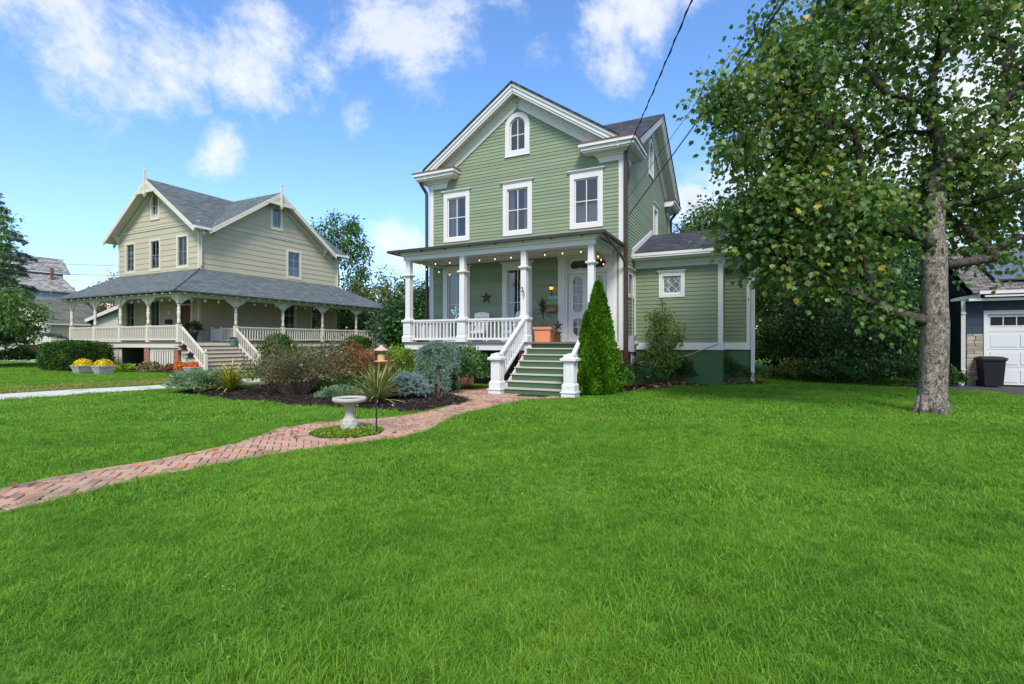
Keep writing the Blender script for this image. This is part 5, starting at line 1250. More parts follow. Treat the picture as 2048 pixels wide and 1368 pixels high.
# bulbs on the cream porch
sg2 = empty('string_lights', wld(OB, QX-.3, QY+.3, 3.8), -TH, 'unlit white string bulbs hung along the cream house porch beams', 'string lights')
MB().tube([(x, 0, .03*math.sin(x*3)) for x in np.arange(0, -10, -.4)], .008, 4).tube([(0, y, .03*math.sin(y*3)) for y in np.arange(0, 14, .4)], .008, 4).build('cable', 'black_metal', sg2, uv=False)
pb = MB(); pb.lathe([(.02, 0), (.05, -.06), (.055, -.10), (.03, -.15), (0, -.16)], n=8, cap=False); bw_o = pb.build('bulb', 'bulb_white', None, uv=False, smooth=True); bwd = bw_o.data; bpy.data.objects.remove(bw_o)
for i in range(14): link('bulb', bwd, None, sg2, (-.3-.7*i, 0, 0))
for i in range(18): link('bulb', bwd, None, sg2, (0, .5+.72*i, 0))
def onB(a, b, z=0): return wld(OB, a, b, z)
o = MB().box(-.14, .14, -.02, 0, -.09, .09).build('number_sign', 'white_trim', None, onB(-2.85, -.03, 3.3), uv=False); o.rotation_euler = (0, 0, -TH); tag(o, 'small white sign on the cream porch wall left of the door', 'sign')
o = MB().box(-.26, .26, -.12, 0, -.11, .11).frustum(0, -.06, .11, .16, .28, .24, .08, .05).build('mailbox', 'black_metal', None, onB(-2.80, -.03, 2.72), uv=False); o.rotation_euler = (0, 0, -TH); tag(o, 'black wall mailbox below the small white sign on the cream house', 'mailbox')
bench = empty('porch_sofa', onB(.6, 8.6, 1.55), -TH, 'dark wicker porch sofa behind the side railing of the cream house', 'sofa')
MB().box(-.4, .4, -.9, .9, .12, .42).build('seat', 'brown_wood', bench, uv=False); MB().box(-.4, -.28, -.9, .9, .42, .9).build('backrest', 'brown_wood', bench, uv=False)
for y in (-.9, .8): MB().box(-.4, .4, y, y+.1, .42, .68).build('armrest', 'brown_wood', bench, uv=False)
for x in (-.35, .3):
    for y in (-.85, .8): MB().box(x, x+.06, y, y+.06, 0, .12).build('leg', 'brown_wood', bench, uv=False)
def pillow(name, label, loc, mat, rx, s_=.25):
    k = MB(); n_ = 6
    for i in range(n_+1):
        for j in range(n_+1):
            a, b = -1+2*i/n_, -1+2*j/n_; t_ = .32*(max(0, (1-a**4)*(1-b**4)))**.5; k.v.append((a*s_, b*s_, t_*s_)); k.v.append((a*s_, b*s_, -t_*s_))
    for i in range(n_):
        for j in range(n_):
            q = lambda a, b, c: 2*((i+a)*(n_+1)+j+b)+c
            k.f += [(q(0, 0, 0), q(1, 0, 0), q(1, 1, 0), q(0, 1, 0)), (q(0, 0, 1), q(0, 1, 1), q(1, 1, 1), q(1, 0, 1))]
    o = k.build(name, mat, None, loc, smooth=True, uv=False); o.rotation_euler = (R(rx), R(20), R(40)); tag(o, label, 'pillow', 'pillows on the porch sofa'); return o
pillow('pillow', 'bright yellow square pillow standing up on the porch sofa', onB(.75, 7.9, 2.28), 'yellow_fabric', 70, .36)
pillow('pillow', 'mauve pillow lying on the right half of the porch sofa', onB(.75, 8.9, 2.28), 'mauve_fabric', 15, .30)
pillow('pillow', 'flat yellow pillow at the right end of the porch sofa', onB(.95, 9.35, 2.12), 'yellow_fabric', 8, .26)

# ------------------------------------------------------------------ the navy house with the garage
Cn = empty('navy_house', (OC[0], OC[1], 0), -TH, 'dark navy house with white garage door, stone veneer and solar roof', 'house')
fC, lC = F_front(0), F_left(0)
cr1, cr2, cre = 3.30, 5.55, .5
boards(Cn, fC, lambda z: (0, .47), 1.86, 3.0, .30, [], M['navy_siding'], 'siding_board', .02)
boards(Cn, fC, lambda z: (.47, 8.5), 2.66, 3.0, .17, [], M['navy_siding'], 'siding_board', .02)
MB().box(3.9, 8.5, .0, .05, 0, 2.7).build('front_wall', 'navy_siding', Cn, uv=False)
boards(Cn, lC, lambda z: (0, 8.1) if z < 3.3 else (max(0, (z-3.3)/.5-.0), 8.1-max(0, (z-3.3)/.5)), 0.0, 5.3, .30, [], M['navy_siding'], 'siding_board', .02)
MB().box(.03, 8.5, 8.0, 8.1, 0, 3.2).box(8.45, 8.5, .05, 8, 0, 3.2).build('rear_wall', 'navy_siding', Cn, uv=False)
MB().box(.0, .47, .0, .06, 0, 1.86).build('veneer_backing', 'interior', Cn, uv=False)
z = .0; i = 0
while z < 1.84:
    h = random.choice((.075, .10, .13, .15)); h = min(h, 1.86-z); a = .01
    brk = [.01]+([random.uniform(.12, .34)] if random.random() < .65 else [])+[.46]
    for a, b in zip(brk[:-1], brk[1:]):
        d_ = random.uniform(.02, .05); MB().add([(a+.006, -d_+.01, z+.006), (b-.006, -d_+.01, z+.006), (b-.006, 0, z+.006), (a+.006, 0, z+.006), (a+.014, -d_, z+h-.014), (b-.014, -d_, z+h-.010), (b-.006, 0, z+h-.006), (a+.006, 0, z+h-.006)], [(3, 2, 1, 0), (4, 5, 6, 7), (0, 1, 5, 4), (1, 2, 6, 5), (2, 3, 7, 6), (3, 0, 4, 7)]).build('stone', 'stone_veneer', Cn, uv=False)
    z += h; i += 1
gd = MB(); gd.box(.47, .57, -.05, .05, 0, 2.65).box(3.8, 3.9, -.05, .05, 0, 2.65).box(.57, 3.8, -.05, .05, 2.52, 2.65); gdo = gd.build('garage_door', 'garage_white', Cn, uv=False)
for i in range(4):
    z0 = .06+i*.615; k = MB(); k.box(.57, 3.8, .02, .06, z0+.004, z0+.611)
    for j in range(4):
        a = .66+j*.79
        if i < 3: k.box(a, a+.72, .005, .02, z0+.09, z0+.52)
        else: k.box(a, a+.72, .012, .02, z0+.18, z0+.58)
    p = k.build('door_section', 'garage_white', gdo, uv=False)
    if i == 3:
        for j in range(9): a = .67+j*.347; MB().box(a, a+.315, .004, .012, z0+.23, z0+.52).build('pane', 'bin_plastic', gdo, uv=False)
MB().slab([(.05, -.48, cr1), (8.9, -.48, cr1), (8.9, 4.05, cr1+4.53*cre), (.05, 4.05, cr1+4.53*cre)], .06).build('roof', 'roof_brown', Cn)
MB().slab([(8.9, 8.58, cr1), (.05, 8.58, cr1), (.05, 4.05, cr1+4.53*cre), (8.9, 4.05, cr1+4.53*cre)], .06).build('roof', 'roof_brown', Cn)
MB().box(.2, 8.95, -.60, -.46, 3.20, 3.31).box(.35, 8.95, -.56, -.44, 3.10, 3.17).build('gutter', 'white_trim', Cn, uv=False)
MB().box(-.05, 8.9, -.46, .0, 2.98, 3.06).add([(-.35, .3, 3.02), (.25, -.5, 3.05), (.25, 0, 3.05), (-.35, .3, 3.10), (.25, -.5, 3.22), (.25, .0, 3.25)], [(0, 1, 2), (3, 4, 5), (0, 1, 4, 3), (0, 2, 5, 3)]).build('soffit', 'white_trim', Cn, uv=False)
downspout([(-.10, -.10, 3.0), (-.10, -.10, .18), (-.14, -.16, .08), (-.30, -.42, .05)], 'white_trim', Cn, .055)
for zz in (2.55, .55): MB().box(-.17, -.03, -.17, -.03, zz, zz+.03).build('spout_strap', 'white_trim', Cn, uv=False)
for r_ in range(2):
    for c_ in range(6):
        x0 = .84+c_*1.02; y0 = .12+r_*1.62; zz = lambda y: cr1+(y+.48)*cre+.14
        k = MB(); k.slab([(x0, y0, zz(y0)), (x0+1.0, y0, zz(y0)), (x0+1.0, y0+1.58, zz(y0+1.58)), (x0, y0+1.58, zz(y0+1.58))], .045)
        so_ = k.build('solar_panel', 'black_metal', Cn, uv=False); g = .02
        MB().poly([(x0+g, y0+g, zz(y0+g)+.004), (x0+1-g, y0+g, zz(y0+g)+.004), (x0+1-g, y0+1.58-g, zz(y0+1.58-g)+.004), (x0+g, y0+1.58-g, zz(y0+1.58-g)+.004)]).build('cell_sheet', 'solar_cell', so_)
bn_ = empty('rubbish_bin', wld(OC, .55, -.38, .012), -TH, 'black wheeled rubbish bin standing before the stone veneer', 'bin')
k = MB(); k.frustum(0, 0, .04, .90, .24, .29, .28, .34); k.frustum(0, 0, .90, .95, .32, .32, .37, .37); k.build('body', 'bin_plastic', bn_, uv=False)
MB().frustum(0, 0, .95, 1.0, .34, .33, .39, .37).frustum(0, 0, 1.0, 1.04, .32, .22, .35, .28).build('lid', 'bin_plastic', bn_, uv=False)
MB().box(-.05, .16, -.315, -.30, .60, .62).build('handle_bar', 'white_trim', bn_, uv=False); MB().box(-.05, .16, -.312, -.29, .63, .76).build('handle_recess', 'black_metal', bn_, uv=False)
for s_ in (-.27, .27): MB().tube([(s_-.03, .25, .1), (s_+.03, .25, .1)], .1, 12).build('wheel', 'black_metal', bn_, uv=False)

# ------------------------------------------------------------------ the white house far left
D = empty('white_house', (-34.95, 38.15, 0), -TH, 'far white house with slate and olive roofs behind the clipped hedge', 'house')
def lap_wall(fr, a0, a1, z0, z1, top=None):
    k = MB(); z = z0
    while z < z1-.01:
        zh = min(z+.16, z1); w0, w1 = (a0, a1) if top is None else top(z); v0, v1 = (a0, a1) if top is None else top(zh)
        if w1-w0 < .05: break
        k.add([fr(w0, .03, z), fr(w1, .03, z), fr(v1, .0, zh), fr(v0, .0, zh), fr(w0, 0, z), fr(w1, 0, z)], [(0, 1, 2, 3), (4, 5, 1, 0)]); z += .16
    o = k.build('siding', 'vinyl_siding', D, uv=False); o['kind'] = 'stuff'; return o
lap_wall(F_front(0), -9.6, 0, .1, 5.5, lambda z: (-9.6, 0) if z < 3.1 else (-9.6+(z-3.1)/.54, -(z-3.1)/.54))
lap_wall(F_right(0), 0, 2.6, .1, 3.1); lap_wall(F_front(2.6), 0, 9, .1, 4.9, lambda z: (0, 9) if z < 3.3 else ((z-3.3)/.19, 9))
MB().box(-9.58, -.02, .02, 4.5, 0, 3.1).box(-.02, 9, 2.62, 7, 0, 3.3).build('block', 'vinyl_siding', D, uv=False)
MB().slab([(-4.8, -.45, 5.76), (.38, -.45, 2.96), (.38, 3.5, 2.96), (-4.8, 3.5, 5.76)], .1).build('roof', 'roof_olive', D); MB().slab([(-10.0, -.45, 2.96), (-4.8, -.45, 5.76), (-4.8, 3.5, 5.76), (-10.0, 3.5, 2.96)], .1).build('roof', 'roof_olive', D)
MB().beam((-4.8, -.46, 5.62), (.38, -.46, 2.82), .05, .24).build('rake_board', 'white_trim', D, uv=False); MB().beam((-4.8, -.46, 5.62), (-10.0, -.46, 2.82), .05, .24).build('rake_board', 'white_trim', D, uv=False)
MB().box(.34, .46, -.45, 2.3, 2.86, 2.95).build('gutter', 'white_trim', D, uv=False)
MB().slab([(-.2, 2.2, 3.32), (7, 2.2, 4.75), (7, 7, 4.75), (-.2, 7, 3.32)], .1).build('wing_roof', 'roof_olive', D); MB().beam((-.2, 2.18, 3.24), (7, 2.18, 4.67), .05, .26).build('rake_board', 'white_trim', D, uv=False)
MB().slab([(-5.3, -.6, 7.15), (-3.1, -.6, 5.72), (-3.0, 2.9, 5.72), (-5.1, 2.6, 7.15)], .1).build('slate_roof', 'roof_slate', D)
MB().box(-5.4, -3.3, .3, 2.7, 3, 5.7).build('middle_block', 'grey_metal', D, uv=False)
MB().box(-8.2, -5.75, -1.4, 3.0, 3, 7.5).build('tall_block', 'grey_metal', D, uv=False)
MB().slab([(-6.8, -2.0, 8.8), (-6.8, 3.4, 8.8), (-5.5, 3.4, 7.5), (-5.5, -2.0, 7.5)], .12).build('slate_roof', 'roof_slate', D); MB().slab([(-8.4, -2.0, 7.3), (-8.4, 3.4, 7.3), (-6.8, 3.4, 8.8), (-6.8, -2.0, 8.8)], .12).build('slate_roof', 'roof_slate', D)
MB().poly([(-8.2, -1.4, 7.4), (-5.75, -1.4, 7.4), (-6.8, -1.4, 8.6)]).build('tall_gable', 'grey_metal', D, uv=False); MB().box(-5.62, -5.48, -2.0, 3.4, 7.36, 7.47).build('eave_board', 'white_trim', D, uv=False)
MB().box(-4.72, -4.50, 1.7, 1.9, 6.6, 7.7).build('chimney_pipe', 'rust_metal', D, uv=False)
k = MB(); k.box(-3.9, -2.0, -.75, -.04, 1.35, 1.45); k.box(-3.8, -2.1, -.6, -.04, 2.7, 2.8); k.box(-3.85, -3.65, -.65, -.04, 1.45, 2.7); k.box(-2.25, -2.05, -.65, -.04, 1.45, 2.7); bay = k.build('bay_window', 'white_trim', D, uv=False)
MB().add([(-3.9, -.75, 1.35), (-2.0, -.75, 1.35), (-2.0, -.04, 1.35), (-3.9, -.04, 1.35), (-3.1, -.12, .5), (-2.2, -.12, .5), (-2.2, -.04, .5), (-3.1, -.04, .5)], [(0, 1, 2, 3), (4, 5, 6, 7), (0, 1, 5, 4), (1, 2, 6, 5), (3, 0, 4, 7)]).build('bay_base', 'brown_metal', bay, uv=False)
MB().box(-3.65, -2.25, -.6, -.58, 1.47, 2.7).build('pane', 'glass', bay, uv=False)

# ------------------------------------------------------------------ garden things
gi = np.array((-2.84, 8.78))
bb = empty('bird_bath', (gi[0], gi[1], .03), 0, 'weathered white concrete bird bath on the planted brick circle', 'bird bath'); bb.scale = (1, 1, .9)
MB().lathe([(.165, 0), (.165, .03), (.14, .05), (.15, .09), (.145, .14), (.115, .19), (.085, .24), (.075, .33), (.08, .40), (.10, .45), (.125, .48)], n=20).build('pedestal', 'concrete', bb, smooth=True, uv=False)
for i in range(8):
    for r_, zz, s_ in ((.135, .16, .034), (.145, .09, .038)):
        a = 6.283*(i+(.5 if zz < .1 else 0))/8; k = MB(); k.tube([(r_*math.cos(a)+s_*.5*math.cos(q)*-math.sin(a), r_*math.sin(a)+s_*.5*math.cos(q)*math.cos(a), zz+s_*.6*math.sin(q)) for q in np.linspace(0, 5.2, 8)], .010, 5); k.build('scroll_relief', 'concrete', bb, uv=False)
MB().lathe([(.10, .47), (.17, .50), (.27, .535), (.288, .56), (.29, .60), (.275, .615), (.255, .61), (.22, .575), (.10, .555), (0, .55)], n=28, cap=False).build('basin', 'concrete', bb, smooth=True, uv=False)
wm, t = newmat('water'); finish(t, (.10, .11, .10), .05, spec=.6)
MB().lathe([(.24, .592), (0, .592)], n=24, cap=False).build('water', 'water', bb, uv=False)
hp = (-2.27, 8.42)
hk = empty('shepherd_hook', (hp[0], hp[1], 0), R(8), 'thin black shepherd hook pole beside the bird bath', 'garden pole')
top = 1.80
MB().tube([(0, 0, -.05), (-.005, 0, .6), (-.012, 0, 1.3), (-.018, 0, top)], .0135, 8).build('pole', 'black_metal', hk, uv=False)
MB().tube([(-.018, 0, top-.02), (-.02, 0, top+.10), (-.0, 0, top+.16), (.04, 0, top+.18), (.075, 0, top+.15), (.085, 0, top+.08), (.085, 0, top-.05), (.08, 0, 1.68)], .010, 6).build('hook', 'black_metal', hk, uv=False)
MB().tube([(-.014, 0, 1.3), (.02, 0, 1.36), (.055, 0, 1.40), (.075, 0, 1.66)], .008, 6).build('brace', 'black_metal', hk, uv=False)
bfd = empty('bird_feeder', (hp[0]+.075, hp[1]+.012, 1.22), 0, 'hanging bird feeder with copper roof and seed-filled glass', 'bird feeder')
MB().lathe([(.115, 0), (.12, .012), (.075, .02)], n=16).build('tray', 'copper_roof', bfd, uv=False)
MB().lathe([(.062, .02), (.062, .125), (0, .125)], n=16).build('seed_tube', 'seed', bfd, uv=False)
MB().lathe([(.066, .125), (.066, .19)], n=16).build('glass_sleeve', 'glass', bfd, uv=False)
MB().lathe([(.125, .185), (.115, .20), (.06, .235), (.03, .255), (.02, .275), (0, .285)], n=18).build('roof', 'copper_roof', bfd, smooth=True, uv=False)
MB().tube([(0, 0, .28), (0, 0, .40), (.004, 0, .47)], .003, 5).build('hanger', 'black_metal', bfd, uv=False)
# planted circle round the bird bath
n = 5200; a = rng.random(n)*6.283; r_ = ISR*.98*np.sqrt(rng.random(n)); P = np.stack([ISL[0]+r_*np.cos(a), ISL[1]+r_*np.sin(a), .02+.045*rng.random(n)*(1.1-(r_/ISR)**4)], 1)
isl = leaves('creeping_sedum', P, norm(rdir(n)+np.array([0, 0, .35])), rdir(n)+np.array([0, 0, .9]), .035*rng.uniform(.6, 1.4, n), 'oval', 'leaf_lime', None)
tag(isl, 'low yellow-green creeping plants carpeting the circle round the bird bath', 'ground cover', kind='stuff')
isd = MB().lathe([(ISR, 0), (ISR*.95, .02), (0, .028)], (ISL[0], ISL[1], .006), 30, cap=False).build('planting_circle', 'mulch', None, uv=False); isd['kind'] = 'structure'

def mum(name, label, loc, rx, h, mat, pot=None, group=None, nfl=420, fs=.05):
    root = empty(name, loc, 0, label, 'flowers', group)
    n = 900; d_ = rdir(n); d_[:, 2] = np.abs(d_[:, 2]); P = d_*np.array((rx, rx, h))*rng.uniform(.5, .93, n)[:, None]
    leaves('foliage', P, d_+rdir(n)*.6, rdir(n)+np.array([0, 0, .5]), .05, 'oval', 'leaf_mid', root)
    d_ = rdir(nfl); d_[:, 2] = np.abs(d_[:, 2])-.12; d_ = norm(d_); P = d_*np.array((rx, rx, h))*rng.uniform(.88, 1.06, nfl)[:, None]
    rep = 6; P2 = np.repeat(P, rep, 0); nn_ = len(P2); ax = norm(np.cross(np.repeat(d_, rep, 0), rdir(nn_))+np.repeat(d_, rep, 0)*.3)
    leaves('blossoms', P2, ax, np.repeat(d_, rep, 0)+rdir(nn_)*.2, fs*rng.uniform(.7, 1.1, nn_), 'wide', mat, root, np.repeat(rng.random(nfl), rep))
    return root
def stone_planter(label, loc, w, h, rz=0):
    o = empty('stone_planter', loc, rz, label, 'planter', 'grey stone planters'); k = MB(); k.frustum(0, 0, 0, h*.86, w*.33, w*.48); k.frustum(0, 0, h*.86, h, w*.5, w*.5); k.build('pot', 'planter_stone', o, uv=False)
    for sd in range(4):
        for i in range(9):
            zz = random.uniform(.08, .75)*h; ww = w*(.33+.15*zz/h/.86); a = random.uniform(-.8, .8)*ww; L = random.uniform(.04, .12); k = MB(); k.box(a-L, a+L, -ww-.012, -ww+.006, zz, zz+.03)
            q = k.build('relief_stone', 'planter_stone', o, uv=False); q.rotation_euler = (0, 0, R(90*sd))
    MB().box(-w*.44, w*.44, -w*.44, w*.44, h*.95, h*.97).build('soil', 'mulch', o, uv=False); return o
for (x, y, l1, l2) in ((-20.73, 24.3, 'left of the two stone planters before the clipped hedge', 'yellow mums in the left stone planter by the hedge'), (-19.5, 24.0, 'right of the two stone planters before the clipped hedge', 'yellow mums in the right stone planter by the hedge')):
    stone_planter(l1, (x, y, 0), .76, .44, -TH); mum('yellow_mums', l2, (x, y, .42), .38, .30, 'petal_yellow', group='yellow mums')
stone_planter('low stone planter at the foot of the cream stairs', (-15.25, 24.0, 0), .58, .36, -TH); mum('orange_mums', 'orange mums in the low stone planter by the cream stairs', (-15.25, 24.0, .33), .25, .26, 'petal_orange', group='orange mums', nfl=260)
def round_pot(label, loc, r_, h, mat):
    o = empty('flower_pot', loc, 0, label, 'pot', 'round pots by the cream stairs'); MB().lathe([(r_*.65, 0), (r_*.92, h*.78), (r_*1.05, h*.8), (r_*1.08, h), (r_*.95, h), (r_*.9, h*.86), (0, h*.85)], n=16).build('pot', mat, o, smooth=False, uv=False); MB().lathe([(r_*.9, h*.9), (0, h*.92)], n=14, cap=False).build('soil', 'mulch', o, uv=False); return o
round_pot('terracotta pot holding orange mums by the cream stairs', (-15.95, 24.2, 0), .23, .36, 'terracotta'); mum('orange_mums', 'orange mums in the terracotta pot by the cream stairs', (-15.95, 24.2, .32), .33, .26, 'petal_orange', group='orange mums', nfl=320)
round_pot('dark pot with green and maroon flowers left of the terracotta pot', (-16.7, 24.6, 0), .25, .26, 'plastic_pot'); mum('maroon_flowers', 'mixed green and maroon flowers in the dark pot', (-16.7, 24.6, .24), .30, .26, 'petal_maroon', group='maroon flowers', nfl=70)
round_pot('dark pot with maroon mums between the orange mums', (-15.62, 24.35, 0), .22, .28, 'plastic_pot'); mum('maroon_flowers', 'maroon mums between the two orange mums', (-15.6, 24.38, .26), .26, .24, 'petal_maroon', group='maroon flowers', nfl=240)
round_pot('teal glazed pot on the upper tread of the cream stairs', onB(QX+.30, .02, 1.357), .2, .33, 'teal_glaze')
bush('pot_plant', 'low green leaves filling the teal glazed pot', onB(QX+.30, .02, 1.66), .17, .17, .12, 260, .07, 'oval', 'leaf_olive', 'plant', stems=3)
round_pot('dark pot with a leafy plant beside the cream front door', onB(.25, -.55, 1.55), .3, .55, 'plastic_pot'); bush('porch_plant', 'leafy green plant in the dark pot beside the cream front door', onB(.25, -.55, 2.05), .42, .42, .55, 420, .16, 'oval', 'leaf_mid', 'plant', stems=5)
for a, i in ((QX+.12+.265*1.5, 5), (QX+.12+.265*3.5, 3)):
    o = MB().frustum(0, 0, 0, .03, .10, .10).frustum(0, 0, .03, .2, .07, .09).frustum(0, 0, .2, .27, .11, .03).lathe([(.03, .27), (.03, .32), (0, .33)], n=8).build('step_lantern', 'black_metal', None, onB(a, -2.72, 1.55*(i+1)/8), uv=False)
    o.rotation_euler = (0, 0, -TH); tag(o, ('upper' if i == 5 else 'lower')+' black lantern on the left ends of the cream stair treads', 'lantern', 'lanterns on the cream stairs')
for i in (2, 3, 4, 5, 6): 
    x = QX+.12+.265*(7-i); MB().box(x-.28, x+.03, -2.92, -2.60, 1.55*(i+1)/8-.03, 1.55*(i+1)/8).build('stair_tread', 'brown_wood', B, uv=False); MB().box(x-.02, x, -2.90, -2.61, 1.55*i/8, 1.55*(i+1)/8-.03).build('stair_riser', 'cream_trim', B, uv=False)

# ------------------------------------------------------------------ shrubs and flowers of the bed
bush('creeping_juniper', 'grey-green creeping juniper mound at the left tip of the bed', (-9.45, 15.35, .02), .95, .7, .62, 9000, .07, 'spray', 'leaf_juniper', stems=8, lump=.22)
sword_plant('yellow_yucca', 'bright yellow variegated yucca beside the juniper mound', (-8.35, 14.9, .08), 80, .95, .055, 'yucca_yellow', elev=(8, 82), arch_=.4)
bush('rose_bush', 'large twiggy rose bush with a few pink blooms in mid bed', (-6.0, 14.0, .05), 1.35, 1.0, 1.38, 6200, .07, 'oval', 'leaf_rose', stems=110, flower=('petal_pink', 16, .05), lump=.42, dense=.25)
bush('rose_bush', 'thinner twiggy rose bush left of the largest one with red hips', (-7.15, 15.2, .05), .75, .7, 1.25, 2300, .07, 'oval', 'leaf_rose', stems=70, flower=('petal_maroon', 9, .045), lump=.42, dense=.25)
bush('rose_bush', 'pale seedy rose bush with cream heads behind the largest rose', (-5.6, 15.9, .05), .9, .8, 1.42, 4200, .07, 'oval', 'leaf_rose', stems=80, flower=('petal_white', 26, .045), lump=.4, dense=.25)
bush('russet_shrub', 'russet brown-leaved shrub left of the feeder pole', (-4.6, 15.5, .05), .95, .8, 1.28, 7600, .075, 'oval', 'leaf_russet', stems=60, lump=.35, dense=.35)
bush('lime_shrub', 'small bright lime-green shrub at the foot of the russet one', (-5.5, 14.7, .05), .42, .38, .62, 2200, .07, 'oval', 'leaf_lime', stems=8)
bush('white_roses', 'low shrub with white blooms beneath the russet shrub', (-4.75, 14.6, .05), .5, .4, .62, 1600, .06, 'oval', 'leaf_mid', stems=10, flower=('petal_white', 12, .05))
sword_plant('green_yucca', 'large green yucca with pale leaf edges behind the bird bath', (-3.30, 12.35, .08), 180, 1.0, .05, 'yucca_green', elev=(4, 86), arch_=.35)
bush('grey_ground_cover', 'low grey-green ground cover left of the large yucca', (-4.45, 13.1, .03), .55, .45, .36, 4200, .05, 'spray', 'leaf_juniper', stems=5)
def sprig_bush(name, label, base, rx, ry, h, nsp, L, mat, needles=46, nl=.035):
    root = empty(name, base, 0, label, 'shrub'); d_ = rdir(nsp); d_[:, 2] = np.abs(d_[:, 2])*1.05-.15; d_ = norm(d_)
    S = d_*np.array((rx, ry, h*.62))*rng.uniform(.62, .86, nsp)[:, None]; S[:, 2] += h*.36
    E = S+norm(d_+rdir(nsp)*.25)*L*rng.uniform(.7, 1.2, nsp)[:, None]; S[:, 2] = np.maximum(S[:, 2], .03); E[:, 2] = np.maximum(E[:, 2], .04)
    f = rng.random((nsp, needles, 1)); P = S[:, None]*(1-f)+E[:, None]*f; ax_ = np.repeat(norm(E-S)[:, None], needles, 1).reshape(-1, 3); P = P.reshape(-1, 3); nn_ = len(P)
    ax = norm(ax_*.6+rdir(nn_)*.9)
    leaves('foliage', P, ax, rdir(nn_), nl*rng.uniform(.7, 1.2, nn_), 'needle3', mat, root, np.clip(np.repeat(rng.random(nsp), needles)*.45+f.reshape(-1)*.5+rng.normal(size=nn_)*.08, 0, 1))
    mb = MB()
    for i in range(0, nsp, 3): mb.tube([(0, 0, .02), tuple(S[i]*.6+np.array([0, 0, .03])), tuple(E[i])], [.012, .007, .003], 4)
    o = mb.build('branches', 'twig_grey', root, uv=False); o['kind'] = 'stuff'; return root
TPL['needle3'] = (np.array([(-.09, 0, 0), (.09, 0, 0), (.05, 1, 0), (-.05, 1, 0)]), [np.array([(0, 1, 2, 3)])])
sprig_bush('blue_spruce', 'round dwarf blue spruce on the mulch beside the large yucca', (-2.68, 13.0, .06), .50, .46, .64, 620, .16, 'needle_blue', 60, .045)
def weeping(name, label, base, h):
    root = empty(name, base, 0, label, 'tree'); tr_ = [(0, 0, -.05), (.02, 0, .3), (-.06, .05, .8), (-.10, .03, h*.9), (-.05, 0, h)]
    mb = MB(); mb.tube(tr_, [.06, .05, .045, .035, .02], 8)
    Ps, Ax = [], []
    arms = [(3.5, .78, .10), (2.9, .55, .30), (4.3, .42, .08), (5.5, .30, .10), (6.2, .40, .08), (.15, .72, .55), (5.9, .75, .72)]
    for i in range(16):
        a_, q_, b_ = arms[i % 7]; a = a_+rng.normal()*.10; r_ = .68*q_*rng.uniform(.75, 1.1); zt = h*rng.uniform(.86, 1.0); zb = b_+rng.uniform(0, .25)*(i // 7)
        cx, cy = r_*math.cos(a), r_*math.sin(a)*.75; pts = [np.array((-.07, .02, zt-.08)), np.array((cx*.5-.03, cy*.5, zt+.04)), np.array((cx, cy, zt-.10)), np.array((cx*1.12, cy*1.12, zt*.6+zb*.4)), np.array((cx*1.15+rng.uniform(-.05, .05), cy*1.15, zb))]
        mb.tube(pts, [.014, .013, .011, .008, .003], 5)
        Q = np.array(pts); m_ = 760; s_ = rng.random(m_)*3.7+.3; k0 = np.minimum(s_.astype(int), 3); f = (s_-k0)[:, None]; p = Q[k0]*(1-f)+Q[k0+1]*f; dv = norm(Q[k0+1]-Q[k0])
        Ps.append(p+rng.normal(size=(m_, 3))*.03); Ax.append(norm(dv*.5+rdir(m_)*.9))
    P = np.concatenate(Ps); nn_ = len(P)
    leaves('foliage', P, np.concatenate(Ax), rdir(nn_), .075*rng.uniform(.6, 1.2, nn_), 'needle3', 'needle_weep', root, np.clip(.25+.5*P[:, 2]/h+rng.normal(size=nn_)*.2, 0, 1)*0+rng.random(nn_)*.7+.15)
    mb.build('trunk', 'twig_grey', root, uv=False); return root
weeping('weeping_spruce', 'weeping blue spruce with drooping branches in front of the porch', (-2.12, 14.45, .03), 1.48)
bush('round_shrub', 'large rounded glossy green shrub left of the green stairs', (-1.75, 16.35, .0), .95, .85, 1.42, 15000, .085, 'oval', 'leaf_round', stems=14, lump=.10, dense=.55)
yuccamat('iris', (.07, .16, .05), (.09, .20, .06))
sword_plant('iris_clump', 'clump of upright green iris blades behind the dwarf spruce', (-3.25, 14.7, .05), 52, .80, .03, 'iris', elev=(48, 88), arch_=.25)
sword_plant('day_lily', 'thin arching day lily leaves under the weeping spruce', (-1.62, 15.05, .03), 34, .45, .022, 'iris', elev=(25, 80), arch_=.6)
bush('golden_shrub', 'yellow-green shrub behind the iris clump', (-3.9, 17.3, .0), 1.15, .9, 1.28, 8000, .085, 'oval', 'leaf_lime', stems=12, lump=.22, flower=('petal_white', 8, .05))
bush('juniper_shrub', 'grey-green shrub behind the bird feeder', (-5.3, 20.2, .0), .9, .8, 1.35, 5000, .08, 'spray', 'leaf_juniper', stems=10)
bush('dark_evergreen', 'dark evergreen mass beyond the porch corner', (-6.9, 34.0, 0), 2.2, 1.9, 4.5, 14000, .19, 'oval', 'leaf_dark', 'tree', stems=8, lump=.2)
bush('boxwood', 'clipped boxwood ball right of the cream stairs', onB(4.15, 1.9, 0), 1.02, .95, 2.0, 9000, .085, 'oval', 'leaf_hedge', stems=8, lump=.05, dense=.7, group='boxwood balls by the cream porch')
bush('boxwood', 'wide clipped boxwood mound by the far end of the cream porch', onB(4.2, 8.1, 0), 1.3, 1.1, 1.95, 10000, .09, 'oval', 'leaf_hedge', stems=8, lump=.05, dense=.7, group='boxwood balls by the cream porch')
hg = bush('clipped_hedge', 'long clipped dark green hedge before the cream porch', onB(-4.3, -4.0, 0), 2.5, .95, 1.58, 30000, .10, 'oval', 'leaf_hedge', 'hedge', shape='box', stems=0, dense=.78)
hg.rotation_euler = (0, 0, -TH)
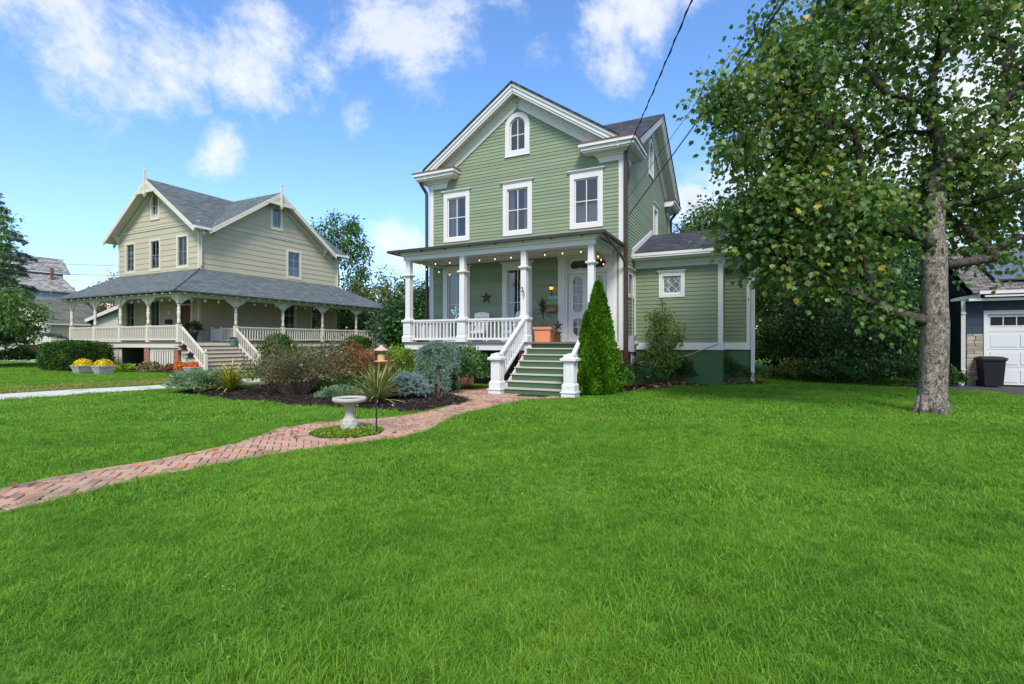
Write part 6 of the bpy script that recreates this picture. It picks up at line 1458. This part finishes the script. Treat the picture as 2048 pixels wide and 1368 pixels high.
MB().box(-2.0, 2.0, -.6, .6, 0, 1.2).build('inner_branches', 'bark_dark', hg, uv=False)
bush('arborvitae', 'tall bright green conical arborvitae right of the stairs', (2.58, 15.05, 0), .76, .72, 3.28, 26000, .10, 'spray', 'leaf_arb', 'tree', shape='cone', stems=1, dense=.72, upright=.9)
bush('arborvitae', 'shorter conical arborvitae leaning on the left of the tall one', (2.20, 14.66, 0), .47, .46, 2.35, 13000, .09, 'spray', 'leaf_arb', 'tree', shape='cone', stems=1, dense=.7, upright=.9)
sh_ = [((3.35, 15.75), .42, .72, 'leaf_mid', 'small green shrub at the right foot of the arborvitae'), ((4.0, 16.45), .40, .80, 'leaf_dark', 'dark little shrub below the electric meter'), ((4.6, 17.2), .42, .72, 'leaf_dark', 'dark low shrub left of the young tree'),
       ((6.15, 18.15), .38, .95, 'leaf_dark', 'dark upright shrub right of the young tree'), ((6.75, 18.45), .36, .62, 'leaf_olive', 'thin olive shrub under the diamond-paned window'), ((7.3, 18.65), .42, .82, 'leaf_olive', 'brown-green shrub before the annex corner'),
       ((8.1, 18.95), .55, 1.05, 'leaf_dark', 'round dark shrub before the recessed annex wall'), ((8.9, 18.85), .58, .68, 'leaf_mid', 'spreading green shrub at the right end of the foundation bed')]
for (x, y), r_, h, mt_, lb in sh_: bush('foundation_shrub', lb, (x, y, .03), r_, r_*.9, h, 2600, .075, 'oval', mt_, stems=9, lump=.25, dense=.45, group='foundation shrubs')
tree('young_tree', 'slim young tree with light green leaves before the annex wall', (5.30, 17.75, .03), 3.0, .03, [(0, 0, 1.75, .62, .55, 1.2, .7), (0, 0, .95, .55, .5, .6, .5)], 80, 5200, .10, 'oval', 'leaf_young', 'twig_grey', spread=.20, trunk_top=.9)

# ------------------------------------------------------------------ trees
maple_tips = []
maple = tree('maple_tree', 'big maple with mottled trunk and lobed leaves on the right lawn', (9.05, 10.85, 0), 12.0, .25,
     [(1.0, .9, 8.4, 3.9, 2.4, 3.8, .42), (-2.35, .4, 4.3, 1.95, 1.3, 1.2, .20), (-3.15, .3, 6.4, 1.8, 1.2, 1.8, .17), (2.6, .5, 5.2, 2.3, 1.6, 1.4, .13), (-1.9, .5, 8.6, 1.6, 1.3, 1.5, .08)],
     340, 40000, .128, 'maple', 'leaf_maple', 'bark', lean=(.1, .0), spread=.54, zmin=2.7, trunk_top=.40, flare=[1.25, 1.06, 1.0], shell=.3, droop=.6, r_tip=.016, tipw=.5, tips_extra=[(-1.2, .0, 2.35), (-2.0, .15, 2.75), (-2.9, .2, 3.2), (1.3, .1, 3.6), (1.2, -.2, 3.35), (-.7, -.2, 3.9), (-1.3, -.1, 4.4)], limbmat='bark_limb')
k = MB()
for i in range(7):
    a = i*.9+random.uniform(-.25, .25); L = random.uniform(.32, .45)
    k.tube([(.13*math.cos(a), .13*math.sin(a), .42), (.24*math.cos(a), .24*math.sin(a), .14), (L*math.cos(a), L*math.sin(a), -.03)], [.11, .09, .04], 7)
k.build('root_flare', 'bark', maple, smooth=True, uv=False)
def leafy(name, label, x, y, h, r_, n, mat, size=.2, base=.25, tr=.14, group='trees beyond the lawn', tpl='oval', ntips=120, spread=.6):
    tree(name, label, (x, y, 0), h, tr, [(0, 0, h*(.5+base*.5), r_, r_*.9, h*(.5-base*.5), 1.0)], ntips, n, size, tpl, mat, spread=spread, group=group, shell=.45)
leafy('thicket_tree', 'dark leafy tree with visible dark trunk right of the annex', 13.1, 19.6, 6.4, 2.7, 12000, 'leaf_dark', .17, .02, .17)
leafy('thicket_tree', 'tall dark tree filling the gap beside the annex downspout', 12.6, 24.0, 8.5, 2.9, 11000, 'leaf_mid', .20, .05, .16)
leafy('thicket_tree', 'dark tree behind the left side of the maple trunk', 16.2, 22.5, 7.5, 2.7, 11000, 'leaf_dark', .20, .03, .16)
leafy('thicket_tree', 'mid green tree in the darkest part of the thicket', 15.4, 27.0, 9.5, 3.6, 11000, 'leaf_mid', .24, .05, .2)
leafy('thicket_tree', 'airy tree whose top shows above the annex roof', 14.0, 33.5, 11.2, 3.6, 8500, 'leaf_olive', .26, .2, .2)
leafy('thicket_tree', 'tall tree behind the navy house gable', 21.0, 30.0, 11.0, 4.0, 10000, 'leaf_mid', .28, .15, .22)
leafy('thicket_tree', 'dark tree behind the annex roof end', 9.6, 29.0, 6.5, 2.4, 7000, 'leaf_dark', .22, .05, .16)
leafy('thicket_tree', 'tall dense dark tree behind the maple trunk', 18.0, 26.0, 11.0, 3.4, 13000, 'leaf_dark', .24, .1, .2)
leafy('thicket_tree', 'tall dense mid green tree left of the thicket centre', 12.6, 29.5, 10.0, 3.2, 13000, 'leaf_mid', .24, .1, .2)
for x, y, r_, h, m_, lb in ((11.3, 19.75, .7, .85, 'leaf_olive', 'pale feathery shrub at the left end of the thicket'), (11.9, 18.7, .75, .9, 'leaf_dark', 'dark ivy mound nearest the annex'), (12.7, 17.95, .8, .8, 'leaf_dark', 'dark ivy mound in the middle of the thicket edge'), (13.6, 17.4, .8, .95, 'leaf_dark', 'dark ivy mound just left of the maple trunk'),
                         (14.6, 18.6, 1.0, 1.9, 'leaf_dark', 'dark tall shrub between the maple trunk and the navy wall'), (11.7, 21.5, 1.3, 2.6, 'leaf_mid', 'mid green shrub beside the annex downspout'), (13.3, 20.4, 1.5, 2.4, 'leaf_dark', 'broad dark shrub deep in the thicket'), (15.35, 17.55, .32, .55, 'leaf_mid', 'small leafy plant at the foot of the white downspout')):
    bush('thicket_shrub', lb, (x, y, 0), r_, r_*.85, h, int(3200*max(1, r_*h)), .11, 'oval', m_, stems=8, lump=.28, dense=.35, group='shrubs along the thicket edge')
leafy('garden_tree', 'tall dark green tree rising behind the cream house', -16.3, 47.0, 14.2, 3.0, 12000, 'leaf_mid', .30, .1, .3, group='trees between the houses')
leafy('garden_tree', 'spreading olive tree between the two houses', -10.4, 43.0, 7.6, 4.3, 9000, 'leaf_olive', .27, .15, .2, group='trees between the houses')
leafy('garden_tree', 'low dark tree seen through the far end of the cream porch', -13.6, 45.5, 6.0, 3.6, 8000, 'leaf_dark', .28, .05, .2, group='trees between the houses')
leafy('garden_tree', 'dark tree behind the left end of the green porch', -5.6, 33.0, 5.4, 2.8, 9000, 'leaf_dark', .24, .03, .2, group='trees between the houses')
leafy('orange_tree', 'distant tree with orange autumn leaves behind the cream house', -43.5, 55.0, 9.0, 2.2, 4000, 'leaf_orange', .3, .3, .18, group='trees behind the left houses')
def conifer(name, label, base, h, r_, nb, mat, droop=.25, needles=300, nl=.28, z0=.6, tpl='spray'):
    root = empty(name, base, 0, label, 'tree', 'trees left of the white house'); mb = MB(); mb.tube([(0, 0, -.1), (.05, 0, h*.5), (0, 0, h)], [.30, .17, .02], 8); Ps, Ax, Rn = [], [], []
    for i in range(nb):
        s_ = ((i+.5)/nb)**1.1; z = z0+(h-z0)*s_; L = r_*(1-s_)**.75*rng.uniform(.65, 1.1)+.15; a = i*2.39996+rng.uniform(-.3, .3); dr_ = droop*L*rng.uniform(.3, 1.3)
        d_ = np.array((math.cos(a), math.sin(a), 0)); p0 = np.array((0, 0, z)); p1 = p0+d_*L*.55+np.array((0, 0, .1*L)); p2 = p0+d_*L+np.array((0, 0, -dr_)); mb.tube([p0, p1, p2], [.05*(1-s_)+.012, .025*(1-s_)+.008, .004], 5)
        m_ = int(needles*(.3+L/r_)); f = rng.random((m_, 1))**.75; p = (1-f)**2*p0+2*f*(1-f)*p1+f*f*p2; side = np.cross(d_, (0, 0, 1)); w = rng.normal(size=(m_, 1))*.30*L*(1.1-f)*.7
        Ps.append(p+side*w+rng.normal(size=(m_, 3))*np.array((.06, .06, .07))-np.array((0, 0, .12))*np.abs(w)); Ax.append(norm(d_+side*np.sign(w)*.8+rdir(m_)*.45+np.array((0, 0, -.25)))); Rn.append(np.clip(rng.random()*.6+rng.random(m_)*.4, 0, 1))
    P = np.concatenate(Ps); nn_ = len(P); leaves('crown', P, np.concatenate(Ax), norm(rdir(nn_)*.5+np.array((0, 0, 1))), nl*rng.uniform(.6, 1.2, nn_), tpl, mat, root, np.concatenate(Rn)); mb.build('trunk', 'bark_dark', root, uv=False, smooth=True); return root
conifer('blue_cedar', 'blue-grey cedar with layered branches at the left edge', (-32.2, 31.0, 0), 11.0, 3.6, 60, 'needle_cedar', .16, 520, .22, 1.6)
tree('layered_tree', 'green leafy tree mingling with the blue cedar', (-31.3, 29.4, 0), 11.0, .2, [(0, 0, 7.4, 1.7, 1.7, 3.6, .40), (.8, 0, 3.1, 2.6, 1.9, 1.7, .6)], 170, 14000, .20, 'oval', 'leaf_left', spread=.6, group='trees left of the white house', shell=.4)
bush('corner_shrub', 'dark green shrub below the blue cedar', (-33.5, 34.0, 0), 1.4, 1.2, 1.1, 4000, .13, 'oval', 'leaf_mid', stems=6)
bush('sedum_clump', 'dusty pink sedum clump before the slatted porch skirt', onB(1.2, -3.2, 0), .6, .32, .48, 1500, .09, 'oval', 'leaf_mid', 'flowers', stems=8, flower=('sedum', 60, .10))
bush('hosta', 'small yellow-green hosta by the dark porch opening', onB(-.55, -3.55, 0), .55, .35, .34, 500, .17, 'oval', 'leaf_lime', 'plant', stems=3)

# ------------------------------------------------------------------ far woods so that no bare horizon shows
n = 26000; ang = rng.uniform(R(-75), R(75), n); dist = rng.uniform(62, 92, n); hh = 6+2.6*np.sin(ang*9)+1.8*np.sin(ang*23+1)+1.3*np.sin(ang*51)
P = np.stack([dist*np.sin(ang), dist*np.cos(ang), np.maximum(.1, hh*rng.random(n)**.8)], 1)
fw = leaves('far_woods', P, rdir(n), rdir(n), rng.uniform(.7, 1.5, n), 'wide', 'leaf_mid', None); tag(fw, 'distant belt of woods closing off the view behind the houses', 'woods', kind='stuff')

# ------------------------------------------------------------------ overhead wires
def wire(name, label, p0, p1, sag, r_=.012, twist=0):
    k = MB(); pts = []
    for i in range(41):
        s_ = i/40; p = Vector(p0).lerp(Vector(p1), s_); p.z -= sag*4*s_*(1-s_); pts.append(p)
    k.tube(pts, r_, 6)
    if twist:
        q = []
        for i in range(401): s_ = i/400; p = Vector(p0).lerp(Vector(p1), s_); p.z -= sag*4*s_*(1-s_); a = s_*twist; q.append(p+Vector((math.cos(a), 0, math.sin(a)))*r_*1.5)
        k.tube(q, r_*.55, 5)
    o = k.build(name, 'black_metal', None, uv=False); return tag(o, label, 'cable')
wire('service_cable', 'twisted black service cable rising from the right roof corner', onA(.14, -.2, 8.05), (2.2, -8.0, 8.9), .35, .014, 180)
wire('phone_cable', 'straight black cable crossing the maple crown to the house side', onA(.05, .75, 6.2), (7.6, -6.0, 12.4), .0, .018)
wire('phone_cable', 'thin cable just above the straight one on the house side', onA(.05, .55, 6.75), (7.62, -6.0, 12.43), .0, .008)
k = MB(); k.tube([onA(.13, -.2, 8.05), onA(.22, -.12, 7.6), onA(.16, -.10, 7.0), onA(.1, .15, 6.9), onA(.12, .35, 7.3), onA(.12, .3, 7.75), onA(.1, .1, 7.8)], .018, 6); tag(k.build('drip_loop', 'black_metal', None, uv=False), 'black loop of slack cable under the right roof corner', 'cable')
k = MB(); k.tube([onA(.3, .5, .8), onA(1.0, 1.4, .95), onA(1.9, 1.55, 1.05), onA(2.98, 1.60, 1.50)], .012, 6); tag(k.build('slack_cord', 'seed', None, uv=False), 'pale cord sagging across the dark green annex foundation', 'cord')
wire('street_wire', 'distant wire left of the cream house', (-52, 36, 7.4), (-24, 44, 7.4), .4, .02)
wire('street_wire', 'upper distant wire at the far left beside the cedar', (-52, 35, 8.3), (-30.5, 42.5, 7.9), .2, .015)

# ------------------------------------------------------------------ loose stuff on the ground
def scatter_in(poly, n, inset=0):
    a = np.array(poly); lo_, hi_ = a.min(0), a.max(0); out = np.zeros((0, 2))
    while len(out) < n:
        p = lo_+(hi_-lo_)*rng.random((n*2, 2)); p = p[inside(poly, p)]
        if inset: p = p[edge_dist(poly, p) > inset]
        out = np.concatenate([out, p])
    return out[:n]
def flat_leaves(name, label, P2, z, size, mat, cat, tpl='wide', tilt=.35):
    n = len(P2); P = np.column_stack([P2, np.broadcast_to(z, n)]); ax = rdir(n); ax[:, 2] *= .25; o = leaves(name, P, ax, np.array([0, 0, 1.0])+rdir(n)*tilt, size*rng.uniform(.5, 1.3, n), tpl, mat, None); return tag(o, label, cat, kind='stuff')
p = scatter_in(BED, 21000); e = np.minimum(edge_dist(BED, p)/.6, 1)
flat_leaves('mulch_chips', 'dark shredded mulch chips covering the flower bed', p, .012+.09*e+.012+.014*rng.random(21000), .095, 'mulch_chip', 'mulch', 'needle', .8)
p = scatter_in(BED, 110); e = np.minimum(edge_dist(BED, p)/.6, 1)
flat_leaves('bed_litter', 'scattered dry leaves on the dark mulch of the flower bed', p, .04+.09*e, .07, 'litter', 'leaves', 'maple', .4)
p = scatter_in(BEDR, 4500); e = np.minimum(edge_dist(BEDR, p)/.6, 1)
flat_leaves('litter_leaves', 'dry fallen leaves lying on the foundation bed', p[:1500], .03+.06*e[:1500]+.02*rng.random(1500), .11, 'litter', 'leaf litter', 'maple', .5)
flat_leaves('foundation_chips', 'dark mulch chips on the foundation bed', p[1500:], .025+.06*e[1500:], .05, 'mulch_chip', 'mulch', 'needle', .8)
p = np.concatenate([scatter_in(PATH, 40), scatter_in(DRIVE, 30)*1.0, np.column_stack([rng.uniform(-3, 12, 60), rng.uniform(9, 18, 60)])])
flat_leaves('stray_leaves', 'a few stray dry leaves on path, lawn and drive', p, .045, .075, 'litter', 'leaves', 'maple', .3)

# ------------------------------------------------------------------ grass
HA = [wld(OA, -8.3, 9.6)[:2], wld(OA, -8.3, 0)[:2], wld(OA, -7.8, 0)[:2], wld(OA, -7.8, -2.4)[:2], wld(OA, -2.9, -2.4)[:2], wld(OA, -2.9, -4.4)[:2], wld(OA, -.2, -4.4)[:2], wld(OA, -.2, -2.3)[:2], wld(OA, 0, 0)[:2], wld(OA, 3.1, 1.6)[:2], wld(OA, 4.1, 3)[:2], wld(OA, 4.1, 9.6)[:2]]
HB = [wld(OB, -8.4, 10)[:2], wld(OB, -8.4, -2.7)[:2], wld(OB, 4.8, -2.7)[:2], wld(OB, 4.8, .3)[:2], wld(OB, 2.7, .3)[:2], wld(OB, 2.7, 12.7)[:2]]
HC = [wld(OC, 0, -.02)[:2], wld(OC, 9, -.02)[:2], wld(OC, 9, 8)[:2], wld(OC, 0, 8)[:2]]
def tuft(name, nb, rad, h, w, mat, lean=.5):
    V, Fc, rn = [], [], []
    for i in range(nb):
        a = random.uniform(0, 6.28); r0 = rad*math.sqrt(random.random()); bx_, by_ = r0*math.cos(a), r0*math.sin(a); th = random.uniform(0, 6.28); L = h*random.uniform(.55, 1.15); le = lean*random.uniform(.15, 1.2); k = len(V)
        dx, dy = math.cos(th), math.sin(th); sx_, sy_ = -dy, dx
        for s_, ww in ((0, 1.0), (.5, .85), (1.0, .12)):
            px, py, pz = bx_+dx*le*L*s_**1.8, by_+dy*le*L*s_**1.8, L*s_*(1-.25*le*s_)
            V += [(px-sx_*w*ww/2, py-sy_*w*ww/2, pz), (px+sx_*w*ww/2, py+sy_*w*ww/2, pz)]
        Fc += [(k, k+1, k+3, k+2), (k+2, k+3, k+5, k+4)]; rn += [random.random()]*6
    me = fast_mesh(name, np.array(V), [np.array(Fc)], np.array(rn)); me.materials.append(M[mat]); return bpy.data.objects.new(name, me)
def grass_field(name, label, P2, scale, tufts, cat='grass'):
    n = len(P2); P = np.column_stack([P2, np.zeros(n)]); me = bpy.data.meshes.new(name); me.vertices.add(n); me.vertices.foreach_set('co', P.astype(np.float32).ravel())
    a = me.attributes.new('rot', 'FLOAT', 'POINT'); a.data.foreach_set('value', (rng.random(n)*6.283).astype(np.float32))
    a = me.attributes.new('scl', 'FLOAT', 'POINT'); a.data.foreach_set('value', scale.astype(np.float32)); me.update()
    o = link(name, me); tag(o, label, cat, kind='stuff')
    ng = bpy.data.node_groups.new(name, 'GeometryNodeTree'); ng.interface.new_socket('Geometry', in_out='INPUT', socket_type='NodeSocketGeometry'); ng.interface.new_socket('Geometry', in_out='OUTPUT', socket_type='NodeSocketGeometry')
    N = ng.nodes; L = ng.links.new; gi_ = N.new('NodeGroupInput'); go = N.new('NodeGroupOutput'); iop = N.new('GeometryNodeInstanceOnPoints'); jn = N.new('GeometryNodeJoinGeometry')
    for tf in tufts:
        oi = N.new('GeometryNodeObjectInfo'); oi.inputs['Object'].default_value = tf; oi.inputs['As Instance'].default_value = True; L(oi.outputs['Geometry'], jn.inputs[0])
    L(gi_.outputs[0], iop.inputs['Points']); L(jn.outputs[0], iop.inputs['Instance']); iop.inputs['Pick Instance'].default_value = True
    r_ = N.new('GeometryNodeInputNamedAttribute'); r_.data_type = 'FLOAT'; r_.inputs['Name'].default_value = 'rot'; s_ = N.new('GeometryNodeInputNamedAttribute'); s_.data_type = 'FLOAT'; s_.inputs['Name'].default_value = 'scl'
    cx = N.new('ShaderNodeCombineXYZ'); L(r_.outputs['Attribute'], cx.inputs[2])
    for q_ in (0, 1):
        rv = N.new('FunctionNodeRandomValue'); rv.data_type = 'FLOAT'; rv.inputs[2].default_value = -.42; rv.inputs[3].default_value = .42; rv.inputs['Seed'].default_value = 3+q_; L(rv.outputs[1], cx.inputs[q_]); L(cx.outputs[0], iop.inputs['Rotation']); L(s_.outputs['Attribute'], iop.inputs['Scale']); L(iop.outputs[0], go.inputs[0])
    md = o.modifiers.new('scatter', 'NODES'); md.node_group = ng; return o
def lawn_points(n0, y0, y1, dens):
    """random points on the lawn between two distances, kept off everything laid or built on it"""
    out = []
    xw = 1.12*y1+3; area = 2*xw*(y1-y0); n = int(area*dens)
    p = np.column_stack([rng.uniform(-xw, xw, n), rng.uniform(y0, y1, n)]); p = p[np.abs(p[:, 0]) < 1.12*p[:, 1]+2.2]
    for poly in (PATH, BED, BEDR, DRIVE, GRAV, VERGE, HA, HB, HC): p = p[~inside(poly, p)]
    p = p[np.linalg.norm(p-np.array((9.05, 10.85)), axis=1) > .30]
    return p
near = [tuft('blade_tuft', 28, .06, .058, .0034, 'grass_blade', 1.35) for _ in range(8)]
mid_ = [tuft('blade_tuft', 26, .085, .054, .0056, 'grass_blade', 1.2) for _ in range(5)]
far_ = [tuft('blade_tuft', 26, .14, .052, .011, 'grass_blade', 1.1) for _ in range(4)]
def sc(p, base=1.0):
    pn_ = .5+.5*np.sin(p[:, 0]*2.1+np.sin(p[:, 1]*1.3)*1.5)*np.cos(p[:, 1]*1.7+np.sin(p[:, 0]*.9)*1.2)
    return base*(.62+.45*pn_)*rng.uniform(.7, 1.25, len(p))
p = lawn_points(0, .9, 4.6, 1100); grass_field('near_lawn_grass', 'fine green lawn grass in the near foreground', p, sc(p), near)
p = lawn_points(0, 4.6, 9.5, 430); grass_field('middle_lawn_grass', 'green lawn grass around the brick path', p, sc(p), mid_)
p = lawn_points(0, 9.5, 36, 120); p = p[(p[:, 1] < 25)|(p[:, 0] < -5)]; grass_field('far_lawn_grass', 'green lawn grass reaching back to the houses', p, sc(p), far_)
dry = [tuft('dry_tuft', 20, .12, .05, .012, 'grass_dry', .8) for _ in range(3)]
p = scatter_in(VERGE, 7000); p = p[p[:, 1] > 8]; p = p[~inside(GRAV, p)&~inside(HB, p)]; grass_field('verge_grass', 'dry yellowish grass verge beyond the gravel drive', p, sc(p), dry)

# clover and stray weeds in the near lawn
p = lawn_points(0, 1.4, 12, 60); q_ = np.sin(p[:, 0]*1.7+1.1)*np.sin(p[:, 1]*1.3+.4)+.6*np.sin(p[:, 0]*3.9+p[:, 1]*2.7); p = p[q_ > .85]
p = np.repeat(p, 7, 0)+rng.normal(size=(len(p)*7, 2))*.03
n = len(p); cl = leaves('lawn_clover', np.column_stack([p, rng.uniform(.02, .048, n)]), norm(rdir(n)*np.array([1, 1, .3])), np.array([0, 0, 1.0])+rdir(n)*.35, rng.uniform(.012, .026, n), 'wide', 'leaf_clover', None)
tag(cl, 'low clover and weeds growing through the lawn', 'weeds', kind='stuff')

q_ = np.concatenate([np.array(resample(UPs, .012)), np.array(resample(LOs, .012))]); q_ = q_[(q_[:, 1] > 2.5)]; q_ = q_+rng.normal(size=q_.shape)*.035
grass_field('path_edge_grass', 'grass creeping over the borders of the brick path', q_, rng.uniform(.35, .95, len(q_)), mid_)
m_ = scatter_in(PATH, 900); m_ = m_[np.sin(m_[:, 0]*3.1)*np.sin(m_[:, 1]*2.3+1) > .15]; m_ = np.repeat(m_, 9, 0)+rng.normal(size=(len(m_)*9, 2))*.022; n = len(m_)
mo = leaves('path_moss', np.column_stack([m_, rng.uniform(.018, .034, n)]), rdir(n)+np.array([0, 0, .3]), rdir(n)+np.array([0, 0, .8]), rng.uniform(.008, .02, n), 'oval', 'leaf_olive', None)
tag(mo, 'moss and tiny weeds sprouting between the path bricks', 'moss', kind='stuff')
